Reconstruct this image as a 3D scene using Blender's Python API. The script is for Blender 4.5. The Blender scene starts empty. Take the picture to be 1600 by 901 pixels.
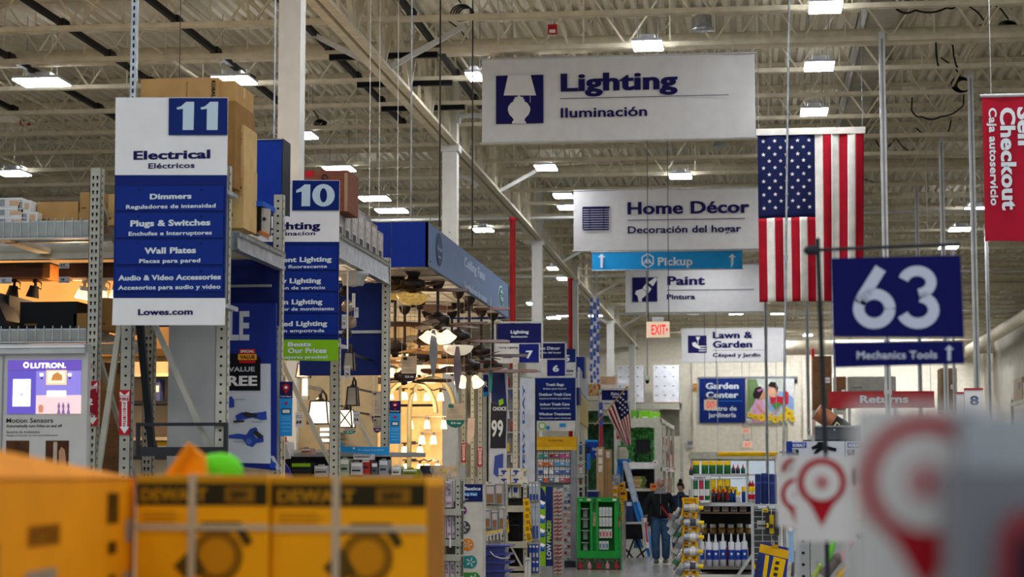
import bpy, math, random
from math import sin, cos, pi, radians as R
from mathutils import Vector, Matrix
random.seed(7)
SC = bpy.context.scene
COL = SC.collection
# ---------------------------------------------------------------- camera, world, exposure
CAM = Vector((0, 0, 1.75)); FPX = 70 / 36 * 1600
YAW = R(6.93); PIT = R(5.435)
FW = Vector((-sin(YAW) * cos(PIT), cos(YAW) * cos(PIT), sin(PIT)))
RT = Vector((cos(YAW), sin(YAW), 0)); UP = RT.cross(FW)
cd = bpy.data.cameras.new('camera'); cam = bpy.data.objects.new('camera', cd); COL.objects.link(cam)
cd.lens = 70; cd.sensor_width = 36; cd.clip_start = .05; cd.clip_end = 400
cam.location = CAM; cam.rotation_euler = (pi / 2 + PIT, 0, YAW)
cd.dof.use_dof = True; cd.dof.focus_distance = 20; cd.dof.aperture_fstop = 3.6
SC.camera = cam
wd = bpy.data.worlds.new('world'); SC.world = wd; wd.use_nodes = True
wb = wd.node_tree.nodes['Background']; wb.inputs[0].default_value = (.88, .93, 1, 1); wb.inputs[1].default_value = .8
SC.view_settings.view_transform = 'Standard'; SC.view_settings.look = 'None'
SC.view_settings.gamma = 1; SC.view_settings.use_curve_mapping = False
SC.view_settings.exposure = -.3
PANEL = 60.0          # luminance of the ceiling luminaires
WARM = 45.0           # power of the warm display lamps and added pendants
SC.cycles.max_bounces = 5; SC.cycles.diffuse_bounces = 3; SC.cycles.glossy_bounces = 2
SC.cycles.transmission_bounces = 4; SC.cycles.transparent_max_bounces = 6
SC.cycles.sample_clamp_indirect = 4; SC.cycles.caustics_reflective = False; SC.cycles.caustics_refractive = False

def W(px, py, Y):
    d = FW + RT * ((px - 800) / FPX) - UP * ((py - 450.5) / FPX)
    return CAM + d * (Y / d.y)
def WX(px, py, X):
    d = FW + RT * ((px - 800) / FPX) - UP * ((py - 450.5) / FPX)
    return CAM + d * (X / d.x)
def WZ(px, py, z):
    d = FW + RT * ((px - 800) / FPX) - UP * ((py - 450.5) / FPX)
    return CAM + d * ((z - CAM.z) / d.z)
# ---------------------------------------------------------------- materials
def lin(h):
    h = h.lstrip('#'); o = []
    for i in (0, 2, 4):
        c = int(h[i:i + 2], 16) / 255
        o.append(c / 12.92 if c <= .04045 else ((c + .055) / 1.055) ** 2.4)
    return (o[0], o[1], o[2], 1)
MC = {}
def mat(h, rough=.55, metal=0, noise=.06, ns=6, emit=0, bump=0, kind=None, trans=0, alpha=1, coat=0):
    key = (h, rough, metal, noise, ns, emit, bump, kind, trans, alpha, coat)
    if key in MC: return MC[key]
    m = bpy.data.materials.new('material_' + h.strip('#')); m.use_nodes = True
    nt = m.node_tree; b = nt.nodes['Principled BSDF']; c = lin(h)
    b.inputs['Base Color'].default_value = c; b.inputs['Roughness'].default_value = rough
    b.inputs['Metallic'].default_value = metal
    b.inputs['Specular IOR Level'].default_value = .5 if (metal or coat or trans or rough < .35) else .1
    if coat: b.inputs['Coat Weight'].default_value = coat
    if trans: b.inputs['Transmission Weight'].default_value = trans
    if alpha < 1: b.inputs['Alpha'].default_value = alpha
    if emit:
        b.inputs['Emission Color'].default_value = c; b.inputs['Emission Strength'].default_value = emit
    tc = nt.nodes.new('ShaderNodeTexCoord')
    if noise or kind:
        r = nt.nodes.new('ShaderNodeValToRGB')
        k = max(noise, .001)
        r.color_ramp.elements[0].color = tuple(max(0, x * (1 - 2 * k)) for x in c[:3]) + (1,)
        r.color_ramp.elements[1].color = tuple(min(1, x * (1 + 2 * k)) for x in c[:3]) + (1,)
        r.color_ramp.elements[0].position = .3; r.color_ramp.elements[1].position = .7
        if kind == 'wood':
            mp = nt.nodes.new('ShaderNodeMapping'); mp.inputs['Scale'].default_value = (1, 8, 14)
            n = nt.nodes.new('ShaderNodeTexNoise'); n.inputs['Scale'].default_value = 3; n.inputs['Detail'].default_value = 5
            nt.links.new(tc.outputs['Object'], mp.inputs[0]); nt.links.new(mp.outputs[0], n.inputs['Vector'])
            nt.links.new(n.outputs[0], r.inputs[0])
        else:
            n = nt.nodes.new('ShaderNodeTexNoise'); n.inputs['Scale'].default_value = ns; n.inputs['Detail'].default_value = 4
            nt.links.new(tc.outputs['Object'], n.inputs['Vector']); nt.links.new(n.outputs[0], r.inputs[0])
        out = r.outputs[0]
        if kind == 'block':
            br = nt.nodes.new('ShaderNodeTexBrick'); br.inputs['Scale'].default_value = 1
            br.inputs['Brick Width'].default_value = .4; br.inputs['Row Height'].default_value = .2
            br.inputs['Mortar Size'].default_value = .006
            sep = nt.nodes.new('ShaderNodeSeparateXYZ'); cmb = nt.nodes.new('ShaderNodeCombineXYZ')
            nt.links.new(tc.outputs['Object'], sep.inputs[0]); nt.links.new(sep.outputs[0], cmb.inputs[0])
            nt.links.new(sep.outputs[2], cmb.inputs[1]); nt.links.new(cmb.outputs[0], br.inputs['Vector'])
            nt.links.new(out, br.inputs['Color1']); nt.links.new(out, br.inputs['Color2'])
            br.inputs['Mortar'].default_value = tuple(x * .92 for x in c[:3]) + (1,)
            out = br.outputs[0]
        nt.links.new(out, b.inputs['Base Color'])
        if bump:
            bp = nt.nodes.new('ShaderNodeBump'); bp.inputs['Strength'].default_value = bump; bp.inputs['Distance'].default_value = .01
            nt.links.new(n.outputs[0], bp.inputs['Height']); nt.links.new(bp.outputs[0], b.inputs['Normal'])
    MC[key] = m
    return m
CREAM = mat('#dad0b4', .6); DECK = mat('#e4dcc4', .6, noise=.03); STEELW = mat('#d2d2cb', .5)
NAVY = mat('#10235f', .5, noise=.03); BLUE = mat('#15328a', .45, noise=.03); DNAVY = mat('#17225c', .55)
WHITE = mat('#e4e3e0', .5, noise=.02); OFFW = mat('#d5d3c9', .6); LETW = mat('#d3dde0', .5, noise=0)
BLACK = mat('#141416', .5); CHAR = mat('#303236', .5); GREY = mat('#8b8e8f', .5); LGREY = mat('#b8bab8', .5)
RACK = mat('#b4b2a2', .45); RACKG = mat('#a09e90', .45, .2); GALV = mat('#a9b0b3', .32, .75, noise=.15, ns=12)
HOLE = mat('#1a1a18', .9, noise=0); KRAFT = mat('#b08a55', .75); KRAFTD = mat('#8f6a3b', .75); KRAFTL = mat('#c6a56d', .75)
RED = mat('#b4202c', .5); FLAGR = mat('#a01224', .7); FLAGW = mat('#e2ddd2', .7); FLAGB = mat('#151d45', .7)
YEL = mat('#e9b80c', .4); ORG = mat('#ee9a12', .55, noise=.04); GREEN = mat('#2f9a3c', .5); LIME = mat('#86bd24', .5)
SKY = mat('#2b92d4', .5); BRONZE = mat('#2a211c', .4, .4); WOODD = mat('#4b2f20', .5, kind='wood', noise=.2)
FANB = mat('#5a3a28', .5, kind='wood', noise=.15); TAN = mat('#d9c19a', .6); PINK = mat('#d8c8c8', .6)
# ---------------------------------------------------------------- mesh builder
TXT = {}
def text_geo(s, off):
    off = min(off, .02 if any(c in s for c in 'éíóÉ') else .027)
    k = (s, off)
    if k in TXT: return TXT[k]
    cu = bpy.data.curves.new('t', 'FONT'); cu.body = s; cu.size = 1; cu.offset = off; cu.resolution_u = 3; cu.space_character = 1 + off * 1.6
    ob = bpy.data.objects.new('t', cu)
    me = bpy.data.meshes.new_from_object(ob)
    vs = [v.co.copy() for v in me.vertices]; fs = [tuple(p.vertices) for p in me.polygons]
    bpy.data.meshes.remove(me); bpy.data.objects.remove(ob); bpy.data.curves.remove(cu)
    TXT[k] = (vs, fs)
    return TXT[k]
RM = {}      # root matrices
class MB:
    def __init__(s): s.v = []; s.f = []; s.m = []; s.mats = []; s.smooth = set()
    def mi(s, m):
        if m not in s.mats: s.mats.append(m)
        return s.mats.index(m)
    def add(s, vs, fs, m, smooth=False):
        o = len(s.v); s.v += [Vector(p) for p in vs]; k = s.mi(m)
        for f in fs:
            if smooth: s.smooth.add(len(s.f))
            s.f.append(tuple(i + o for i in f)); s.m.append(k)
        return s
    def box(s, x0, x1, y0, y1, z0, z1, m, M=None):
        vs = [Vector(p) for p in ((x0, y0, z0), (x1, y0, z0), (x1, y1, z0), (x0, y1, z0), (x0, y0, z1), (x1, y0, z1), (x1, y1, z1), (x0, y1, z1))]
        if M: vs = [M @ p for p in vs]
        return s.add(vs, [(0, 3, 2, 1), (4, 5, 6, 7), (0, 1, 5, 4), (1, 2, 6, 5), (2, 3, 7, 6), (3, 0, 4, 7)], m)
    def pb(s, x0, y0, x1, y1, Y, d, m):
        """box given by the photograph's edges on the plane y = Y, depth d behind it"""
        a = W(x0, (y0 + y1) / 2, Y).x; b = W(x1, (y0 + y1) / 2, Y).x
        t = W((x0 + x1) / 2, y0, Y).z; u = W((x0 + x1) / 2, y1, Y).z
        return s.box(a, b, Y, Y + d, u, t, m)
    def bar(s, p, q, w, h, m, up=(0, 0, 1)):
        p = Vector(p); q = Vector(q); d = (q - p); L = d.length
        if L < 1e-6: return s
        d.normalize(); u = Vector(up)
        if abs(d.dot(u)) > .98: u = Vector((0, 1, 0))
        a = d.cross(u).normalized(); u = a.cross(d)
        vs = [p + a * (i * w / 2) + u * (j * h / 2) + d * (k * L) for k in (0, 1) for i, j in ((-1, -1), (1, -1), (1, 1), (-1, 1))]
        return s.add(vs, [(0, 1, 2, 3), (7, 6, 5, 4), (0, 4, 5, 1), (1, 5, 6, 2), (2, 6, 7, 3), (3, 7, 4, 0)], m)
    def cyl(s, p, q, r0, m, r1=None, n=12, caps=True, smooth=True):
        if r1 is None: r1 = r0
        p = Vector(p); q = Vector(q); d = (q - p).normalized()
        u = Vector((0, 0, 1)) if abs(d.z) < .9 else Vector((1, 0, 0))
        a = d.cross(u).normalized(); b = d.cross(a)
        vs = [p + (a * cos(2 * pi * i / n) + b * sin(2 * pi * i / n)) * r0 for i in range(n)] + [q + (a * cos(2 * pi * i / n) + b * sin(2 * pi * i / n)) * r1 for i in range(n)]
        s.add(vs, [(i, (i + 1) % n, n + (i + 1) % n, n + i) for i in range(n)], m, smooth)
        if caps: s.add(vs, [tuple(range(n))[::-1], tuple(range(n, 2 * n))], m)
        return s
    def lathe(s, prof, c, m, n=20, sx=1, sy=1, M=None):
        c = Vector(c); vs = []
        for r, z in prof:
            for i in range(n):
                p = Vector((r * cos(2 * pi * i / n) * sx, r * sin(2 * pi * i / n) * sy, z))
                vs.append(c + (M @ p if M else p))
        k = len(prof); fs = [(j * n + i, j * n + (i + 1) % n, (j + 1) * n + (i + 1) % n, (j + 1) * n + i) for j in range(k - 1) for i in range(n)]
        return s.add(vs, fs, m, True)
    def ball(s, c, r, m, sx=1, sy=1, sz=1, n=14):
        return s.lathe([(r * sin(pi * j / 8) + 1e-5, -r * cos(pi * j / 8) * sz) for j in range(9)], c, m, n, sx, sy)
    def tube(s, pts, r, m, n=8):
        pts = [Vector(p) for p in pts]; vs = []
        for i, p in enumerate(pts):
            d = (pts[min(i + 1, len(pts) - 1)] - pts[max(i - 1, 0)]).normalized()
            u = Vector((0, 0, 1)) if abs(d.z) < .9 else Vector((1, 0, 0))
            a = d.cross(u).normalized(); b = d.cross(a)
            vs += [p + (a * cos(2 * pi * k / n) + b * sin(2 * pi * k / n)) * r for k in range(n)]
        fs = [(i * n + k, i * n + (k + 1) % n, (i + 1) * n + (k + 1) % n, (i + 1) * n + k) for i in range(len(pts) - 1) for k in range(n)]
        return s.add(vs, fs, m, True)
    def plate(s, poly, m, th=.003, O=None, ux=Vector((1, 0, 0)), uz=Vector((0, 0, 1))):
        """flat polygon (list of 2D) extruded th towards the viewer; O origin"""
        nrm = ux.cross(uz).normalized()          # for x,z gives -y : towards the viewer
        O = Vector(O) if O is not None else Vector((0, 0, 0)); n = len(poly)
        vs = [O + ux * a + uz * b for a, b in poly]; vs += [p + nrm * th for p in vs]
        fs = [tuple(range(n, 2 * n))] + [(i, (i + 1) % n, n + (i + 1) % n, n + i) for i in range(n)]
        return s.add(vs, fs, m)
    def pp(s, poly, Y, m, th=.004):
        """polygon given by photograph points on the plane y = Y"""
        pts = [W(a, b, Y) for a, b in poly]
        if sum(pts[i].x * pts[(i + 1) % len(pts)].z - pts[(i + 1) % len(pts)].x * pts[i].z for i in range(len(pts))) < 0: pts.reverse()
        return s.plate([(p.x, p.z) for p in pts], m, th, (0, Y, 0))
    def disc(s, px, py, rpx, Y, m, th=.004, n=20, k=1):
        c = W(px, py, Y); r = rpx * Y / FPX
        return s.plate([(r * cos(2 * pi * i / n), r * k * sin(2 * pi * i / n)) for i in range(n)], m, th, c)
    def text(s, t, O, ux, uz, w, h, m, off=.03, th=.002):
        """text with lower left corner of the baseline at O, width w, cap height h"""
        vs, fs = text_geo(t, off)
        if not vs: return s
        H = [v.y for v in text_geo('H', off)[0]]; ch = max(H) - min(H)
        x0 = min(v.x for v in vs); x1 = max(v.x for v in vs); O = Vector(O)
        nrm = ux.cross(uz).normalized()
        sx = w / (x1 - x0); sy = h / ch
        for k in ((-1, 1) if off >= .03 else (0,)):
            q = k * (.017 if off >= .04 else .006)
            s.add([O + ux * ((v.x - x0 + q) * sx) + uz * (v.y * sy) + nrm * (th + (.0004 if k > 0 else 0) * max(1, w * 2)) for v in vs], fs, m)
        return s
    def tp(s, t, x0, x1, yb, hp, Y, m, off=.03, th=.002, yb1=None):
        """text placed by photograph points on plane y = Y: from x0 to x1, baseline yb, cap height hp px"""
        a = W(x0, yb, Y); b = W(x1, yb, Y)
        return s.text(t, (a.x, Y, W((x0 + x1) / 2, yb, Y).z), Vector((1, 0, 0)), Vector((0, 0, 1)), b.x - a.x, hp * Y / FPX, m, off, th)
    def build(s, name, parent=None, label=None, cat=None, group=None, kind=None, base=None, bevel=0):
        vs = s.v
        if not vs: return None
        if parent is not None and parent.name in RM:
            inv = RM[parent.name].inverted(); loc = None
            vs = [inv @ v for v in vs]
        elif parent is None:
            lo = Vector([min(v[i] for v in vs) for i in range(3)]); hi = Vector([max(v[i] for v in vs) for i in range(3)])
            loc = base or Vector(((lo.x + hi.x) / 2, (lo.y + hi.y) / 2, lo.z)); vs = [v - loc for v in vs]
        me = bpy.data.meshes.new(name); me.from_pydata([tuple(v) for v in vs], [], s.f)
        for m in s.mats: me.materials.append(m)
        me.polygons.foreach_set('material_index', s.m)
        me.polygons.foreach_set('use_smooth', [i in s.smooth for i in range(len(s.f))])
        me.update()
        ob = bpy.data.objects.new(name, me); COL.objects.link(ob)
        if parent is not None: ob.parent = parent; RM[ob.name] = RM.get(parent.name, Matrix())
        else: ob.location = loc; RM[ob.name] = Matrix.Translation(loc)
        if bevel:
            bv = ob.modifiers.new('bevel', 'BEVEL'); bv.width = bevel; bv.segments = 2; bv.limit_method = 'ANGLE'
        tag(ob, label, cat, group, kind)
        return ob
def tag(o, label=None, cat=None, group=None, kind=None):
    if label: o['label'] = label
    if cat: o['category'] = cat
    if group: o['group'] = group
    if kind: o['kind'] = kind
    return o
def thing(name, label, cat, loc=(0, 0, 0), rz=0, group=None):
    o = bpy.data.objects.new(name, None); COL.objects.link(o); o.location = loc; o.rotation_euler = (0, 0, rz); o.empty_display_size = .1
    RM[o.name] = Matrix.Translation(Vector(loc)) @ Matrix.Rotation(rz, 4, 'Z')
    return tag(o, label, cat, group)
def dup(root, loc, rz=0, label=None, group=None, sc=None):
    r = root.copy(); COL.objects.link(r); r.location = loc; r.rotation_euler = (0, 0, rz)
    if sc: r.scale = sc
    if label: r['label'] = label
    if group: r['group'] = group
    for ch in list(root.children):
        c = ch.copy(); COL.objects.link(c); c.parent = r
        for g in list(ch.children):
            d = g.copy(); COL.objects.link(d); d.parent = c
    return r
def struct(mb, name, kind='structure'):
    return mb.build(name, kind='structure')
X3 = Vector((1, 0, 0)); Y3 = Vector((0, 1, 0)); Z3 = Vector((0, 0, 1))
# ================================================================ THE SETTING
YB = 88.0; XL = -34.0; XR = 9.9; ZD = 8.9
m = MB(); m.box(XL, XR, -4, YB, -.1, 0, mat('#8f8d86', .22, noise=.12, ns=1.5)); struct(m, 'floor')
m = MB(); z = ZD; x = XL; prof = []
while x < XR:
    prof += [(x, z), (x + .07, z), (x + .1, z + .075), (x + .17, z + .075)]; x += .2
prof.append((x, z))
vs = []; fs = []
for (a, b) in prof: vs += [(a, 12, b), (a, YB + .1, b)]
for i in range(len(prof) - 1): fs.append((2 * i, 2 * i + 1, 2 * i + 3, 2 * i + 2))
m.add(vs, fs, DECK); m.box(XL, XR + .3, 12, YB + .1, z + .08, z + .2, DECK); struct(m, 'ceiling')
# back wall with the opening of the garden doors
m = MB(); WALL = mat('#e9e2cc', .75, noise=.04, kind='block'); dx0 = W(1080, 716, YB).x; dx1 = W(1212, 716, YB).x; dz = W(1150, 716, YB).z
m.box(XL, dx0, YB, YB + .3, 0, ZD, WALL); m.box(dx1, XR + .3, YB, YB + .3, 0, ZD, WALL); m.box(dx0, dx1, YB, YB + .3, dz, ZD, WALL)
struct(m, 'wall_back')
m = MB(); m.box(XR, XR + .3, 20, YB, 0, ZD, mat('#aaa596', .8, noise=.05, ns=2)); struct(m, 'wall_right')
m = MB(); m.box(XL - .3, XL, 12, YB, 0, ZD, mat('#bdb59c', .8, noise=.05, ns=2)); struct(m, 'wall_left')
m = MB(); m.box(XL, dx0, YB - .04, YB, 0, .12, GREY); struct(m, 'baseboard_back')
# glazed sliding doors
d1 = MB(); n = 3; w = (dx1 - dx0) / n
for i in range(n + 1): d1.box(dx0 + i * w - .05, dx0 + i * w + .05, YB + .05, YB + .15, 0, dz, RACK)
d1.box(dx0, dx1, YB + .05, YB + .15, dz - .1, dz, RACK); d1.box(dx0, dx1, YB + .05, YB + .15, dz - .75, dz - .68, RACK); d1.box(dx0, dx1, YB + .05, YB + .15, 0, .15, RACK)
dr = struct(d1, 'door_1')
g = MB()
for i in range(n): g.box(dx0 + i * w + .05, dx0 + (i + 1) * w - .05, YB + .09, YB + .1, .15, dz - .1, mat('#dfe9ee', .02, noise=0, trans=1))
g.build('glass_pane', dr)
m = MB(); a = W(1079, 706, YB); b = W(1214, 717, YB); m.box(a.x, b.x, YB - .12, YB, b.z, a.z, RACK); struct(m, 'trim_1')
# garden side wash outside the doors
m = MB(); m.box(-25, 25, YB + .3, YB + 40, -.2, -.1, mat('#8e9a88', .9)); m.build('ground', kind='structure')
# wall stiffener posts
for i, px in enumerate((1084, 1232, 1256)):
    m = MB(); a = W(px, 600, YB).x; m.box(a - .06, a + .06, YB - .1, YB, 3.2 if i == 0 else 0, ZD, WALL); struct(m, 'trim_%d' % (i + 2))
# joists
jm = MB(); z0 = 7.93
for zz, h in ((z0, .065), (ZD - .05, .08)):
    jm.box(XL, XR, -.06, -.012, zz - h / 2, zz + h / 2, CREAM); jm.box(XL, XR, .012, .06, zz - h / 2, zz + h / 2, CREAM)
x = XL; k = 0
while x < XR - .7:
    a, b = ((z0, ZD - .05) if k % 2 == 0 else (ZD - .05, z0)); jm.bar((x, 0, a), (x + .62, 0, b), .028, .028, CREAM)
    if k % 2 == 1: jm.bar((x, 0, z0), (x, 0, ZD), .022, .022, CREAM)
    x += .62; k += 1
j0 = jm.build('ceiling_joist', kind='structure', base=Vector((0, 0, 0)))
JY = [22.05 + 2.03 * i for i in range(33)]
for i, y in enumerate(JY):
    o = j0 if i == 0 else j0.copy()
    if i: COL.objects.link(o)
    o.location = (0, y, 0)
# bridging lines between joists (thin rods along y)
m = MB()
for xx in (-30, -26, -22, -18, -14.5, -11.8, -8.6, -2.6, .3, 3.2, 6.2): m.bar((xx, 22, z0 + .05), (xx, YB - .1, z0 + .05), .03, .03, CREAM); m.bar((xx + .3, 22, ZD - .12), (xx + .3, YB - .1, ZD - .12), .03, .03, CREAM)
struct(m, 'joist_bridging')
# joist girders along the columns
CY = [21.6, 33.4, 47.2, 56.8, 71.5, 84.4]; CX = -5.12
def girder(X):
    m = MB(); zb = 7.48; zt = ZD - .16
    for s in (-1, 1):
        m.box(X + s * .085 - .06, X + s * .085 + .06, 20, YB, zb - .07, zb - .045, CREAM); m.box(X + s * .03 - .012, X + s * .03 + .012, 20, YB, zb - .05, zb + .1, CREAM)
        m.box(X + s * .085 - .06, X + s * .085 + .06, 20, YB, zt, zt + .03, CREAM); m.box(X + s * .03 - .012, X + s * .03 + .012, 20, YB, zt - .12, zt, CREAM)
    y = 20.; k = 0
    while y < YB - 1.1:
        a, b = ((zb, zt) if k % 2 else (zt, zb)); m.bar((X, y, a), (X, y + 1.015, b), .07, .055, CREAM)
        m.bar((X, y, zb), (X, y, zt), .045, .045, CREAM); y += 1.015; k += 1
    return struct(m, 'roof_girder')
for X in (CX, -19.0): girder(X)
# knee braces to the girder
for y in (27.2, 39.4, 52.6, 62.9, 76.0):
    for s in (-1, 1):
        m = MB(); m.bar((CX, y, 7.45), (CX + s * 1.15, y, 7.45 + .62), .07, .07, STEELW); struct(m, 'girder_brace')
# steel columns
def column(X, y, w=.25):
    m = MB(); m.box(X - w / 2, X + w / 2, y - w / 2, y + w / 2, 0, ZD - .1, mat('#d6d4ca', .55, noise=.03))
    m.box(X - .2, X + .2, y - .2, y + .2, 0, .02, GREY); m.box(X - w / 2 - .04, X + w / 2 + .04, y - .16, y + .16, 7.3, 7.42, STEELW)
    m.box(X + w / 2, X + .55, y - .03, y + .03, 7.9, 7.98, STEELW); m.box(X + w / 2, X + w / 2 + .04, y - .12, y + .12, 7.8, 8.08, STEELW)
    return struct(m, 'steel_column')
for y in CY: column(CX, y)
for y in (45, 57, 69, 81): column(-19.0, y)
column(9.6, 60)
# pipes and ducts
for (y, z, r) in ((29.05, 8.16, .13), (41.3, 8.2, .1), (55.5, 8.2, .12), (67.6, 8.15, .14)):
    m = MB(); m.cyl((XL, y, z), (XR, y, z), r, CREAM, n=16); struct(m, 'sprinkler_main')
m = MB(); m.cyl((-2, 84.5, 7.2), (XR, 84.5, 7.2), .3, CREAM, n=20); m.cyl((-2, 84.5, 7.2), (-2, 84.5, 7.5), .3, CREAM, n=20); struct(m, 'round_duct')
m = MB(); m.cyl((8.9, 44, 7.05), (8.9, YB, 7.05), .22, CREAM, n=18); struct(m, 'round_duct')
m = MB(); m.box(1.72, 2.2, 14, YB, 8.62, 8.86, mat('#a49d8a', .6)); m.box(1.68, 1.72, 14, YB, 8.56, 8.86, STEELW); struct(m, 'flat_duct')
for y in (45.5, 59, 73): 
    m = MB(); m.cyl((XL, y, 7.75), (XR, y, 7.75), .035, STEELW, n=8); struct(m, 'cable_conduit')
# high bay luminaires
LIGHTS = [(65, 130, 78), (366, 127, 62), (20, 272, 46), (478, 213, 30), (530, 265, 46), (585, 311, 46), (612, 330, 48), (1012, 73, 48), (1290, 13, 52),
          (1280, 105, 46), (1272, 176, 42), (853, 263, 33), (1063, 260, 36), (880, 307, 30), (887, 325, 30), (1112, 391, 28), (868, 420, 24), (883, 436, 24),
          (1560, 296, 34), (1523, 328, 32), (1500, 359, 32), (1482, 387, 28), (833, 475, 18), (865, 497, 20), (742, 121, 24), (1262, 236, 38), (1230, 425, 22), (1120, 470, 20), (1262, 524, 14), (755, 360, 30)]
wl = ['over the aisle %s sign' % 'eleven']
LOC = ['above the far left top shelf boxes', 'beside the top carton behind the aisle 11 sign', 'at the left edge above the wrapped packs', 'right of the tall near column', 'above the aisle 10 sign corner',
       'above the grey fixture cartons', 'just over the blue fan canopy', 'directly above the word Lighting on the banner', 'at the top edge over the flag', 'second above the flag', 'nearest above the flag',
       'left of the white knee brace under the Lighting banner', 'centred under the Lighting banner', 'upper one left of the Home Decor banner', 'lower one left of the Home Decor banner', 'peeking under the Home Decor banner',
       'upper one behind the second column', 'lower one behind the second column', 'beside the red checkout banner, highest', 'beside the red checkout banner, second', 'beside the red checkout banner, third',
       'beside the red checkout banner, lowest', 'above the aisle 7 sign', 'between the two red pipes', 'touching the left edge of the Lighting banner', 'behind the top of the flag', 'behind the flag stripes', 'behind the Paint banner', 'far away right of the Lawn banner', 'behind the third column gap']
HOUS = mat('#c8cacc', .4)
for i, (px, py, wp) in enumerate(LIGHTS):
    p = WZ(px, py, 7.84); w = wp * p.y / FPX
    if i == 12: p = WZ(px, py, 7.84) + (WZ(px, py, 7.84) - CAM) * .035; p.z = 7.84
    t = thing('ceiling_light', 'white rectangular ceiling light ' + LOC[i], 'light', (p.x, p.y, 7.84), 0, 'rectangular warehouse ceiling lights')
    h = MB(); h.box(p.x - w / 2, p.x + w / 2, p.y - .32, p.y + .32, 7.86, 7.9, HOUS); h.box(p.x - w / 4, p.x + w / 4, p.y - .15, p.y + .15, 7.9, 7.99, HOUS)
    for s in (-1, 1): h.cyl((p.x + s * w / 3, p.y, 7.9), (p.x + s * w / 3, p.y, ZD), .006, GREY, n=5)
    h.build('housing', t)
    e = MB(); k = 3
    for q in range(k): e.box(p.x - w / 2 + q * w / k + .008, p.x - w / 2 + (q + 1) * w / k - .008, p.y - .3, p.y + .3, 7.84, 7.86, mat('#f4f6ff', emit=PANEL, noise=0))
    for s in (-1, 1): e.box(p.x + s * w / 2.6 - .02, p.x + s * w / 2.6 + .02, p.y - .2, p.y + .2, 7.9, 7.91, mat('#f4f6ff', emit=PANEL * .6, noise=0))
    e.build('diffuser', t)
# luminaires added for brightness, behind banners and signs and above the near aisle
HID = [(px, py) for py in (105, 145, 190) for px in (800, 960, 1120)] + [(px, py) for py in (382,) for px in (960, 1120)] + [(px, py) for py in (430, 455, 476) for px in (1000, 1060, 1120, 1175)] + [(px, py) for py in (420, 450, 480, 505) for px in (1330, 1400, 1470)] + [(px, py) for py in (370, 420, 460, 490, 515) for px in (60, 230, 330, 480)] + [(px, 519) for px in (1080, 1105, 1130, 1155, 1180, 1210, 1320, 1360, 1400, 1440, 1480)] + [(1085, 490), (1150, 490), (1215, 490)] + [(px, 493) for px in (700, 780, 880, 930)]
for (px, py) in HID:  # extra lamps tucked out of view to brighten the far hall
    q = WZ(px, py, 7.84); x, y = q.x, q.y
    t = thing('ceiling_light', 'added far white rectangular ceiling light mostly hidden behind the banners and signs', 'light', (x, y, 7.84), 0, 'added far ceiling lights behind banners and signs')
    h = MB(); h.box(x - .26, x + .26, y - .32, y + .32, 7.86, 7.9, HOUS); h.cyl((x, y, 7.9), (x, y, ZD), .006, GREY, n=5); h.build('housing', t)
    e = MB(); e.box(x - .25, x + .25, y - .3, y + .3, 7.84, 7.86, mat('#f4f6ff', emit=PANEL * (.5 if py < 400 else .8 if py < 500 else 1.8), noise=0)); e.build('diffuser', t)
k = 0
for y in (2, 8, 14, 17.5, 21.5):  # unseen rows added overhead to light the near banners and signs
    for x in (-9.5, -3.2, 2.5, 8):
        t = thing('ceiling_light', 'added unseen white rectangular ceiling light over the near part of the aisle', 'light', (x, y, 7.84), 0, 'added unseen ceiling lights over the near aisle')
        h = MB(); h.box(x - .35, x + .35, y - .32, y + .32, 7.86, 7.9, HOUS); h.cyl((x, y, 7.9), (x, y, ZD), .006, GREY, n=5); h.build('housing', t)
        e = MB(); e.box(x - .34, x + .34, y - .3, y + .3, 7.84, 7.86, mat('#f4f6ff', emit=PANEL, noise=0)); e.build('diffuser', t)
# black power tracks under the joists, upper left
for i, (X, ya, yb_) in enumerate(((-12.5, 22, 32.3), (-11.0, 22, 34.3), (-9.45, 22, 32), (-7.83, 22, 33.5), (-6.12, 22, 34.2), (-4.55, 22, 33.0))):
    m = MB(); z = 8.02; y = ya; m.box(X - .035, X + .035, ya, yb_, z - .05 + .0, z + .03, BLACK)
    while y < yb_: m.box(X - .05, X + .05, y, y + .25, z - .07, z + .05, BLACK); y += 2.03
    m.build('power_track', label='black power track on the ceiling, number %s from the left wall side' % ('one two three four five six'.split()[i]), cat='power track', group='black power tracks under the ceiling')
for i, y in enumerate((28.1, 30.15, 32.2)):
    m = MB(); m.box(-6.1, -4.5 - .1 * i, y - .04, y + .04, 7.82, 7.9, BLACK); m.build('cross_track', label='black cross track between power tracks, %s row' % ('nearest', 'middle', 'farthest')[i], cat='power track', group='black cross tracks beside the girder')
def coil(px, py, rp, Y, i, col, tilt=0):
    c = W(px, py, Y); r = rp * Y / FPX; m = MB()
    for k in range(4):
        rr = r * (1 - .07 * k); m.tube([(c.x + rr * cos(2 * pi * j / 24) + .02 * k, c.y + .03 * k + .1 * sin(2 * pi * j / 24), c.z + rr * sin(2 * pi * j / 24)) for j in range(25)], .012, col, 6)
    m.tube([(c.x, c.y, c.z + r), (c.x - .1, c.y, c.z + r + .15), (c.x - .3, c.y, c.z + r + .1 + .2)], .012, col, 6)
    m.build('cable_coil', label=i, cat='cable')
coil(729, 75, 15, 29.8, 'grey cable coil hanging left of the Lighting banner', CHAR); coil(720, 20, 16, 28.4, 'cable coil near the top left of the Lighting banner', CHAR)
coil(1501, 132, 14, 32, 'black cable coil left of the red checkout banner', BLACK); coil(1540, 48, 13, 29, 'black cable coil above the red checkout banner, left one', BLACK); coil(1576, 46, 16, 29, 'black cable coil above the red checkout banner, right one', BLACK)
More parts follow.
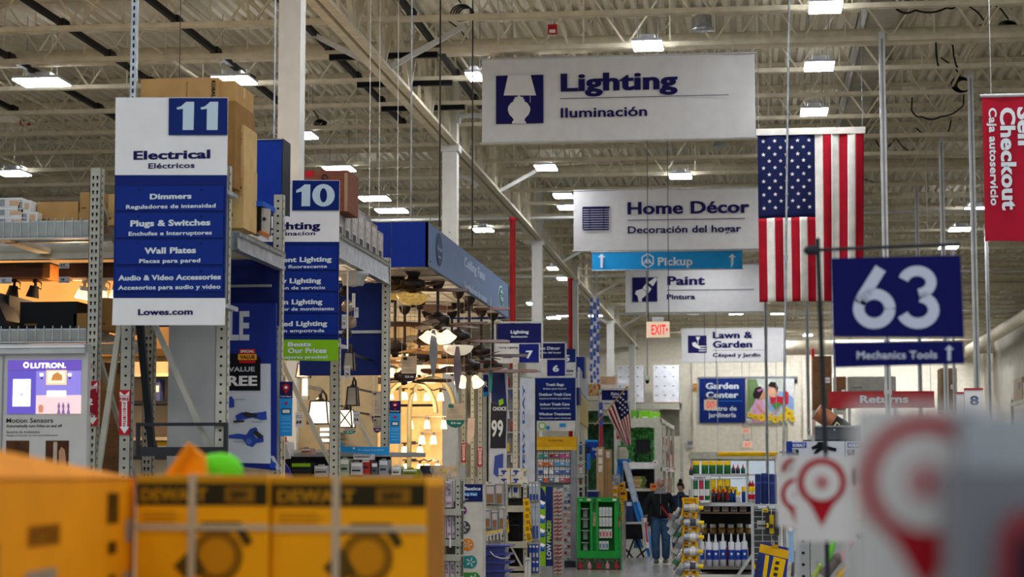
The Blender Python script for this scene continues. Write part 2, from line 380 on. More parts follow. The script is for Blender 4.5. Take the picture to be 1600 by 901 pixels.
coil(498, 192, 7, 36, 'small dark cable loop right of the tall near column', BLACK)
def droop(pts, lab, Y, r=.014, c=BLACK):
    m = MB(); P = [W(a, b, Y) for a, b in pts]; out = []
    for i in range(len(P) - 1):
        for k in range(6): out.append(P[i].lerp(P[i + 1], k / 6) + Vector((0, 0, -.05 * sin(pi * k / 6))))
    out.append(P[-1]); m.tube(out, r, c, 6); m.build('hanging_cable', label=lab, cat='cable')
droop([(1462, 56), (1463, 85), (1467, 103)], 'short black cable hanging under the joists, left one', 29)
droop([(1489, 70), (1491, 90), (1497, 104)], 'short black cable hanging under the joists, right one', 29)
droop([(1425, 152), (1424, 172), (1440, 182), (1470, 182), (1505, 165), (1506, 140)], 'long black cable looping below the coil near checkout', 34)
droop([(1432, 200), (1450, 208), (1480, 208), (1486, 188)], 'black cable swag along a joist behind the checkout poles', 38)
droop([(1368, 218), (1380, 232), (1400, 215), (1420, 235)], 'black cable swag right of the flag top', 42)
droop([(1400, 14), (1430, 16), (1480, 12), (1500, 2)], 'black cable swag at the top right of the ceiling', 28)
droop([(1350, 280), (1400, 285), (1520, 283), (1560, 283)], 'long thin black cable crossing behind the checkout poles', 46)
# knots of fittings
for i, (px, py, Y, w) in enumerate(((863, 45, 26.4, 14), (38, 188, 38, 14))):
    m = MB(); m.pb(px - w / 2, py - w / 2, px + w / 2, py + w / 2, Y, .08, RED); m.pb(px - w / 3, py + 1, px + w / 3, py + w / 2 - 1, Y - .01, .02, mat('#e8dcd8')); c = W(px, py - w / 2, Y); m.cyl(c, (c.x, c.y, ZD), .012, STEELW)
    m.build('alarm_strobe', label='small red fire alarm strobe ' + ('above the left part of the Lighting banner' if i == 0 else 'at the far left under the ceiling'), cat='alarm')
for i, (px, py, Y, w) in enumerate(((1098, 43, 28, 36), (1125, 226, 38, 22))):
    c = W(px, py, Y); r = w / 2 * Y / FPX; m = MB(); m.lathe([(r * .35, .2), (r * .8, .16), (r * .82, .02), (r, -.02), (r * .98, -.04), (.01, -.05)], c, GALV, 20); m.cyl(c + Vector((0, 0, .18)), (c.x, c.y, ZD), .015, GREY)
    m.build('dome_fitting', label='round metal ceiling dome ' + ('above the Lighting banner' if i == 0 else 'just below the Lighting banner, right end'), cat='ceiling fitting')
# hanging rods and cables
for i, (px, y0, y1, Y, r, mt, lab) in enumerate((
    (428, 0, 215, 16.5, .008, GALV, 'thin grey rod left of the tall near column'), (577, 0, 338, 23.5, .004, WHITE, 'thin white wire, leftmost over the fan canopy'),
    (592, 0, 338, 24, .004, WHITE, 'thin white wire, second over the fan canopy'), (621, 0, 338, 24, .004, WHITE, 'thin white wire over the middle of the fan canopy'), (642, 0, 338, 23, .012, GREY, 'thick grey rod over the fan canopy'),
    (687, 60, 355, 25, .011, CHAR, 'dark rod in front of the second column'), (738, 155, 385, 27.5, .011, CHAR, 'dark rod holding the far end of the fan canopy'),
    (265, 60, 150, 34, .006, CHAR, 'thin dark wire above the aisle 11 sign'))):
    m = MB(); a = W(px, y0, Y); b = W(px, y1, Y); a.z = 7.9; a.x = b.x; 
    if i == 8: b.z = W(1046, 500, Y).z
    m.cyl((b.x, Y, ZD - .02), (b.x, Y, b.z), r, mt, n=6); m.build('hanging_rod', label=lab, cat='rod')
# red sprinkler risers
for i, (px, y0, Y) in enumerate(((801, 340, 36.0), (891, 435, 50), (1270, 545, 84))):
    m = MB(); c = W(px, y0, Y); m.cyl((c.x, Y, 0), (c.x, Y, c.z), .055 if i < 2 else .07, mat('#9c1f22', .45), n=12)
    m.cyl((c.x, Y, c.z - .05), (c.x, Y, c.z), .08, RED, n=12); m.build('sprinkler_riser', label='red vertical sprinkler pipe ' + ('at the end of the fan canopy', 'beside the third column', 'by the back wall right of the garden picture')[i], cat='pipe')
# white power poles at the checkouts
for i, (px, py, Y, w) in enumerate(((1380, 200, 28, .083), (1434, 400, 43, .083), (1474, 400, 37, .083), (1520, 300, 31, .083), (1544, 500, 50, .08), (1262, 560, 50, .08), (1197, 560, 52, .08), (1304, 560, 60, .07), (1487, 400, 55, .08))):
    m = MB(); c = W(px, py, Y); pw = mat('#cfd1cf', .45); m.box(c.x - w / 2, c.x + w / 2, Y - w / 2, Y + w / 2, 0, 8.0, pw); m.box(c.x - w / 2 - .01, c.x + w / 2 + .01, Y - w / 2 - .01, Y + w / 2 + .01, 2.9, 2.96, pw)
    m.box(c.x - .012, c.x + .012, Y - w / 2 - .004, Y - w / 2, .3, 7.9, GREY)
    m.build('power_pole', label='white floor to ceiling power pole ' + ('right of the flag, thickest', 'second right of the flag', 'third right of the flag', 'just left of the red checkout banner', 'under the red checkout banner, with clamp', 'below the flag, left', 'crossing the garden picture', 'left behind the number 63 sign', 'thin one left of the checkout banner')[i], cat='pole', group='white power poles')
m = MB(); a = W(1233, 0, 24); b = W(1224, 705, 24); a = b + (a - b) * 1.1; m.cyl(b, a, .014, GALV, n=8); m.cyl(b - Vector((0, 0, .02)), b, .04, GALV); m.cyl(b.lerp(a, .38), b.lerp(a, .39), .022, GALV)
m.cyl((b.x, b.y, 0), b, .02, GALV, n=8)
m.build('conduit_pole', label='thin silver conduit pole passing in front of the flag', cat='pole')
# ================================================================ BANNERS AND SIGNS
BAN = mat('#d3d2cf', .6, noise=.02); INK = mat('#17134f', .55, noise=0)
def cloth(x0, y0, x1, y1, Y, m, amp=.055, nx=60, nz=12, seed=0):
    """hanging cloth with soft wrinkles, thickness 4 mm"""
    a = W(x0, (y0 + y1) / 2, Y).x; b = W(x1, (y0 + y1) / 2, Y).x; zt = W((x0 + x1) / 2, y0, Y).z; zb = W((x0 + x1) / 2, y1, Y).z
    mb = MB(); vs = []
    for j in range(nz + 1):
        for i in range(nx + 1):
            u = i / nx; v = j / nz; e = max(0, u - .78) * 4
            vs.append((a + (b - a) * u, Y + .012 + amp * (1 - cos(u * 9 + seed)) * .12 + amp * e * sin(v * 3 + u * 22) * .9, zt + (zb - zt) * v + .006 * sin(u * 7 + seed)))
    n = len(vs); k = nx + 1
    fs = [(j * k + i, (j + 1) * k + i, (j + 1) * k + i + 1, j * k + i + 1) for j in range(nz) for i in range(nx)]
    mb.add(vs, fs, m, True); mb.add([(p[0], p[1] + .004, p[2]) for p in vs], [f[::-1] for f in fs], m, True)
    return mb, a, b, zt, zb
def banner(name, lab, x0, y0, x1, y1, Y, deco, frame=True, base=None):
    c = W((x0 + x1) / 2, y1, Y); t = thing(name, lab, 'sign', (c.x, Y, c.z))
    mb, a, b, zt, zb = cloth(x0, y0, x1, y1, Y, base or BAN, seed=x0 * .01); mb.build('cloth', t)
    r = MB(); r.cyl((a - .02, Y + .02, zt), (b + .02, Y + .02, zt), .014, LGREY, n=8); r.build('top_rail', t)
    r = MB(); r.cyl((a - .02, Y + .02, zb), (b + .02, Y + .02, zb), .014, LGREY, n=8); r.build('bottom_rail', t)
    for xx in (a + .3, b - .3):
        r = MB(); r.cyl((xx, Y + .02, zt), (xx, Y + .02, ZD + .005), .003, LGREY, n=5); r.build('cable', t)
    d = MB(); deco(d, Y - .002); d.build('lettering', t)
    return t
def d_light(d, Y):
    d.pb(775, 117.5, 849, 193, Y, .003, INK); IW = BAN
    d.pp([(794, 117), (829, 117), (837.5, 149), (787, 149)], Y - .003, IW, .002)
    R_ = [(1.5, 149), (2, 151), (7, 152), (6, 154), (9, 156), (8, 158), (13, 161), (17, 167), (17.5, 172), (15, 179), (10, 184), (8, 188), (11, 190), (10.5, 193)]
    d.pp([(811 - a, b) for a, b in R_] + [(811 + a, b) for a, b in R_[::-1]], Y - .003, IW, .002); d.pb(828, 149, 828.6, 160, Y - .006, .002, IW)
    d.tp('Lighting', 877, 1058, 140, 29, Y, INK, .045); d.pb(875, 150.5, 1139, 151.3, Y - .003, .004, INK); d.tp('Iluminación', 876, 1011, 182, 16, Y, INK, .03)
banner('hanging_banner', 'large white hanging banner reading Lighting Iluminación with a lamp symbol', 753, 87, 1180, 219, 27, d_light)
def d_home(d, Y):
    for k in range(10): d.pb(911, 324 + k * 3.7, 951.5, 326.2 + k * 3.7, Y - .004, .004, INK)
    d.pb(911, 322.5, 953, 325, Y - .004, .004, INK); d.pb(910, 323, 911.3, 358, Y - .004, .004, INK); d.pb(921, 323, 922, 360, Y - .005, .004, INK); d.pb(943, 323, 944, 360, Y - .005, .004, INK)
    d.tp('Home Décor', 981, 1171, 333, 20, Y, INK, .045); d.pb(980, 342, 1164, 343, Y - .003, .004, INK); d.tp('Decoración del hogar', 981, 1158, 363, 11.5, Y, INK, .03)
banner('hanging_banner', 'white hanging banner reading Home Décor with a window blind symbol', 896, 295, 1189, 390, 39.3, d_home)
def d_paint(d, Y):
    d.pb(988, 433, 1027, 471, Y - .003, .003, INK)
    d.pp([(1013, 441), (1020, 447), (1027, 436), (1024, 433)], Y - .004, WHITE); d.pp([(1009, 443), (1018, 451), (1013, 458), (1004, 450)], Y - .004, WHITE)
    d.pp([(1004, 451), (1012, 458), (1006, 464), (1003, 466), (1003, 471), (998, 471), (996, 462), (992, 459), (994, 454)], Y - .004, WHITE)
    d.tp('Paint', 1043, 1101, 444.5, 14, Y, INK, .045); d.pb(1042, 452, 1178, 452.7, Y - .003, .003, INK); d.tp('Pintura', 1042, 1086, 467, 8, Y, INK, .03)
banner('hanging_banner', 'white hanging banner reading Paint Pintura with a paintbrush symbol', 977, 414, 1198, 487, 54.9, d_paint)
def d_lawn(d, Y):
    d.pb(1075, 524, 1104, 551, Y - .003, .003, INK); d.pp([(1087, 526), (1094, 526), (1092, 531), (1089, 531)], Y - .005, WHITE); d.pb(1090, 530, 1091, 538, Y - .005, .003, WHITE)
    d.pp([(1081, 536), (1086, 534), (1092, 540), (1095, 545), (1090, 544), (1083, 541)], Y - .005, WHITE)
    for k in range(3): d.pb(1092, 540 + 3.5 * k, 1103, 541.5 + 3.5 * k, Y - .005, .003, WHITE)
    d.tp('Lawn &', 1114, 1176, 528, 10.5, Y, INK, .045); d.tp('Garden', 1114, 1175, 542.5, 10.5, Y, INK, .045); d.pb(1113, 546.6, 1198, 547, Y - .003, .003, INK); d.tp('Césped y Jardín', 1114, 1188, 557, 6, Y, INK, .03)
banner('hanging_banner', 'white hanging banner reading Lawn & Garden with a planting hand symbol', 1065, 512, 1228, 565, 76, d_lawn)
def arrow(d, px, y0, y1, Y, m, w=3.2, hw=9):
    d.pp([(px - w, y1), (px - w, y0 + hw), (px - hw, y0 + hw), (px, y0), (px + hw, y0 + hw), (px + w, y0 + hw), (px + w, y1)], Y, m)
def d_pick(d, Y):
    for px in (940, 1144): arrow(d, px, 396, 418, Y - .004, LETW, 2, 6)
    P = [(1012 + 10 * sin(k * pi / 3), 407 - 11 * cos(k * pi / 3)) for k in range(6)]
    for k in range(6):
        a = W(*P[k], Y); b = W(*P[(k + 1) % 6], Y); d.bar(a - Y3 * .005, b - Y3 * .005, .03, .004, LETW, up=(0, 1, 0))
    c = W(1012, 407, Y) - Y3 * .005
    for k in (2, 4, 0): d.bar(c, W(*P[k], Y) - Y3 * .005, .03, .004, LETW, up=(0, 1, 0))
    d.pp([(1006, 408), (1012, 403), (1018, 408), (1014, 408), (1014, 412), (1010, 412), (1010, 408)], Y - .006, LETW)
    d.tp('Pickup', 1028, 1082, 414, 13, Y, LETW, .03)
banner('pickup_sign', 'bright blue hanging sign reading Pickup between two white arrows', 925, 392, 1160, 421, 45, d_pick, base=mat('#1f90cc', .5, noise=.02))
# checkout banner, words run downwards
t = thing('checkout_banner', 'red hanging banner reading Self Checkout Caja autoservicio sideways', 'sign', tuple(W(1580, 376, 22)))
mb, a, b, zt, zb = cloth(1537, 148, 1640, 376, 22, mat('#a8152c', .6, noise=.03)); mb.build('cloth', t)
r = MB(); r.cyl((a - .02, 22.02, zt), (b, 22.02, zt), .02, LGREY); r.build('top_rail', t); 
for xx in (a + .1, b - .1):
    r = MB(); r.cyl((xx, 22.02, zt), (xx, 22.02, ZD + .005), .004, LGREY, n=5); r.build('cable', t)
d = MB(); s = 22 / FPX
def side(tx, xpx, y0, y1, hp, off=.04): d.text(tx, W(xpx, y0, 22) - Y3 * .004, -Z3, X3, (W(xpx, y0, 22).z - W(xpx, y1, 22).z), hp * s, LETW, off)
side('Checkout', 1563, 169, 328, 23); side('Caja autoservicio', 1545, 169, 321, 12, .03); side('Self', 1590, 168, 232, 24)
d.build('lettering', t)
# EXIT signs
def exit_sign(x0, y0, x1, y1, Y, lab, tilt=0, ytop=None, arrow_=True):
    c = W((x0 + x1) / 2, y1, Y); t = thing('exit_sign', lab, 'sign', (c.x, Y, c.z))
    h = MB(); h.pb(x0, y0, x1, y1, Y, .05, mat('#e9cdb0', .4, emit=.35, noise=0)); h.pb(x0 + (x1 - x0) * .25, y0 - (y1 - y0) * .28, x1 - (x1 - x0) * .25, y0, Y, .05, LGREY); h.build('housing', t)
    d = MB(); d.tp('EXIT', x0 + (x1 - x0) * .22, x0 + (x1 - x0) * .84, y1 - (y1 - y0) * .2, (y1 - y0) * .62, Y, mat('#e8303a', emit=.8, noise=0), .02, .004)
    if arrow_: d.pp([(x0 + (x1 - x0) * .86, y0 + (y1 - y0) * .4), (x0 + (x1 - x0) * .95, (y0 + y1) / 2), (x0 + (x1 - x0) * .86, y1 - (y1 - y0) * .35)], Y - .003, mat('#e8303a', emit=.8, noise=0))
    d.build('lettering', t)
    for px in (x0 + (x1 - x0) * .08, x1 - (x1 - x0) * .03):
        p = W(px, y0, Y); r = MB(); r.cyl(p, (p.x, Y + .02, ZD + .005 if ytop is None else W(px, ytop, Y).z), .006, CHAR, n=5); r.build('cable', t)
exit_sign(1010, 502, 1046, 527, 31, 'lit EXIT sign hanging under the Paint banner')
exit_sign(1100, 624, 1120, 640, 60, 'EXIT sign hanging in front of the Garden Center sign')
exit_sign(1159, 668, 1172, 676, 80, 'upper of two small EXIT signs under the garden picture', arrow_=False)
exit_sign(1161, 689, 1175, 699, YB - .06, 'lower of two small EXIT signs above the yellow pipe', ytop=660, arrow_=False)
# ------------- the flag, hung vertically
def flag_big():
    Y = 30; a = W(1185, 335, Y).x; b = W(1352, 335, Y).x; zt = W(1268, 209, Y).z; zb = W(1268, 471, Y).z; w = b - a; h = zt - zb
    t = thing('national_flag', 'large red white and blue flag hanging vertically from the ceiling', 'flag', ((a + b) / 2, Y, zb))
    def P(u, v, o=0):
        return Vector((a + w * (u - .03 * v * max(0, u - .4) * 1.6), Y + .035 * sin(u * 26 + v * 1.2) * (.35 + .65 * v) + .05 * v * sin(v * 4 + u * 5) - o, zt - h * v + .012 * u))
    m = MB(); nx = 78; nz = 40; vs = [P(i / nx, j / nz) for j in range(nz + 1) for i in range(nx + 1)]; k = nx + 1
    for q, mt in ((0, FLAGR), (1, FLAGW), (2, FLAGB)):
        fs = []
        for j in range(nz):
            for i in range(nx):
                s = i // 6; cat_ = 2 if (s < 7 and j < nz * .48) else (s % 2)
                if cat_ == q: fs.append((j * k + i, (j + 1) * k + i, (j + 1) * k + i + 1, j * k + i + 1))
        m.add(vs, fs, mt, True)
    o = m.build('cloth', t); sm = o.modifiers.new('thick', 'SOLIDIFY'); sm.thickness = .004; sm.offset = -1
    s = MB()
    for r_ in range(11):
        for c_ in range(9):
            if (r_ + c_) % 2: continue
            u0 = (c_ + 1) / 10 * 7 / 13; v0 = (r_ + 1) / 12 * .48; rr = .034; pts = []
            for q in range(10):
                rad = rr if q % 2 == 0 else rr * .4; an = pi / 2 + q * pi / 5
                pts.append(P(u0 + rad * cos(an) / w, v0 - rad * sin(an) / h, .008))
            s.add(pts, [tuple(range(10))[::-1]], FLAGW)
    s.build('star', t, kind='stuff')
    s = MB(); s.box(a - .02, b + .02, Y - .02, Y + .03, zt - .01, zt + .09, mat('#cfcbbf')); s.build('header_sleeve', t)
    for xx in (a + .02, b - .02):
        s = MB(); s.cyl((xx, Y, zt + .08), (xx, Y, ZD + .005), .004, GREY, n=5); s.build('cable', t)
flag_big()
# ------------- aisle sign boards
def rows(d, Y, x0, x1, lst, col=None):
    for (s, w0, w1, yb, hp, off) in lst: d.tp(s, w0, w1, yb, hp, Y, col or LETW, off, .003)
NV = mat('#0e2468', .45, noise=.03)
def aisle11():
    Y = 13.55; c = W(268, 507, Y); t = thing('aisle_sign', 'tall aisle 11 sign board reading Electrical with four blue panels', 'sign', (c.x, Y, c.z))
    m = MB(); m.pp([(182, 153), (356.5, 153), (355, 274), (181, 274)], Y, WHITE, .02); m.build('header_board', t)
    m = MB(); m.pp([(181, 274), (355, 274), (352, 466), (178, 466)], Y, NV, .02); m.build('list_board', t)
    m = MB(); m.pp([(178, 466), (352.5, 466), (351.5, 508), (176.5, 508)], Y, WHITE, .022); m.build('footer_board', t)
    m = MB(); m.pp([(264.5, 153.5), (356, 153.5), (355.5, 211), (264, 211)], Y - .02, mat('#0f2668', .4, noise=.02), .012)
    nb = m.build('number_plate', t); d = MB()
    for ox in (0, 37.5): d.pp([(276 + ox, 168), (283 + ox, 166), (291 + ox, 159), (303.5 + ox, 159), (302.5 + ox, 203), (285.5 + ox, 203), (286 + ox, 170), (277 + ox, 171)], Y - .032, mat('#bfd2da', .4, noise=0), .002)
    d.build('lettering', nb)
    for k, (y0, y1) in enumerate(((291, 329), (333, 371), (375, 413), (418, 455))):
        m = MB(); m.pp([(182 - k * .5, y0), (350 - k * .5, y0), (349.5 - k * .5, y1), (181.5 - k * .5, y1)], Y - .02, mat('#112c7e', .45, noise=.02), .008); pl = m.build('list_panel', t)
        L = [[('Dimmers', 234.5, 299, 310.5, 9), ('Reguladores de intensidad', 197, 337, 325, 6.5)], [('Plugs & Switches', 204, 328.5, 352.5, 10), ('Enchufes e Interruptores', 201, 331, 367, 6.5)],
             [('Wall Plates', 226, 306, 395.5, 10), ('Placas para pared', 217.5, 313, 410, 6.5)], [('Audio & Video Accessories', 185, 345, 437, 8.5), ('Accesorios para audio y video', 184.5, 344.5, 451.5, 7)]][k]
        d = MB()
        for (s, a, b, yb, hp) in L: d.tp(s, a, b, yb, hp, Y - .029, LETW, .04 if hp > 7 else .028, .002)
        for px in (217, 315): d.disc(px - k * .5, y0 + 5, 1.8, Y - .029, mat('#0e1d52'), .003, 8)
        d.build('lettering', pl)
    d = MB(); d.tp('Electrical', 209, 328, 248, 14.5, Y - .021, INK, .045); d.tp('Eléctricos', 232, 304, 262.5, 9, Y - .021, INK, .03); d.tp('Lowes.com', 216, 301, 491.5, 10, Y - .023, INK, .045)
    d.build('lettering', t)
    m = MB(); a = W(211, 0, Y + .12); b = W(209, 170, Y + .12); m.box(b.x - .022, b.x + .022, Y + .09, Y + .13, b.z - .3, ZD - .02, GALV)
    for yy in (300, 480): p = W(195, yy, Y); m.box(p.x - .03, p.x + .03, Y + .01, 13.91, p.z, p.z + .03, GALV); p = W(345, yy, Y); m.box(p.x - .03, p.x + .03, Y + .01, 13.91, p.z, p.z + .03, GALV)
    z = b.z
    while z < 7.6: m.box(b.x - .006, b.x + .006, Y + .087, Y + .09, z, z + .03, HOLE); z += .055
    m.build('strut_channel', t)
aisle11()
def aisle10():
    Y = 17.1; c = W(460, 562, Y); t = thing('aisle_sign', 'tall aisle 10 sign board about lighting with green price strip', 'sign', (c.x, Y, c.z))
    m = MB(); m.pp([(386, 281), (531, 282), (530, 378), (386, 378)], Y, WHITE, .02); m.build('header_board', t)
    m = MB(); m.pp([(386, 378), (530, 378), (529, 531), (386, 531)], Y, NV, .02); m.build('list_board', t)
    m = MB(); m.pp([(386, 530), (529, 531), (528.5, 564), (386, 562)], Y, mat('#7db51e', .5, noise=.02), .022); m.build('price_strip', t)
    m = MB(); m.pp([(457.5, 282), (530.5, 282.5), (530, 328.5), (457, 328.5)], Y - .02, mat('#0f2668', .4, noise=.02), .012); nb = m.build('number_plate', t)
    d = MB(); D10 = mat('#bfd2da', .4, noise=0); d.pp([(463, 297), (470, 293), (476, 288), (485, 288), (484.5, 322), (471, 322), (471.5, 299), (463, 301)], Y - .032, D10, .002)
    d.pp([(505.5 + 17.5 * cos(q * pi / 18), 305 + 17.5 * sin(q * pi / 18)) for q in range(36)], Y - .032, D10, .002); d.pp([(505.5 + 5.5 * cos(q * pi / 12), 305 + 11 * sin(q * pi / 12)) for q in range(24)], Y - .035, mat('#0f2668', .4, noise=.02), .002); d.build('lettering', nb)
    L = [(384, 421, [('Fluorescent Lighting', 388, 518, 409, 8), ('Iluminación fluorescente', 392, 511, 419, 5.5)]), (424, 454, [('Utility Lighting', 409, 501.5, 442, 8), ('Iluminación de servicio', 397, 508, 452, 5.5)]),
         (457, 488, [('Motion Lighting', 407, 503.5, 475, 8), ('Con detector de movimiento', 391, 522, 485, 5.5)]), (491, 522, [('Recessed Lighting', 401, 511, 509, 8), ('Iluminación empotrada', 393, 507, 519, 5.5)])]
    for y0, y1, tx in L:
        m = MB(); m.pp([(388, y0), (527, y0 + .5), (527, y1 + .5), (388, y1)], Y - .02, mat('#112c7e', .45, noise=.02), .008); pl = m.build('list_panel', t); d = MB()
        for (s, a, b, yb, hp) in tx: d.tp(s, a, b, yb, hp, Y - .029, LETW, .045 if hp > 7 else .028)
        d.disc(498, y0 + 4, 1.3, Y - .029, mat('#0e1d52'), .003, 8); d.build('lettering', pl)
    d = MB(); d.tp('Lighting', 417, 500, 358, 12, Y - .021, INK, .045); d.tp('Iluminacíon', 417, 492.5, 367.5, 6.5, Y - .021, INK, .028)
    d.tp('Nobody Beats', 389, 486, 541, 7, Y - .023, LETW, .045); d.tp('Our Prices', 450, 510, 551, 8, Y - .023, LETW, .045); d.tp('¡Nadie dá mejores precios!', 392, 511.5, 560, 5, Y - .023, LETW, .03)
    d.build('lettering', t)
    m = MB()
    for yy in (540, 400): p = W(521, yy, Y); m.box(p.x - .03, p.x + .03, Y + .01, 17.52, p.z, p.z + .03, GALV)
    m.build('bracket', t)
aisle10()
# ------------- hanging aisle 7, 6, 5 and trash bag signs
def small_aisle(lab, Y, fr, hd, lo, num, txt, numtxt):
    c = W((fr[0] + fr[2]) / 2, fr[3], Y); t = thing('aisle_sign', lab, 'sign', (c.x, Y, c.z))
    m = MB(); m.pb(hd[0], hd[1], hd[2], hd[3], Y, .02, mat('#131650', .5)); m.build('header_board', t)
    m = MB(); m.pb(lo[0], lo[1], lo[2], lo[3], Y, .02, mat('#cfcdc4')); m.build('list_board', t)
    m = MB(); m.pb(num[0], num[1], num[2], num[3], Y - .01, .01, mat('#141c6b', .5)); np_ = m.build('number_plate', t)
    d = MB(); x, x1, yb, hp = numtxt[1:]; d.tp(numtxt[0], x, x1, yb, hp, Y - .01, LETW, .05); d.build('lettering', np_)
    d = MB()
    for (s, a, b, yb, hp, mt) in txt: d.tp(s, a, b, yb, hp, Y - .002, mt, .035)
    d.build('lettering', t)
    m = MB(); x0, y0, x1, y1 = fr
    for q in ((x0, y0, x0 + 2.5, y1 + 8), (x0, y0, x1, y0 + 2.2), (x1 - 2.2, y0, x1, y1)): m.pb(*q, Y - .012, .03, LGREY)
    a = W(x0 + 1, y1, Y); m.cyl((a.x, Y + .01, 0), (a.x, Y + .01, a.z), .012, LGREY, n=6)
    m.build('frame', t)
    return t
small_aisle('aisle 7 sign board reading Lighting with white list below', 34, (772, 502, 848, 568), (777, 505, 847, 536), (775, 535.5, 844, 567), (811, 537, 842, 566),
    [('Lighting', 798, 826, 520.5, 5, LETW), ('Iluminación', 799, 824, 527, 3, LETW), ('Vanity Lighting', 779, 809, 544, 3, INK), ('Lamps', 786, 800, 559, 3, INK)], ('7', 822, 832, 559, 12))
small_aisle('aisle 6 sign board reading Home Décor, partly behind the aisle 7 sign', 38, (820, 534, 885, 589), (830, 535, 885, 559), (823, 560, 884, 588), (855, 561.5, 883, 587),
    [('Home Décor', 833, 875, 546, 5, LETW), ('Decoración del hogar', 829, 877, 552, 3, LETW), ('Shades', 832, 845, 581, 2.6, INK)], ('6', 864, 873, 580, 10))
Y = 40; t = thing('aisle_sign', 'dark blue sign board listing trash bags, trash cans and window treatment', 'sign', tuple(W(867, 673, Y)))
m = MB(); m.pb(835, 545, 899, 566, Y, .02, NAVY); m.pb(835, 566, 899, 590, Y, .02, mat('#c9c9c4')); m.build('header_board', t)
d = MB(); d.tp('5', 882, 890, 564, 10, Y, LETW, .05); d.tp('Supplies', 862, 896, 581, 5, Y, INK, .04); d.tp('Suministros', 866, 895, 586, 2.5, Y, INK, .03)
for k, (s1, s2, a, b) in enumerate((('Trash Bags', 'Bolsas para basura', 853, 881), ('Outdoor Trash Cans', 'Recipientes de basura para exteriores', 842, 892), ('Indoor Trash Cans', 'Recipientes de basura para interiores', 844, 890), ('Window Treatment', 'Decoración para ventanas', 842, 892))):
    y = 602.5 + k * 15.3; d.tp(s1, a, b, y, 4.2, Y - .012, LETW, .04); d.tp(s2, a - (4 if k in (0,) else -1) + 0, b + (4 if k == 0 else 0), y + 5.5, 2.4, Y - .012, LETW, .02)
for k in range(4):
    q = MB(); q.pb(836, 591 + k * 15.3, 898.5, 605.3 + k * 15.3, Y - .01, .01, NV); q.build('list_panel', t)
m = MB(); m.pb(835, 590, 899, 657, Y, .02, NAVY); m.build('list_board', t)
m = MB(); m.pb(835, 657, 899, 673, Y, .02, mat('#c9ccca')); m.build('footer_board', t)
d.disc(847, 665, 6, Y - .004, LIME); d.disc(847, 665, 4, Y - .008, WHITE); d.disc(856, 668, 3.4, Y - .01, SKY); d.pb(874, 661, 884, 667, Y - .008, .004, SKY)
d.build('lettering', t)
m = MB()
for px in (838, 858, 896): q0 = W(px, 560, Y); m.box(q0.x, q0.x + .05, Y + .03, Y + .07, 0, q0.z, RACK)
m.build('sign_post', t)
for px0, y0, px1, y1, Y, lab in ((900, 557, 913, 590, 46, 'plain blue sign end behind the number 5 sign'), (898, 605, 905, 632, 43, 'narrow blue sign panel right of the trash bags list'),):
    m = MB(); m.pb(px0, y0, px1, y1, Y, .5, NAVY); m.pb(px0 - .5, y0 - 1, px1 + .5, y0, Y - .01, .52, LGREY); q0 = W(px0 + 3, y0, Y); m.box(q0.x, q0.x + .04, Y + .2, Y + .24, 0, q0.z, RACK); m.build('sign_panel', label=lab, cat='sign')
# yellow leaning poster and vertical banner
t = thing('picture_banner', 'tall pale banner with a yellow field seen at an angle', 'sign', tuple(W(910, 692, 44)))
m = MB(); c0 = W(903, 690, 44); c1 = W(917, 690, 50); zt = W(903, 582, 44).z; zb = c0.z; m.bar(Vector((c0.x, 44, (zt + zb) / 2)), Vector((c1.x, 50, (zt + zb) / 2)), .03, zt - zb, mat('#cfc9a8')); m.build('panel', t)
m = MB(); m.bar(Vector((c0.x + .02, 43.99, zb + .75)), Vector((c1.x + .02, 50, zb + .75)), .035, .6, mat('#c2ad55')); m.bar(Vector((c0.x + .02, 43.98, zb + 1.4)), Vector((c1.x + .02, 50, zb + 1.4)), .034, .5, mat('#b9bcc2')); m.build('picture', t)
m = MB(); m.bar(Vector((c0.x, 44, zt)), Vector((c1.x, 50, zt)), .05, .03, GREY); m.bar(Vector((c0.x, 44, zb)), Vector((c1.x, 50, zb)), .05, .03, GREY); m.cyl((c0.x, 44, 0), (c0.x, 44, zt), .02, GREY, n=6); m.build('frame', t)
# hanging letter streamers
for i in range(3):
    px = 922 + i * 5.2; m = MB(); Y = 48
    for k in range(22):
        y = 466 + k * 6; m.pb(px + sin(k * 1.3) * .6, y, px + 3.8 + sin(k * 1.3) * .6, y + 5.6, Y + .02 * (k % 3), .01, (mat('#3557a8'), mat('#d8dce6'), mat('#4a63b8'))[(k + i) % 3])
    for k in range(4): m.pb(px + 1, 598 + k * 5, px + 3, 603 + k * 5, Y, .02, (ORG, LIME, RED)[(i + k) % 3])
    a = W(px + 2, 466, Y); m.cyl((a.x, Y, a.z), (a.x, Y, ZD + .005), .004, GREY, n=5); m.build('paper_streamer', label='blue and white paper streamer hanging by the third column, %s' % ('left', 'middle', 'right')[i], cat='decoration', group='paper streamers')
# security cameras
for i, (px, py, Y, r) in enumerate(((931.5, 512, 50, 6.5), (1011.5, 592, 50, 4))):
    c = W(px, py, Y); rr = r * Y / FPX; m = MB(); m.lathe([(.01, .09), (rr * .6, .08), (rr, .02), (rr, -.02), (rr * .8, -.03)], c, WHITE, 18); m.cyl(c + Vector((0, 0, .08)), (c.x, c.y, ZD + .005), .018, LGREY, n=8)
    t = m.build('security_camera', label='white dome camera on a drop pole ' + ('below the left end of the Pickup sign' if i == 0 else 'in front of the white wrapped pallets'), cat='camera', base=c)
    m = MB(); m.lathe([(rr * .78, -.03), (rr * .7, -.07), (rr * .4, -.11), (.001, -.12)], c, BLACK, 16); m.build('dark_dome', t)
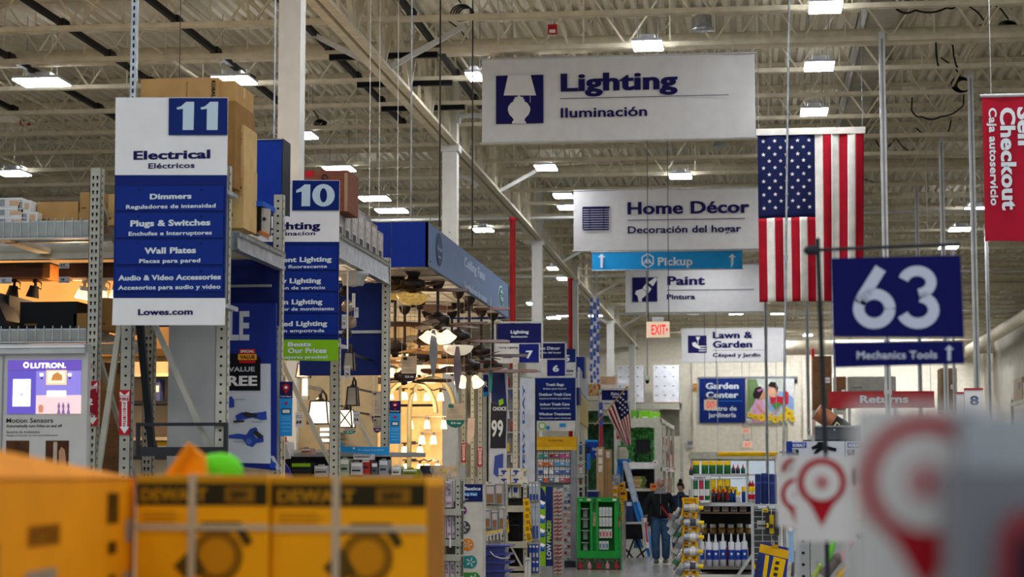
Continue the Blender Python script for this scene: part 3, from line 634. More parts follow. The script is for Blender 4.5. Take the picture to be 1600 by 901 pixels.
# ------------- back wall boards
YW = YB - .12
t = thing('garden_sign', 'blue wall sign reading Garden Center Centro de jardinería', 'sign', tuple(W(1129, 660, YW)))
m = MB(); m.pb(1093, 591, 1164.5, 660, YW, .1, mat('#10286e', .5, noise=.02)); m.build('board', t); d = MB(); Q = YW - .01
d.tp('Garden', 1103, 1154, 607, 9.5, Q, LETW, .045, .01); d.tp('Center', 1103.5, 1153.5, 621, 9.5, Q, LETW, .045, .01); d.tp('Centro de', 1103, 1151, 641, 7, Q, LETW, .03, .01); d.tp('jardinería', 1107, 1150, 651.5, 7.5, Q, LETW, .03, .01); d.pb(1103, 626, 1160, 626.5, Q, .01, SKY)
d.build('lettering', t)
t = thing('garden_picture', 'large wall picture of a girl and a woman among yellow flowers', 'picture', tuple(W(1205, 661, YW)))
m = MB(); m.pb(1168, 591, 1241, 661, YW, .1, mat('#c6cfc4', .5, noise=.15, ns=2)); m.build('board', t); d = MB()
P = lambda pts, c, k: d.pp(pts, YW - .006 * k, mat(c, .6), .005)
P([(1168, 592), (1182, 592), (1186, 606), (1178, 630), (1168, 645)], '#6f8a57', 1); P([(1226, 592), (1241, 592), (1241, 625), (1234, 622)], '#d9dcd8', 1)
P([(1202, 616), (1210, 610), (1228, 612), (1240, 622), (1240, 640), (1222, 636), (1212, 648), (1202, 640)], '#8aa7d4', 2); P([(1203, 618), (1208, 612), (1213, 618), (1224, 620), (1225, 609), (1232, 613), (1232, 631), (1214, 634), (1204, 630)], '#b8283c', 3)
d.disc(1208, 612, 8.5, YW - .024, mat('#e0ab8c'), .005); P([(1200, 602), (1204, 596), (1212, 597), (1216, 606), (1214, 613), (1210, 605), (1203, 604)], '#2b1d1c', 5)
P([(1175, 660), (1176, 634), (1182, 624), (1192, 626), (1196, 640), (1196, 660)], '#dc9fc4', 3); P([(1181, 632), (1184, 630), (1192, 641), (1204, 648), (1216, 636), (1219, 638), (1206, 650), (1192, 647)], '#d39b78', 6)
d.disc(1189, 617, 7.5, YW - .03, mat('#d39b78'), .005); P([(1176, 616), (1180, 606), (1188, 603), (1193, 609), (1190, 616), (1186, 623), (1178, 622)], '#2e1f22', 6); P([(1183, 609), (1192, 606), (1193, 608), (1185, 612)], '#b06ba0', 7)
P([(1206, 632), (1212, 628), (1222, 630), (1214, 640)], '#4f8a3a', 7)
for k, (a, b, r) in enumerate(((1172, 648, 4), (1180, 651, 5), (1190, 652, 6), (1201, 652, 5), (1212, 655, 6), (1224, 652, 7), (1233, 646, 7), (1238, 654, 5), (1228, 640, 5))): d.disc(a, b, r, YW - .045 - .001 * k, mat('#e9c32c'), .004, 10); d.disc(a, b, r * .3, YW - .055, mat('#b98a18'), .004, 8)
d.build('printed_picture', t)
m = MB(); a = W(1090, 590, YW); b = W(1246, 592, YW); m.cyl((a.x, YW + .05, a.z), (b.x, YW + .05, a.z), .05, GREY); m.pb(1241, 592, 1246, 598, YW, .1, CHAR); m.build('curtain_rail', label='dark rail along the top of the garden sign and picture', cat='rail')
m = MB(); a = W(1122, 709, 80); b = W(1214, 709, 80); m.cyl(a, b, .09, YEL, n=16); m.cyl(a - X3 * .02, a, .1, YEL); m.cyl(b, b + X3 * .02, .1, YEL)
for p in (a, b): m.cyl(p + Vector((0, 0, 0)), (p.x, p.y, ZD), .012, LGREY, n=5)
m.build('height_barrier', label='yellow horizontal barrier pipe above the garden doors', cat='barrier')
m = MB(); m.pb(1083, 599, 1089, 611, YB - .15, .15, mat('#a8783c')); m.pb(1084, 601, 1088, 605, YB - .18, .03, mat('#d9a35c')); m.build('wall_lamp', label='small amber box on the wall left of the Garden Center sign', cat='wall box')
m = MB(); m.pb(1074, 688, 1083, 699, YB - .2, .2, LGREY); m.pb(1075, 690, 1082, 694, YB - .25, .05, GREY); m.build('wall_box', label='grey box on the wall left of the garden doors', cat='wall box')
# ------------- number 63 sign, out of focus, close
Y = 7.0; t = thing('number_sign', 'blurred blue number 63 sign reading Mechanics Tools with up arrow', 'sign', (W(1400, 572, Y).x, Y, W(1400, 572, Y).z))
N63 = mat('#0b1156', .5, noise=.02)
m = MB(); m.pp([(1298, 404), (1500, 399), (1506, 527), (1302, 526)], Y, N63, .012); n1 = m.build('number_board', t)
m = MB(); m.pp([(1302, 535), (1504, 533), (1507, 568), (1304, 574)], Y, N63, .012); n2 = m.build('direction_board', t)
d = MB(); L63 = mat('#c6cddd', .5, noise=0); c6 = mat('#c6cddd', .5, noise=0)
def stroke(d, pts, w, Y, mt):
    P = [W(a, b, Y) for a, b in pts]; hw = w / 2 * Y / FPX; L = []; Rr = []
    for i, p in enumerate(P):
        dd = (P[min(i + 1, len(P) - 1)] - P[max(0, i - 1)]).normalized(); n = Vector((-dd.z, 0, dd.x)); L.append(p + n * hw); Rr.append(p - n * hw)
    for i in range(len(P) - 1):
        q = [Rr[i], Rr[i + 1], L[i + 1], L[i]]; d.add([v - Y3 * .0015 for v in q], [(0, 1, 2, 3)], mt); d.add(q, [(3, 2, 1, 0)], mt)
Q = Y - .014
stroke(d, [(1376, 419), (1349, 462), (1343, 474)], 18, Q, L63)
stroke(d, [(1366 + 24.5 * cos(k * pi / 12), 482 + 23 * sin(k * pi / 12)) for k in range(25)], 17, Q, L63)
a1 = [(1433 + 22 * cos(k), 441 + 18 * sin(k)) for k in [R(195 + i * 16.5) for i in range(16)]]
stroke(d, [(p[0], p[1]) for p in a1], 16, Q, L63)
a2 = [(1434 + 25 * cos(k), 484 + 21 * sin(k)) for k in [R(-80 + i * 16.0) for i in range(16)]]
stroke(d, a2, 17, Q, L63); d.build('lettering', n1)
d = MB(); d.tp('Mechanics Tools', 1339, 1464, 560, 12, Q, L63, .02); arrow(d, 1483, 539, 563, Q, L63, 2.5, 7); d.build('lettering', n2)
m = MB()
m.cyl(W(1262, 391, Y + .02), W(1500, 381, Y + .02), .006, CHAR); m.cyl(W(1277, 372, Y + .02), W(1290, 705, Y + .02), .0085, CHAR); b = W(1290, 705, Y + .02); m.cyl((b.x, b.y, 0), b, .0085, CHAR); m.cyl((b.x, b.y, 0), (b.x, b.y, .01), .12, CHAR)
m.ball(W(1268, 391, Y + .02), .018, CHAR, sx=1.6)
for (p, q) in (((1303, 391), (1303, 404)), ((1490, 383), (1490, 399)), ((1329, 524), (1329, 538)), ((1482, 524), (1482, 536))): m.cyl(W(*p, Y + .004), W(*q, Y + .004), .003, LGREY, n=6)
m.build('sign_stand', t)
# ------------- returns sign, far right
Y = 38; t = thing('returns_sign', 'long red hanging sign reading Returns beyond the blurred pin sign', 'sign', tuple(W(1370, 638, Y)))
m = MB(); m.pb(1295, 611, 1460, 637, Y, .2, mat('#b83236', .5)); m.build('board', t); d = MB(); d.tp('Returns', 1344, 1419, 629, 12, Y, LETW, .045, .006); d.build('lettering', t)
for px in (1300, 1455):
    a = W(px, 611, Y); m = MB(); m.cyl((a.x, Y + .1, a.z), (a.x, Y + .1, ZD + .005), .006, LGREY, n=5); m.build('cable', t)
Y = 20
for i, (x0, x1, y0) in enumerate(((1508, 1536, 606), (1496, 1508, 612))):
    t = thing('lane_light', ('white lane sign with a number 8' if i == 0 else 'narrow white lane sign left of number 8'), 'sign', tuple(W(x0 + 10, 640, Y)))
    m = MB(); m.pb(x0, y0 + 3, x1, 655, Y + i * .3, .1, WHITE); m.build('box', t); m = MB(); m.pb(x0, y0, x1, y0 + 3, Y + i * .3 - .01, .12, mat('#b03a44')); m.build('cap', t)
    if i == 0: d = MB(); d.tp('8', 1516, 1529, 632, 14, Y, mat('#3b4a6b'), .05); d.build('lettering', t)
    m = MB(); p = W((x0 + x1) / 2, 655, Y); m.cyl((p.x, Y + .05 + i * .3, 0), (p.x, Y + .05 + i * .3, p.z), .03, GREY); m.build('pole', t)
# ================================================================ RACKS AND THE LIGHTING DEPARTMENT
def upr(X, Y, z0, z1, w=.08, d=.07, rows=1, col=RACK, sp=.05, side=True):
    m = MB(); m.box(X - w / 2, X + w / 2, Y, Y + .004, z0, z1, col); m.box(X - w / 2, X - w / 2 + .004, Y, Y + d, z0, z1, col); m.box(X + w / 2 - .004, X + w / 2, Y, Y + d, z0, z1, col)
    m.box(X - w / 2, X - w / 2 + .02, Y + d, Y + d + .004, z0, z1, col); m.box(X + w / 2 - .02, X + w / 2, Y + d, Y + d + .004, z0, z1, col)
    m.box(X - w / 2 - .03, X + w / 2 + .03, Y - .02, Y + d + .03, z0, z0 + .01, col)
    z = z0 + .1
    while z < z1 - .05:
        if rows == 2:
            for s in (-.36, .3):
                x = X + s * w * .55; m.plate([(.009 * cos(k * pi / 4), .009 * sin(k * pi / 4)) for k in range(8)], HOLE, .001, (x, Y, z)); m.plate([(-.005, -.02), (.005, -.02), (.005, 0), (-.005, 0)], HOLE, .0012, (x, Y, z))
        else: m.box(X - .009, X + .009, Y - .001, Y, z, z + .016, HOLE)
        if side: m.box(X + w / 2, X + w / 2 + .001, Y + .02, Y + .034, z, z + .02, HOLE)
        z += sp
    return m
def xat(px, py, Y): return W(px, py, Y).x
def zat(px, py, Y): return W(px, py, Y).z
def deck(X0, X1, Y0, Y1, z, m=GALV, sp=.065, lip=.12):
    """wire deck with a rolled wavy front lip"""
    b = MB(); x = X0
    while x < X1: b.box(x, x + .006, Y0, Y1, z, z + .006, m); b.box(x, x + .006, Y0 - .006, Y0, z - lip, z + .02, m); x += sp
    y = Y0
    while y < Y1: b.box(X0, X1, y, y + .008, z - .01, z, m); y += .1
    b.box(X0, X1, Y0, Y0 + .004, z - lip * .95, z - .01, mat('#8c9088', .4, .5, noise=.1)); return b
X11 = -3.73
# ---- rack left of aisle 11
YA = 13.9; ZT1 = zat(90, 351.5, 14.15); ZT2 = zat(70, 516.5, 14.1); XA = xat(147, 400, YA)
t = thing('storage_rack', 'beige storage rack left of the aisle 11 sign with boxes and track lights', 'rack', (XA, YA, 0))
upr(XA, YA, 0, 4.0, .085, rows=2, sp=.054).build('upright', t); upr(XA, YA + 1.35, 0, 4.0, .085, rows=2, sp=.054, col=RACKG).build('upright', t)
for (za, zb) in ((.3, 1.5), (1.5, 2.7), (2.9, 3.8)):
    m = MB(); m.bar((XA, YA + .08, zb), (XA, YA + 1.34, za), .03, .04, RACKG); m.build('brace', t)
for z, bh in ((ZT1, .12), (ZT2, .09)):
    for y in (YA + .01, YA + 1.32):
        m = MB(); m.box(XA - 5.5, XA - .045, y, y + .05, z - bh, z - .02, RACK); m.box(XA - 5.5, XA - .045, y - .01, y + .06, z - bh - .012, z - bh, LGREY); m.build('beam', t)
    deck(XA - 5.5, XA - .05, YA, YA + 1.4, z, lip=.12 if z > 3 else .09).build('wire_deck', t)
    for k in range(3): m = MB(); m.box(XA - .9 - 1.4 * k, XA - .8 - 1.4 * k, YA + .06, YA + 1.32, z - .09, z - .05, RACKG); m.build('deck_support', t)
m = MB(); z = ZT1
for y in (YA + .55,): m.box(XA - 5.5, XA - .05, y, y + .05, z - .09, z - .03, GALV)
m.build('beam', t)
# ---- end frame under the aisle 11 sign
t = thing('rack_end', 'beige upright frame carrying the aisle 11 sign, with diagonal braces', 'rack', (-4.0, YA, 0))
XL1 = xat(196, 600, YA); XR1 = xat(345, 600, YA)
upr(XL1, YA, 0, 3.3, .085, col=RACKG, sp=.066).build('upright', t); upr(XR1, YA, 0, 4.0, .085, sp=.066).build('upright', t); upr(XL1, YA + 1.4, 0, 3.8, .085, col=RACKG, rows=2, sp=.055).build('upright', t)
for (p, q, c, w) in (((241, 505), (330, 705), RACKG, .04), ((188, 505), (158, 705), RACK, .04)):
    m = MB(); a = W(*p, YA + .05); b = W(*q, YA + .05); b = a + (b - a) * 1.9; m.bar(a, b, w, .035, c); m.build('brace', t)
m = MB(); a = W(218, 500, YA + .6); b = W(238, 705, YA + .6); m.bar(a, b, .05, .05, CHAR); m.build('brace', t)
m = MB()
for (y0, y1) in ((660, 665), (698, 712)): m.pb(212, y0, 354, y1, YA - .04, .04, CHAR)
m.pb(212, 660, 216, 712, YA - .05, .05, CHAR); m.pb(349, 660, 354, 712, YA - .05, .05, CHAR); m.build('guard_rail', t)
m = MB(); m.pb(262, 505, 338, 760, YA + .9, .04, mat('#aeb1b0', .45, noise=.08, ns=2)); m.build('sheet_panel', t)
def fire(px0, px1, y0, y1, Y, lab):
    t = thing('extinguisher_sign', lab, 'sign', tuple(W((px0 + px1) / 2, y1, Y))); m = MB(); m.pb(px0, y0, px1, y1, Y, .004, mat('#b5202b', .4)); m.build('board', t)
    w = px1 - px0; h = y1 - y0; cx = (px0 + px1) / 2; d = MB(); Q = Y - .001
    d.pp([(px0 + 1, y0 + h * .03), (px1 - 1, y0 + h * .03), (px1 - 1, y0 + h * .12), (cx, y0 + h * .03 + h * .1), (px0 + 1, y0 + h * .12)], Q, WHITE, .001)
    d.pp([(px0 + 1.5, y0 + h * .03), (px1 - 1.5, y0 + h * .03), (cx, y0 + h * .12)], Q - .001, mat('#b5202b', .4), .001)
    d.pb(px0 + 1, y0 + h * .14, px1 - 1, y0 + h * .25, Q - .001, .001, WHITE); d.tp('FIRE', px0 + 1, px1 - 1, y0 + h * .235, h * .075, Q - .002, RED, .04, .001)
    d.pp([(cx - w * .25, y0 + h * .25), (cx + w * .25, y0 + h * .25), (cx + w * .25, y0 + h * .82), (px1 - 1, y0 + h * .82), (cx, y1 - 2), (px0 + 1, y0 + h * .82), (cx - w * .25, y0 + h * .82)], Q - .001, WHITE, .001)
    for k, ch in enumerate('EXTINGUISHER'): d.tp(ch, cx - w * .13, cx + w * .13, y0 + h * (.305 + k * .046), h * .034, Q - .003, RED, .03, .001)
    d.build('lettering', t)
fire(186, 203, 609, 679, YA - .012, 'red fire extinguisher arrow sign on the upright below the aisle 11 sign'); fire(136, 153, 595, 665, YA - .012, 'red fire extinguisher arrow sign beside the purple switch display')
m = MB(); m.pp([(131, 624), (137, 612), (150, 606), (150, 650), (140, 641)], YA - .03, mat('#8d1c26'), .003); m.tp('2', 136, 145, 632, 11, YA - .034, WHITE, .04); m.build('aisle_marker', label='dark red pointed marker with a 2 beside the purple display', cat='marker')
m = MB(); m.pp([(121, 594), (137, 596), (135, 618), (119, 616)], YA - .06, mat('#c9ccd2'), .003); m.tp('21', 126, 132, 609, 4, YA - .064, CHAR); m.pb(123, 598, 134, 599, YA - .064, .002, GREY); m.pb(122, 612, 131, 613, YA - .064, .002, CHAR); m.build('price_tag', label='grey price tag with 21 at the right edge of the purple display', cat='tag')
m = MB(); m.pp([(136, 559), (145, 559), (145, 588), (135, 588)], YA - .02, mat('#d8d5cc'), .003)
m.disc(140.5, 570, 4.5, YA - .024, RED, .002); m.disc(140.5, 570, 3, YA - .027, WHITE, .002); m.pp([(137, 573), (144, 573), (140.5, 584)], YA - .024, RED, .002); m.build('location_tag', label='small white tag with a red pin on the left upright', cat='tag')
# ---- purple switch display
Y = YA - .1; t = thing('switch_display', 'lit purple and white motion sensor display reading LUTRON', 'display', tuple(W(66, 720, Y)))
m = MB(); m.pb(-12, 551, 134, 901, Y, .12, mat('#c4c2bb', .5, noise=.02)); m.build('cabinet', t)
m = MB(); m.pb(-12, 537, 132, 552, Y - .04, .2, LGREY); m.pb(-12, 540, 132, 543, Y - .05, .01, WHITE); m.build('top_rail', t)
m = MB(); m.pb(2, 555, 4, 720, Y - .01, .02, GREY); m.build('side_strip', t)
s = MB(); e = .9; Q = Y - .01; s.pb(12, 562, 126.5, 578, Q, .01, mat('#6f56b8', emit=e * .8, noise=0)); s.pb(11.5, 579, 56, 646, Q, .01, mat('#6a5cc4', emit=e * .7, noise=0)); s.pb(56, 579, 126, 617, Q, .01, mat('#8f83d6', emit=e * .9, noise=0)); s.pb(56, 617, 126, 646, Q, .01, mat('#e6c9cb', emit=e, noise=0)); sc_ = s.build('lit_screen', t)
d = MB(); LW = mat('#fdfcff', emit=1.6, noise=0); d.tp('LUTRON.', 48, 103, 574.5, 8.5, Q, LW, .04); d.disc(41, 570, 5, Q, LW, .003, 10); d.disc(41, 570, 2.4, Q - .004, mat('#6f56b8', emit=.8, noise=0), .002)
d.pb(20, 592, 47.5, 634.5, Q - .002, .003, mat('#f6f6ff', emit=1.5, noise=0)); d.pb(27, 601, 40.5, 625, Q - .005, .003, mat('#e3e2ec', emit=1.1, noise=0)); d.pb(31, 614, 36, 618, Q - .008, .003, mat('#c9c8e0', emit=.9, noise=0))
d.pb(72, 578, 104, 601, Q - .002, .003, mat('#e8c79a', emit=1, noise=0)); d.pb(75, 580, 101, 598, Q - .005, .003, mat('#f4e2cc', emit=1, noise=0)); d.pp([(80, 594), (83, 585), (90, 581), (97, 586), (97, 594)], Q - .008, mat('#c98a4c', emit=.8, noise=0))
for px in (65, 109): d.pb(px - 1.5, 587, px + 1.5, 592, Q - .004, .004, mat('#5a4a80', emit=.5, noise=0)); d.pp([(px - 3, 583), (px + 3, 583), (px + 2, 588), (px - 2, 588)], Q - .004, LW)
for a, b in ((73, 88), (89, 103)): d.pb(a, 610, b, 619, Q - .004, .004, LW)
for px in (92, 99, 107): d.pp([(px - 2.5, 646), (px - 1, 638), (px - 2, 634), (px, 628), (px + 2, 634), (px + 1, 638), (px + 2.5, 646)], Q - .004, mat('#8c6aa0', emit=.6, noise=0))
d.pp([(61, 644), (60, 636), (62, 632), (66, 632), (68, 636), (67, 644)], Q - .004, mat('#c98a6c', emit=.8, noise=0)); d.build('screen_picture', sc_)
d = MB(); K = mat('#2b2a2b', noise=0); Q = Y - .001
d.tp('Motion Sensors', 10, 83, 660, 7.5, Q, K, .012); d.tp('Automatically turn lights on and off', 10, 97, 667, 4.5, Q, K, .02); d.tp('Sensores de movimiento', 10, 62, 676.5, 4.5, Q, K, 0); d.tp('Apagan y encienden las luces automáticamente', 10, 90, 681, 3, Q, K, 0)
d.build('lettering', t); d = MB(); d.pb(9, 688, 45, 740, Q - .003, .003, mat('#5a3a22', noise=.3)); d.build('photo_panel', t); d = MB(); d.pb(71, 688, 107, 740, Q - .003, .003, mat('#4a2c1c', noise=.3)); d.pp([(93, 740), (92, 705), (96, 698), (101, 702), (103, 715), (103, 740)], Q - .006, mat('#b98a68')); d.pb(83, 690, 89, 730, Q - .006, .003, mat('#b7a48c')); d.build('photo_panel', t)
# ---- cartons and products on the left rack
def carton(name, lab, x0, y0, x1, y1, Y, dep, col, group=None, cat='box', tape=True, lblc=None, txt=None):
    """closed cardboard box: body, folded flaps, tape and a printed label"""
    m = MB(); a = xat(x0, (y0 + y1) / 2, Y); b = xat(x1, (y0 + y1) / 2, Y); zt = zat((x0 + x1) / 2, y0, Y); zb = zat((x0 + x1) / 2, y1, Y)
    e = .004; m.box(a, b, Y, Y + dep, zb, zt - e, col); m.box(a + .001, b - .001, Y + .001, Y + dep / 2 - .002, zt - e, zt, col); m.box(a + .001, b - .001, Y + dep / 2 + .002, Y + dep - .001, zt - e, zt, col)
    if tape: m.box(a - .001, b + .001, Y + dep / 2 - .03, Y + dep / 2 + .03, zt - .0005, zt + .001, KRAFTL); m.box(b, b + .001, Y + dep / 2 - .03, Y + dep / 2 + .03, zt - (zt - zb) * .25, zt, KRAFTL)
    w = b - a; h = zt - zb
    if lblc: m.box(a + w * .62, a + w * .9, Y - .002, Y, zb + h * .5, zb + h * .8, lblc); m.box(a + w * .65, a + w * .85, Y - .003, Y - .002, zb + h * .62, zb + h * .66, CHAR)
    m.box(a + w * .08, a + w * .3, Y - .0015, Y, zb + h * .18, zb + h * .24, mat('#6b4d28')); 
    if txt:
        s, tx0, tx1, yb, hp, c = txt; m.tp(s, tx0, tx1, yb, hp, Y - .002, c)
    return m.build(name, label=lab, cat=cat, group=group)
Y = YA + .25
carton('cardboard_box', 'wide brown box on the top shelf left of the aisle 11 sign', 58, 315, 122, 350, Y, .5, KRAFT, lblc=None)
carton('cardboard_box', 'upper of two stacked brown boxes beside the perforated upright', 125, 300, 158, 331, Y, .5, KRAFT); carton('cardboard_box', 'lower of two stacked brown boxes beside the perforated upright', 123, 331, 160, 351, Y, .5, KRAFT)
carton('cardboard_box', 'narrow brown box on the top shelf touching the aisle 11 sign', 169, 303, 186, 351, Y, .5, KRAFTL)
for i, (x0, y0, x1, y1) in enumerate(((-5, 309, 34, 325), (-6, 325, 36, 339), (-6, 339, 40, 352), (28, 313, 48, 331), (34, 331, 58, 351))):
    m = MB(); m.pb(x0, y0, x1, y1, Y - .1, .4, mat('#cfd0cc', .15, noise=.1, coat=.5)); m.pb(x0 + 2, y0 + 3, x0 + (x1 - x0) * .3, y1 - 3, Y - .103, .003, mat('#8e9196')); m.pb(x0 + (x1 - x0) * .5, y0 + 4, x1 - 3, y1 - 4, Y - .103, .003, mat('#c7a27e')); m.pb(x0, y0 + 1, x1, y0 + 2, Y - .104, .004, WHITE)
    m.build('wrapped_pack', label='clear wrapped white pack on the top left shelf, ' + ('top of the left stack', 'middle of the left stack', 'bottom of the left stack', 'upper of the right pair', 'lower of the right pair')[i], cat='pack', group='wrapped packs on the top left shelf')
for i, (x0, y0, x1, y1, c, l) in enumerate(((-10, 461, 14, 516, BLACK, 'black bin at the left edge of the middle shelf'), (31, 471, 120, 516, BLACK, 'wide black box on the middle left shelf'), (115, 489, 137, 516, KRAFTD, 'small brown box right of the wide black box'), (158, 465, 182, 516, KRAFTD, 'brown box between the upright and the aisle 11 sign'))):
    carton('cardboard_box' if c is not BLACK else 'black_box', l, x0, y0, x1, y1, YA + .2, .5, c, tape=c is not BLACK)
m = MB(); m.pp([(14, 461), (33, 505), (33, 516), (12, 516)], YA + .3, BLACK, .3); m.build('black_bag', label='slumped black bag between the bin and the wide black box', cat='bag')
# track light display wall behind it
t = thing('track_light_wall', 'warm lit tan wall panel behind the left rack', 'display', (-5.9, 15.8, 0)); m = MB(); m.box(-8.2, -4.62, 15.8, 15.85, 2.7, zat(90, 404, 15.8), mat('#d2a468', .6, noise=.03)); m.build('panel', t)
m = MB(); m.box(-8.2, -4.62, 15.75, 15.8, 2.74, 2.8, KRAFTD); m.build('ledge', t)
for i, (x0, x1, y0, y1) in enumerate(((-10, 78, 411, 434), (92, 182, 411, 433))):
    m = MB(); m.pb(x0, y0, x1 - 12 if i == 0 else x1, y1, 15.25, .3, WOODD); 
    if i == 0: m.pb(x1 - 12, y0, x1, y1, 15.26, .3, mat('#a0632c', .5, kind='wood', noise=.1))
    m.pb(x0, y0 - 1, x1, y0, 15.2, .35, BLACK)
    m.build('wooden_header', label='dark wooden header box above the %s track lights' % ('black' if i == 0 else 'white'), cat='display')
def track(x0, x1, y, heads, col, lab, glow):
    Y = 15.3; t = thing('track_light', lab, 'lamp', tuple(W((x0 + x1) / 2, y + 30, Y))); m = MB(); m.pb(x0, y, x1, y + 3, Y, .05, col); m.build('rail', t)
    for px, dx in heads:
        h = MB(); a = W(px, y + 3, Y) + Y3 * .02; b = W(px, y + 14, Y) + Y3 * .02; h.cyl(a, b, .012, col); c1 = W(px - dx * .3, y + 13, Y) + Y3 * .02; c2 = W(px - dx, y + 31, Y) + Y3 * .02
        h.cyl(c1, c1.lerp(c2, .35), .035, col, r1=.04); h.cyl(c1.lerp(c2, .35), c2, .04, col if not glow else mat('#f5e6c8', emit=1.2), r1=.055); h.tube([a, a + Vector((.05, 0, -.03)), a + Vector((.05, 0, -.08)), c1], .006, col, 5)
        h.pb(px - 3, y + 3, px + 3, y + 8, Y + .01, .03, col); h.build('lamp_head', t)
        if glow: g = MB(); g.cyl(c2, c2.lerp(c1, -.06), .05, mat('#fff3d6', emit=8)); g.build('bulb', t)
track(-5, 72, 433, ((21, 4), (54, 5)), BLACK, 'black track light with cone heads under the left header', False)
track(113, 186, 434, ((131, 5), (161, 5), (183, 4)), mat('#cfc6b4', .4), 'white track light with glowing heads under the right header', True)
for i, (x0, y0, x1, y1, s) in enumerate(((0, 433, 18, 443, '27'), (92, 432, 109, 442, '9'), (92, 411, 108, 419, 'H'))):
    m = MB(); m.pb(x0, y0, x1, y1, 15.15, .004, mat('#c5ccd4')); m.tp(s, x0 + 3, x0 + 9, y1 - 3.5, 4, 15.148, CHAR, .03); m.pb(x0 + 2, y1 - 2.5, x1 - 2, y1 - 1.5, 15.147, .002, GREY); m.build('price_tag', label='small price tag ' + ('at the left edge beside the black track light', 'below the right wooden header, beside the white track light', 'with a letter H on the right wooden header')[i], cat='tag')
# pegboard behind the gap and lit shelves seen through the frame
m = MB(); m.box(-5.45, xat(187, 600, 15.9), 15.9, 15.94, 0, 2.7, mat('#54402a', .7, noise=.1)); 
for i in range(10):
    for k in range(26): m.box(-5.43 + i * .04, -5.424 + i * .04, 15.898, 15.9, .2 + k * .09, .208 + k * .09, HOLE)
m.build('pegboard', label='dark brown pegboard between the left uprights', cat='board')
t = thing('lamp_shelf_unit', 'bright shelves with small boxed goods seen through the end frame', 'shelf', (-5.1, 17.6, 0)); m = MB(); m.box(-6.0, -4.3, 18.0, 18.04, 0, 3.3, mat('#e8d3ae', .6)); m.build('back_panel', t)
for k, z in enumerate((1.95, 2.12, 2.45, 2.7, 3.1)): m = MB(); m.box(-6, -4.3, 17.6, 18.0, z - .03, z, TAN if k % 2 else CHAR); m.build('shelf', t)
SM = [mat(c) for c in ('#c23b2f', '#e3b21c', '#e8e4da', '#4f5a8a', '#d98a3a', '#bdb6a4')]
for i, (x, z, w, h) in enumerate(((-5.55, 1.95, .12, .1), (-5.4, 1.95, .1, .13), (-5.2, 2.12, .14, .2), (-5.5, 2.45, .12, .2), (-5.05, 2.45, .1, .16), (-4.9, 2.12, .12, .24), (-4.75, 2.45, .1, .18), (-5.3, 2.7, .16, .22))):
    m = MB(); m.box(x, x + w, 17.65, 17.8, z, z + h, SM[i % 6]); m.box(x + .01, x + w - .01, 17.648, 17.65, z + h * .4, z + h * .7, WHITE); m.build('boxed_bulb', label='small %s box on the bright shelves behind the end frame' % ('red', 'yellow', 'white', 'blue', 'orange', 'beige', 'red upper', 'yellow upper')[i], cat='box')
# ---- cartons behind the aisle 11 sign
kb = carton('cardboard_box', 'long brown box standing behind the top of the aisle 11 sign', 220, 122, 341, 160, 14.3, .5, KRAFT, txt=('KOBALT', 0, 1, 0, 0, BLACK) if False else None)
m = MB(); c = W(331, 126, 14.297); m.text('KOBALT', c, -Z3, X3, .15, .03, BLACK, .04); m.text('Pliers Tester', W(291, 128, 14.297), -Z3, X3, .11, .012, CHAR, 0); m.build('printed_mark', kb)
m = MB(); a = W(220, 160, 14.3); m.box(a.x, xat(367, 140, 14.3), 14.32, 14.9, 3.9, a.z, KRAFTD); m.build('cardboard_box', label='brown box under the long carton, behind the aisle 11 sign', cat='box')
for i, (x0, y0, x1, y1, c, l) in enumerate(((357, 195, 381, 258, KRAFTL, 'upper yellowish box right of the aisle 11 sign'), (357, 258, 381, 356, KRAFTL, 'lower yellowish box right of the aisle 11 sign'))): carton('cardboard_box', l, x0, y0, x1, y1, 14.5, .4, c, lblc=KRAFT)
carton('cardboard_box', 'brown box at the right shoulder of the aisle 11 sign', 342, 126, 367, 195, 14.34, .55, KRAFT)
m = MB(); m.box(xat(222, 200, 14.3), xat(380, 300, 14.3), 14.0, 15.3, 3.47, 3.51, RACK); m.build('top_shelf', label='narrow shelf behind the aisle 11 sign carrying cartons', cat='shelf')
# ---- end bay between uprights, along the aisle
def bay_beam(t, Ya, Yb, zt, h=.12):
    m = MB(); m.box(X11 - .02, X11 + .03, Ya, Yb, zt - h, zt - .02, GALV); m.box(X11 - .02, X11 + .045, Ya, Yb, zt - .02, zt, GALV); m.box(X11 - .02, X11 + .045, Ya, Yb, zt - h - .01, zt - h, GALV)
    y = Ya
    while y < Yb: m.box(X11 - .6, X11 + .05, y, y + .006, zt, zt + .012, RACKG); m.box(X11 + .045, X11 + .05, y, y + .012, zt - .03, zt + .012, RACKG); y += .05
    m.build('beam', t)
t = thing('end_bay', 'rack bay between the aisle 11 and aisle 10 signs with silver beam', 'rack', (X11, 14.7, 0))
bay_beam(t, 13.97, 15.4, 3.52); upr(xat(432.5, 500, 15.4), 15.4, 0, 4.0, .078, sp=.06).build('upright', t)
m = MB(); m.box(-4.7, X11 - .0, 15.36, 15.4, 2.95, 3.5, DNAVY); m.box(-4.7, X11 - .04, 15.28, 15.3, 3.25, 3.27, GREY); m.build('back_panel', t)
t = thing('end_bay', 'rack bay right of the aisle 10 sign with wide silver beam', 'rack', (X11, 18.5, 0)); 
bay_beam(t, 17.55, 20.0, 3.93, .2); upr(xat(602, 500, 20), 20.0, 0, 4.0, .082, sp=.06).build('upright', t); upr(xat(522.5, 600, 17.5), 17.5, 0, 3.0, .085, sp=.06).build('upright', t)
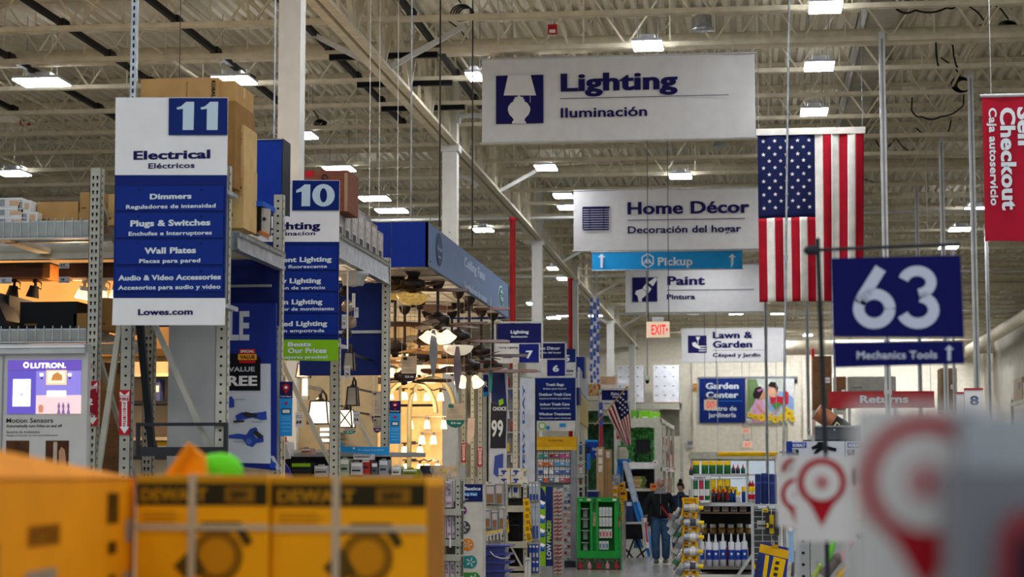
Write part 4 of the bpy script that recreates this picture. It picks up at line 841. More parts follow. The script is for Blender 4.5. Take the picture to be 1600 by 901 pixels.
m = MB(); m.box(-4.65, X11 - .02, 20.1, 20.14, 2.8, 3.75, mat('#1b2a66', .5)); m.box(-4.65, X11 - .02, 20.08, 20.1, 3.23, 3.26, LGREY); m.build('back_panel', t)
m = MB(); a = W(440, 565, 17.6); b = W(522, 735, 17.6); m.bar(a, b, .04, .035, RACK); m.build('brace', t)
m = MB(); a = W(556, 650, 21.); b = W(582, 700, 21.); m.bar(a, b, .05, .035, RACK); m.build('brace', t)
# power tool poster
Y = 15.25; t = thing('tool_poster', 'blue and white sale poster with SPECIAL VALUE FREE and blue power tools', 'poster', tuple(W(395, 728, Y)))
m = MB(); m.pp([(340, 474), (433, 474), (433, 735), (340, 724)], Y, mat('#1d2d7c', .5, noise=.03), .03); m.build('board', t)
d = MB(); Q = Y - .031; LG = mat('#b6bcc3', noise=0); d.pp([(345, 568), (423, 568), (423, 724), (345, 722)], Q, mat('#c5ccd3', noise=.02))
d.tp('SALE', 318, 389, 530, 47, Q - .004, LG, .05); d.pp([(340, 549), (407, 558), (407, 610), (340, 610)], Q - .004, mat('#17181d', noise=0))
d.pp([(374, 545), (399, 545), (399, 567), (374, 567)], Q - .01, RED); d.pp([(372, 553), (401, 553), (401, 562), (372, 562)], Q - .014, mat('#e6a02a')); d.tp('SPECIAL', 376, 397, 550.5, 4, Q - .014, WHITE, .03); d.tp('VALUE', 375, 398, 560, 5.5, Q - .019, K, .03)
d.tp('UP TO', 343, 360, 568, 4.5, Q - .009, LG, .03); d.tp('$249 VALUE', 326, 398, 580, 7.5, Q - .009, LG, .03); d.tp('FREE', 342, 401.5, 602, 16, Q - .009, WHITE, .045)
d.build('printed_text', t); d = MB(); TB = mat('#2e49a0'); Q -= .006
d.pp([(354, 621), (362, 619), (366, 625), (366, 636), (357, 637), (353, 630)], Q, TB); d.pp([(368, 649), (377, 644), (395, 645), (412, 643), (416, 642), (417, 655), (409, 656), (395, 652), (380, 655), (370, 657)], Q, TB); d.pp([(378, 646), (384, 643), (402, 647), (401, 652), (384, 651)], Q - .005, CHAR); d.pp([(364, 657), (382, 656), (381, 659), (366, 660)], Q - .005, CHAR)
d.pp([(355, 680), (372, 677), (385, 679), (391, 670), (400, 667), (403, 672), (395, 676), (400, 684), (412, 684), (412, 690), (400, 692), (395, 698), (386, 695), (380, 686), (357, 684)], Q, TB); d.pp([(395, 676), (399, 671), (412, 681), (410, 685), (404, 684)], Q - .005, CHAR); d.disc(389, 689, 5, Q - .006, mat('#5068c0'))
for (x, y) in ((367, 623), (393, 658), (365, 689)): d.pb(x, y, x + 16, y + 1, Q - .004, .002, GREY)
d.build('tool_picture', t)
# blue cabinet ends above
for (x0, y0, x1, y1, Y, l) in ((383, 217, 442, 332, 16.3, 'tall blue header box between the aisle 11 and 10 signs'),):
    m = MB(); m.pb(x0, y0, x1, y1, Y, .25, mat('#15338f', .5) if y0 < 300 else DNAVY); m.pb(x1 - 1.5, y0, x1, y1, Y - .01, .27, CHAR)
    if y0 < 300: m.pb(x0, y0, x1, y0 + 1.5, Y - .01, .27, GREY); p = W(400, 332, Y + .1); m.box(p.x - .02, p.x + .02, Y + .08, Y + .12, 3.5, p.z, RACK); 
    m.build('header_panel', label=l, cat='panel')
# tool package on the beam
m = MB(); m.pb(383, 316, 407, 360, 14.9, .35, BLACK); m.pb(382, 314, 411, 322, 14.88, .4, mat('#2456b4')); m.pp([(406, 324), (423, 327), (421, 376), (403, 366)], 14.95, mat('#b9b3a8'), .02); m.pp([(405, 358), (421, 366), (421, 371), (404, 363)], 14.92, mat('#c96a2a'), .004); m.disc(413, 342, 3, 14.92, CHAR)
m.build('tool_case', label='black and blue boxed tool on the silver beam left of aisle 10', cat='box')
# boxes over aisle 10 beam
t = thing('fixture_box', 'reddish brown printed box with scroll on top behind the aisle 10 sign', 'box', tuple(W(510, 300, 17.6)))
m = MB(); m.pb(475, 266, 543, 330, 17.6, .5, mat('#7c4a38', .6, kind='wood', noise=.1)); m.build('body', t); d = MB(); d.pb(477, 266.5, 490, 276, 17.595, .004, RED); d.tube([W(506 + 6 * cos(a) * a / 6, 278 + 7 * sin(a) * a / 6, 17.59) for a in [k * .5 for k in range(14)]], .006, CHAR, 5); d.pb(538, 270, 543, 330, 17.59, .003, mat('#a08466')); d.build('printed_mark', t)
m = MB(); m.box(-4.6, X11 - .03, 17.5, 18.2, 3.9, 3.93, RACK); m.box(-4.6, X11 - .03, 17.5, 17.54, 3.7, 3.9, RACK); m.build('top_shelf', label='shelf behind the aisle 10 sign carrying the printed box', cat='shelf')
BX = [mat(c, .5, noise=.2, ns=9) for c in ('#8d7f76', '#96908b', '#82848a', '#a39a94', '#8c8c90')]
for i in range(7):
    y = 17.7 + i * .33; m = MB(); h = (.42, .36, .4, .38, .36, .34, .3)[i]; m.box(X11 - .45, X11 - .03, y, y + .31, 3.945, 3.945 + h, BX[i % 5]); m.box(X11 - .03, X11 - .028, y + .03, y + .28, 3.98, 3.945 + h * .9, mat('#b9b0a8', .5, noise=.2, ns=20)); m.box(X11 - .028, X11 - .026, y + .06, y + .2, 3.99, 4.05, CHAR)
    m.build('fixture_box', label='grey picture box on the wide silver beam, %s from the aisle 10 sign' % ('first second third fourth fifth sixth seventh'.split()[i]), cat='box', group='boxes lined up on the wide silver beam')
# ---------------------------------------------------------------- lighting display behind aisle 10 sign
LAMP = mat('#ffe6b8', emit=1.9, noise=0); LAMPW = mat('#fff4e0', emit=1.3, noise=0); SHADE = mat('#f6e7c6', emit=1.0, noise=0)
t = thing('lantern_wall', 'cream display wall behind the outdoor lanterns', 'display', (-4.9, 21.6, 0)); m = MB(); m.box(-6.6, -4.12, 21.6, 21.64, 0, 3.6, mat('#c9b48c', .6)); m.build('panel', t)
for z in (2.05, 1.86): m = MB(); m.box(-6.6, -4.12, 20.9, 21.6, z - .03, z, GREY); m.build('shelf', t)
def pl(loc, e, col=(1, .62, .3), r=.05):
    l = bpy.data.lights.new('warm_point_light', 'POINT'); l.energy = e; l.color = col; l.shadow_soft_size = r; o = bpy.data.objects.new('warm_point_light', l); COL.objects.link(o); o.location = loc
for p in ((-5.4, 15.3, 3.15), (-6.3, 15.3, 3.15)): pl(p, WARM * .5)
for p in ((-5.2, 17.3, 3.0),): pl(p, WARM)
pl((-4.7, 20.3, 2.8), WARM * .25, (1, .72, .45)); pl((-5.2, 20.3, 2.3), WARM * .2, (1, .72, .45))
for k, (x, y, z) in enumerate(((-6.3, 21.2, 4.3), (-7.6, 18.6, 4.35), (-9.0, 22.5, 4.3))):  # unseen pendants added to give the left ceiling a warm tint
    t = thing('added_pendant', 'added unseen warm bare pendant lamp over the lighting aisle behind the racks, %s' % ('middle', 'left', 'farthest')[k], 'lamp', (x, y, z)); m = MB(); m.ball((x, y, z), .06, LAMP); m.build('bulb', t)
    m = MB(); m.cyl((x, y, z + .05), (x, y, z + .12), .03, BRONZE); m.cyl((x, y, z + .12), (x, y, ZD), .004, CHAR, n=5); m.build('cord', t); pl((x, y, z + .0), WARM * 3.2, (1, .62, .32), .08)
def lantern(px, y0, y1, w, Y, lab, lit=True, cross=False):
    c = W(px, y1, Y); s = Y / FPX; h = (y1 - y0) * s; r = w / 2 * s; t = thing('wall_lantern', lab, 'lamp', tuple(c))
    m = MB(); m.lathe([(.001, h * 1.12), (r * .2, h * 1.1), (r * .25, h * .98), (r * .55, h * .9), (r * .6, h * .84)], c, BRONZE, 4, M=Matrix.Rotation(pi / 4, 3, 'Z')); m.box(c.x - r, c.x + r, c.y - r, c.y + r, c.z, c.z + h * .04, BRONZE)
    for sx in (-1, 1):
        for sy in (-1, 1): m.bar(c + Vector((sx * r, sy * r, 0)), c + Vector((sx * r * .75, sy * r * .75, h * .84)), .012, .012, BRONZE)
    m.box(c.x - r * .78, c.x + r * .78, c.y - r * .78, c.y + r * .78, c.z + h * .82, c.z + h * .86, BRONZE)
    if cross: m.bar(c + Vector((-r, -r, 0)), c + Vector((r * .75, -r, h * .8)), .01, .01, BRONZE); m.bar(c + Vector((r, -r, 0)), c + Vector((-r * .75, -r, h * .8)), .01, .01, BRONZE)
    m.tube([c + Vector((0, 0, h * 1.05)), c + Vector((0, r, h * 1.25)), c + Vector((0, r * 2.5, h * 1.1)), c + Vector((0, r * 3, h * .8))], .012, BRONZE, 6); m.bar(c + Vector((0, r * 3, h * .8)), (c.x, 21.6, c.z + h * .8), .02, .02, BRONZE); m.build('frame', t)
    g = MB(); k = .93; vs = []
    for z, q in ((h * .05, r * .94), (h * .81, r * .72)): vs += [c + Vector((a * q, b * q, z)) for a, b in ((-1, -1), (1, -1), (1, 1), (-1, 1))]
    g.add(vs, [(0, 1, 5, 4), (1, 2, 6, 5), (2, 3, 7, 6), (3, 0, 4, 7)], LAMPW if lit else mat('#a8a193', .2, noise=.1)); g.build('glass', t)
lantern(500, 619, 663, 34, 20.2, 'large bronze wall lantern with glowing white glass below the aisle 10 sign'); lantern(474, 563, 590, 20, 20.6, 'clear glass wall lantern left of the big glowing one', False)
lantern(541, 634, 668, 24, 20.4, 'bronze barn lantern with X bars beside the aisle 10 upright', True, True); lantern(551, 598, 634, 18, 20.3, 'dark bronze lantern with hood above the X bar lantern', False)
lantern(546, 545, 578, 18, 19.0, 'black lantern hanging high right of the aisle 10 sign', False); 
for i, (px, py, r) in enumerate(((543, 478, 10), (548, 503, 10), (542, 520, 8), (538, 455, 8))):
    Y = 18.6 + i * .2; c = W(px, py, Y); rr = r * Y / FPX; m = MB(); m.lathe([(rr * .3, rr), (rr * .8, rr * .6), (rr, 0), (rr * .9, -rr * .7), (rr * .3, -rr)], c, mat('#9c8672', .15, .4) if i < 2 else BRONZE, 16); m.tube([c + Z3 * rr, c + Z3 * rr * 2, c + Vector((-.15, 0, rr * 2))], .01, BRONZE, 6)
    m.build('glass_globe', label='smoked glass globe sconce, %s in the column right of the aisle 10 sign' % ('second', 'third', 'lowest', 'topmost')[i], cat='lamp')
c = W(482, 542, 20.5)
m = MB(); m.pb(433 + 39, 590, 479, 619, 20.8, .06, LAMPW); m.pb(470, 585, 481, 591, 20.78, .1, GALV); m.pb(470, 618, 481, 624, 20.78, .1, GALV); m.pb(474, 600, 477, 606, 20.8, .8, GALV); m.build('tube_sconce', label='tall glowing tube sconce left of the large lantern', cat='lamp')
for i, y in enumerate((668, 676, 685)): m = MB(); m.pb(500, y, 514, y + 5, 20.8, .08, LAMPW); m.pb(499, y + 5, 515, y + 6.5, 20.78, .82, GALV); m.build('stripe_sconce', label='glowing ribbed sconce tier below the large lantern, %s' % ('top', 'middle', 'bottom')[i], cat='lamp')
m = MB(); c = W(502, 575, 20.9); m.lathe([(.11, 0), (.12, .04), (.05, .1), (.03, .2)], c, LGREY, 18); m.lathe([(.001, -.01), (.1, -.005), (.11, 0)], c, LAMPW, 18); m.build('dome_sconce', label='small grey dome light with white glow under the green price strip', cat='lamp')
m = MB(); c = W(463, 438, 18.4); c = W(484 + 68, 435, 18.6); rr = .12; m.lathe([(rr * 1.2, .06), (rr * 1.25, .03), (rr, .02), (rr * .85, -.06), (.01, -.08)], c, mat('#b0b3b0', .3), 20)
for k in range(8): m.bar(c + Vector((rr * cos(k * pi / 4), rr * sin(k * pi / 4), .02)), c + Vector((rr * .8 * cos(k * pi / 4), rr * .8 * sin(k * pi / 4), -.07)), .006, .006, LGREY)
m.build('cage_light', label='round caged ceiling light hanging under the wide silver beam', cat='lamp')
m = MB(); a = W(543, 420, 18.2); b = W(543, 545, 18.2); m.cyl(a, b, .008, WHITE, n=6); m.build('hanging_rod', label='thin white rod hanging under the wide silver beam', cat='rod')
m = MB(); a = W(567, 565, 22); 
for px, r0 in ((572, 22),): m.tube([W(px + 0 - 12, 640, 22), W(px - 12, 600, 22), W(px - 8, 588, 22), W(px + 2, 584, 22), W(px + 10, 592, 22)], .025, mat('#d8cbb0'), 8)
m.build('arch_trim', label='cream arch tube beside the lantern display', cat='trim')
TG = mat('#d5d7d6', noise=.01)
def ptag(x0, y0, x1, y1, Y, lab, s=None):
    m = MB(); m.pb(x0, y0, x1, y1, Y, .004, TG); h = y1 - y0
    for k in (.2, .32): m.pb(x0 + 1, y0 + h * k, x1 - 1, y0 + h * k + .8, Y - .002, .002, GREY)
    if s: m.tp(s, x0 + 1.5, x1 - 2, y0 + h * .75, h * .24, Y - .002, CHAR, .03)
    m.build('price_tag', label=lab, cat='tag')
for a in ((461.5, 644, 473, 667, 19.6, 'price tag 64 left of the large glowing lantern', '64'), (538, 571, 547, 592, 18.8, 'price tag 74 under the black lantern', '74'), (552, 643, 562, 662, 20.2, 'price tag 54 right of the X bar lantern', '54'), (550, 458, 555, 480, 18.4, 'hanging tag beside the topmost globe', None), (553, 480, 560, 496, 18.6, 'hanging tag beside the second globe', None), (534, 491, 541, 513, 18.4, 'square tag left of the globes', '14')): ptag(*a)
# product locator flags
def locator(x0, x1, y0, ym, y1, Y, lab):
    t = thing('locator_sign', lab, 'sign', tuple(W((x0 + x1) / 2, y1, Y))); m = MB(); m.pb(x0, y0, x1, ym, Y, .006, mat('#23204f', noise=0)); m.build('pin_panel', t)
    m = MB(); m.pb(x0, ym, x1 - .5, y1, Y, .006, SKY); m.build('lower_panel', t); d = MB(); cx = (x0 + x1) / 2; Q = Y - .001; h = ym - y0
    d.disc(cx, y0 + h * .35, h * .22, Q, RED, .002); d.pp([(cx - h * .19, y0 + h * .42), (cx + h * .19, y0 + h * .42), (cx, y0 + h * .74)], Q, RED, .002); d.disc(cx, y0 + h * .35, h * .09, Q - .003, WHITE, .002)
    d.tp('Find It Faster', x0 + 1.5, x1 - 1.5, ym - 2, 2.2, Q, WHITE, .02); H = y1 - ym; d.pb(x0 + 3, ym + H * .27, x1 - 3, ym + H * .42, Q, .002, CHAR); d.pb(x0 + 4.5, ym + H * .3, x1 - 4.5, ym + H * .39, Q - .002, .002, LETW); d.disc(cx, ym + H * .13, 2.4, Q, RED, .002)
    for k in (.5, .56, .66, .76, .86): d.pb(x0 + 3, ym + H * k, x1 - 3, ym + H * k + .7, Q, .002, mat('#8cc4e8'))
    d.build('lettering', t)
locator(437, 457, 596, 622, 681, 15.3, 'blue product locator sign with red pin below the green price strip'); locator(608.5, 626, 626, 645, 693, 19.9, 'blue product locator sign with red pin left of the vanity light wall')
m = MB(); m.pp([(531, 692), (533, 688), (536, 697), (608, 698), (608, 711), (533, 706)], 19.0, SKY, .01); m.disc(553, 700, 1.5, 18.98, WHITE); m.tp('Product Locator', 560, 600, 704, 3, 18.985, mat('#a9d4ee'), 0); m.build('shelf_strip', label='long bright blue strip sign on the shelf right of the aisle 10 upright', cat='sign')
# goods on lower shelves (y > 680) between 440 and 610
t = thing('low_shelf', 'low grey shelf below the lanterns crowded with packages', 'shelf', (-4.2, 19.4, 0)); 
for z, y0 in ((2.0, 19.3), (1.78, 19.0)): m = MB(); m.box(-5.0, X11 + .45, y0, y0 + .5, z - .04, z, GREY); m.build('shelf', t)
m = MB(); m.box(-5.0, X11 + .1, 19.75, 19.8, 0, 2.0, CHAR); m.build('back_panel', t)
LOW = [(443, 690, 452, 712, '#d9d8d6', 'white'), (455, 722, 486, 745, '#24262a', 'black'), (470, 700, 486, 710, '#a88a78', 'pinkish'), (491, 727, 512, 745, '#b9bcbc', 'pale grey'), (531, 716, 545, 745, '#9fae94', 'pale green'), (548, 722, 566, 745, '#b8bbc0', 'silver'), (552, 708, 580, 718, '#cfcfce', 'white topped'),
       (565, 712, 578, 744, '#b33a30', 'red'), (580, 722, 590, 745, '#555a60', 'dark grey'), (592, 718, 606, 745, '#8f9397', 'mid grey'), (612, 728, 626, 745, '#c7c6bd', 'cream'), (629, 732, 652, 745, '#7d8f22', 'olive green')]
for i, (x0, y0, x1, y1, c, l) in enumerate(LOW):
    Y = 18.9 + .02 * i; m = MB(); m.pb(x0, y0, x1, y1, Y, .2, mat(c)); m.pb(x0 + 1, y0 + 1.5, x1 - 1, y0 + (y1 - y0) * .3, Y - .004, .004, LIME if i == 1 else WHITE); m.pb(x0 + 2, y0 + (y1 - y0) * .5, x1 - 3, y0 + (y1 - y0) * .6, Y - .004, .004, CHAR); m.pb(x0 + (x1 - x0) * .3, y0 - 2, x1 - (x1 - x0) * .3, y0, Y + .05, .05, mat(c)); m.build('retail_package', label='%s retail package on the low shelf below the lanterns' % l, cat='package')
m = MB(); m.pp([(436, 716), (441, 715), (452, 730), (460, 748), (438, 748)], 18.4, mat('#2d3f96'), .06); m.pp([(440, 690), (449, 694), (455, 716), (440, 718)], 18.5, mat('#c3c8cf'), .04); m.pp([(440, 682), (448, 682), (448, 690), (440, 691)], 18.45, RED, .03); m.build('hanging_package', label='clear bag with blue tool hanging right of the power tool poster', cat='package')
m = MB(); m.pp([(423, 712), (428, 712), (438, 732), (433, 735)], 15.0, LGREY, .01); m.disc(428, 726, 5, 15.02, mat('#2747a8'), .04); m.build('wheel_package', label='small blue wheel pack at the poster lower edge', cat='package')
# ================================================================ CEILING FAN DISPLAY
CB = 4.17; CT = 4.69; XC = -3.71; CY0 = 22.5; CY1 = 30.1; XCL = -5.0
t = thing('fan_canopy', 'big blue overhead canopy reading Ceiling Fans with white underside', 'display canopy', (XC, 26, CB))
FB = mat('#102a80', .45, noise=.03); FB2 = mat('#46658f', .4, noise=.05)
m = MB(); m.box(-4.14, XC, CY0, CY0 + .03, CB, CT, FB); m.build('front_fascia', t)
m = MB(); m.box(XCL + .3, -4.15, CY0 + .02, CY0 + .05, CB + .06, CT, FB); m.build('front_fascia', t)
m = MB(); m.box(XC - .03, XC, CY0, CY1, CB, CT, FB2); m.box(XC, XC + .004, CY0, CY1, CB, CB + .015, BLACK); m.box(XC, XC + .004, CY1 - .03, CY1, CB, CT, DNAVY); m.build('side_fascia', t)
m = MB(); m.box(XCL, XC - .03, CY1 - .03, CY1, CB, CT, FB); m.build('back_fascia', t)
m = MB(); m.box(-8.5, XC - .03, CY0 + .05, CY1 - .03, CB + .03, CB + .05, mat('#f0e8da', .5, noise=.01))
y = CY0 + .6
while y < CY1: m.box(-8.5, XC - .03, y, y + .03, CB + .018, CB + .03, mat('#c9c1b4')); y += .61
x = -8.4
while x < XC - .1: m.box(x, x + .025, CY0 + .05, CY1 - .05, CB + .02, CB + .03, mat('#d5cdc0')); x += .61
m.build('ceiling_panel', t)
d = MB()
def sidetext(s, px0, px1, pyb, h, m_, off=.04):
    a = WX(px0, pyb, XC); b = WX(px1, pyb, XC); z = a.z; d.text(s, (XC, a.y, z), Y3, Z3, b.y - a.y, h, m_, off, .004)
OFL = mat('#b4c4d8', noise=0)
sidetext('Ceiling Fans', 725, 757, 415, .13, OFL, .04); sidetext('Ventiladores de techo', 724, 760, 449, .09, OFL, .03)
a = WX(725, 430, XC).y; b = WX(756, 430, XC).y; d.box(XC, XC + .004, a, b, 4.44, 4.445, OFL)
for (px, py, ry, rz, c1, c2) in ((686, 390, .25, .2, '#33465f', '#8fa3bd'), (783, 464, .3, .17, '#d0d6d2', '#2f7f78')):
    c = WX(px, py, XC); n = 28
    for k, (q, cc) in enumerate(((1, c1), (.86, c2 if px > 700 else c1))): d.plate([(ry * q * cos(2 * pi * i / n), rz * q * sin(2 * pi * i / n)) for i in range(n)], mat(cc, noise=.05), .004 + .004 * k, (XC, c.y, c.z), Y3, Z3)
    if px < 700: d.text('Hunter', (XC + .009, c.y - .18, c.z - .02), Y3, Z3, .36, .06, mat(c2), .02, .003); d.plate([(-.1, -.08), (.1, -.08), (.06, -.1), (-.06, -.1)], mat(c2), .01, (XC, c.y, c.z), Y3, Z3)
    else: d.text('Fan', (XC + .009, c.y - .15, c.z - .05), Y3, Z3, .3, .08, LETW, .03, .003); d.plate([(-.15, .06), (.15, .06), (0, .12)], LETW, .01, (XC, c.y, c.z), Y3, Z3)
for py, px in ((342, 672), (409, 672), (363, 702), (400, 745), (470, 750)): c = WX(px, py, XC); d.box(XC, XC + .006, c.y - .012, c.y + .012, c.z - .012, c.z + .012, BLACK)
d.build('lettering', t)
# fans
AMB = mat('#e6b765', .35, emit=.3, noise=.25, ns=30); GLS = mat('#ffeccc', emit=1.25, noise=0); GLC = mat('#f2e6cf', .3, emit=.5, noise=.05)
LF = [(-.05, 0), (-.1, .12), (-.13, .3), (-.09, .45), (0, .62), (.09, .45), (.13, .3), (.1, .12), (.05, 0)]
def fan(px, py, Y, lab, kind='plain', nb=5, rot=0., blade=FANB, tilt=17, flush=False, glass=None, droop=()):
    c = W(px, py, Y); t = thing('ceiling_fan', lab, 'ceiling fan', tuple(c), 0, 'ceiling fans under the canopy'); top = CB + .018
    m = MB(); m.lathe([(.001, 0), (.03, -.0), (.05, -.02), (.085, -.07), (.09, -.09)][::-1] if False else [(.03, -.11), (.06, -.08), (.085, -.02), (.09, 0)], (c.x, c.y, top), BRONZE, 18); m.build('ceiling_cup', t)
    m = MB(); m.cyl((c.x, c.y, c.z + .08), (c.x, c.y, top - .1 if top - .1 > c.z + .1 else top), .019, BRONZE, n=10); m.build('down_rod', t)
    m = MB(); m.lathe([(.02, .12), (.06, .11), (.075, .085), (.145, .07), (.155, .04), (.15, -.03), (.11, -.06), (.05, -.07), (.045, -.1), (.001, -.11)], c, BRONZE, 24); m.build('motor', t)
    for k in range(nb):
        a = rot + 2 * pi * k / nb; M = Matrix.Translation(c) @ Matrix.Rotation(a, 4, 'Z') @ Matrix.Rotation(R(tilt), 4, 'X'); b = MB()
        prof = [(.17, -.05), (.22, -.07), (.45, -.088), (.62, -.092), (.66, -.07), (.675, -.035), (.675, .035), (.66, .07), (.62, .092), (.45, .088), (.22, .07), (.17, .05)]
        vs = [M @ Vector((x, y, -.045)) for x, y in prof] + [M @ Vector((x, y, -.037)) for x, y in prof]; n = len(prof)
        b.add(vs, [tuple(range(n))[::-1], tuple(range(n, 2 * n))] + [(i, (i + 1) % n, n + (i + 1) % n, n + i) for i in range(n)], blade)
        bl = b.build('blade', t); q = MB(); q.add([M @ Vector(p) for p in ((.08, -.02, -.055), (.24, -.035, -.055), (.24, .035, -.055), (.08, .02, -.055), (.08, -.02, -.046), (.24, -.035, -.046), (.24, .035, -.046), (.08, .02, -.046))], [(0, 3, 2, 1), (4, 5, 6, 7), (0, 1, 5, 4), (1, 2, 6, 5), (2, 3, 7, 6), (3, 0, 4, 7)], BRONZE); q.build('blade_arm', bl)
    if kind == 'bowl':
        m = MB(); r = .2; m.lathe([(r, -.1), (r * .97, -.13), (r * .8, -.18), (r * .5, -.215), (.001, -.23)], c, glass or GLC, 24); m.build('glass_bowl', t)
        m = MB(); m.lathe([(.03, -.225), (.02, -.25), (.001, -.26)], c, BRONZE, 10); m.cyl(c + Vector((.03, -.03, -.24)), c + Vector((.03, -.03, -.55)), .002, BRONZE, n=5); m.build('finial', t)
    if kind == 'lights':
        for k in range(4):
            a = rot + .4 + k * pi / 2; g = MB(); o = c + Vector((.1 * cos(a), .1 * sin(a), -.12)); Mx = Matrix.Rotation(a, 3, 'Z') @ Matrix.Rotation(R(-35), 3, 'Y')
            g.lathe([(.03, 0), (.05, -.03), (.06, -.08), (.085, -.14)], o, glass or GLS, 14, M=Mx); sh = g.build('glass_shade', t); g = MB(); g.lathe([(.001, .03), (.03, .02), (.032, 0)], o, BRONZE, 10, M=Mx); g.build('socket', sh)
    for (dx, c_) in droop:
        b = MB(); pts = [(dx + x, -.12 - y) for x, y in LF]; b.plate([(x * .45 if False else dx + (x - dx) * .4, z) for x, z in pts], c_, .006, (c.x, c.y - .2, c.z)); b.build('blade', t)
    return t
GB = mat('#858a92', .4, noise=.1); LW_ = mat('#b78452', .5, kind='wood', noise=.1)
fan(645, 447, 23.3, 'flush dark ceiling fan with amber glass bowl, nearest under the canopy', 'bowl', rot=.25, glass=AMB, blade=WOODD)
fan(684, 502, 24.4, 'dark downrod fan with glowing tulip shades below the nearest bowl fan', 'lights', rot=.9, droop=((-.02, GB),), tilt=14)
fan(716, 528, 25.6, 'dark downrod fan with cream bowl, right of the tulip shade fan', 'bowl', rot=.2, droop=((.02, mat('#75707c')),), blade=FANB)
fan(733, 574, 26.6, 'low dark fan with three glowing globe shades', 'lights', rot=.5, glass=GLS); fan(752, 551, 28.6, 'dark fan with broad plain blades near the aisle 7 sign', 'plain', rot=.1, blade=mat('#3a302c'))
fan(617, 545, 25.2, 'fan with light wood blades beside the wide bay upright', 'plain', rot=.35, blade=LW_); fan(722, 478, 27.6, 'high fan with reddish blades under the canopy side', 'plain', rot=0.05, blade=mat('#5c3427', .5, kind='wood', noise=.1))
fan(655, 560, 27.2, 'light wood fan with amber bowl above the vanity wall', 'bowl', rot=.7, blade=LW_, glass=GLS); fan(706, 560, 28.8, 'brown fan with glowing bowl in the middle of the display', 'bowl', rot=.3, glass=GLS); fan(668, 527, 28.8, 'thin dark fan far back under the canopy', 'plain', rot=.6)
fan(613, 440, 23.9, 'flush fan with amber bowl half hidden by the bay upright', 'bowl', rot=.9, glass=AMB, blade=WOODD); fan(770, 575, 29.3, 'brown fan crossing in front of the aisle 7 sign post', 'plain', rot=.15, blade=FANB); fan(632, 590, 28.0, 'dark brown fan low over the vanity lights', 'plain', rot=.1, blade=WOODD)
pl((-5.0, 25.6, 3.2), WARM * .9, (1, .78, .5)); pl((-4.9, 28.4, 2.9), WARM * 1.0, (1, .78, .5)); pl((-5.4, 24.5, 3.5), WARM, (1, .75, .5)); pl((-6.6, 26, 3.4), WARM, (1, .75, .5))
# fan tags
def fan_tag(x0, y0, x1, y1, Y, c, lab, s):
    m = MB(); ym = y0 + (y1 - y0) * .68; m.pb(x0, y0, x1, ym, Y, .004, mat('#b9ad9a')); r = (x1 - x0) / 2; cx = (x0 + x1) / 2
    m.pp([(x0, ym), (x1, ym)] + [(cx + r * cos(k * pi / 8), ym + (y1 - ym) * sin(k * pi / 8)) for k in range(1, 8)], Y, c); m.disc(cx - r * .5, y0 + 4, r * .3, Y - .006, c, .003, 14, .7)
    m.tp(s, cx - r * .5, cx + r * .6, ym + (y1 - ym) * .5, (y1 - y0) * .08, Y - .006, LETW, .03)
    for k in (.25, .32, .39, .5, .57): m.pb(x0 + 2, y0 + (y1 - y0) * k, x0 + r * (1.2 if k < .45 else 1.7), y0 + (y1 - y0) * k + .6, Y - .006, .002, GREY)
    a = W(x0 + 1, y0, Y); b = W(x1 - 1, y0, Y); m.cyl(a, (a.x, a.y, CB), .002, WHITE, n=4); m.cyl(b, (b.x, b.y, CB), .002, WHITE, n=4)
    m.build('fan_tag', label=lab, cat='tag')
fan_tag(627, 556, 651, 596, 24.8, mat('#2a2730'), 'hanging fan tag with dark rounded bottom reading 52-in', '52-in'); fan_tag(697, 630, 726, 668, 26, mat('#1e6e68'), 'hanging fan tag with teal rounded bottom reading 52-in', '52-in')
fan_tag(581, 611, 597, 668, 20.9, mat('#23213c'), 'hanging fan tag left of the wide bay upright, dark bottom', '44'); fan_tag(583, 652, 596, 676, 20.6, mat('#5c2c7a'), 'small purple bottomed fan tag left of the wide bay upright', '42'); fan_tag(536, 662, 556, 678, 21, mat('#1e7c78'), 'teal rounded tag below the X bar lantern', '36')
m = MB(); m.pp([(731, 653), (742, 653), (741, 680), (736, 686), (734, 695), (730, 690), (730, 672)], 27.2, mat('#d8c2b0'), .004); q0 = W(736, 655, 27.2); m.cyl(q0, (q0.x, q0.y, CB), .002, WHITE, n=4); m.build('curled_tag', label='curled pale hanging tag left of the far uprights', cat='tag')
m = MB(); m.pp([(764, 572), (770, 574), (768, 615), (764, 610)], 26.4, mat('#3a8a86'), .006); q0 = W(767, 575, 26.4); m.cyl(q0, (q0.x, q0.y, CB), .002, WHITE, n=4); m.build('teal_tag', label='narrow teal hanging tag left of the blue banner by aisle 7', cat='tag')
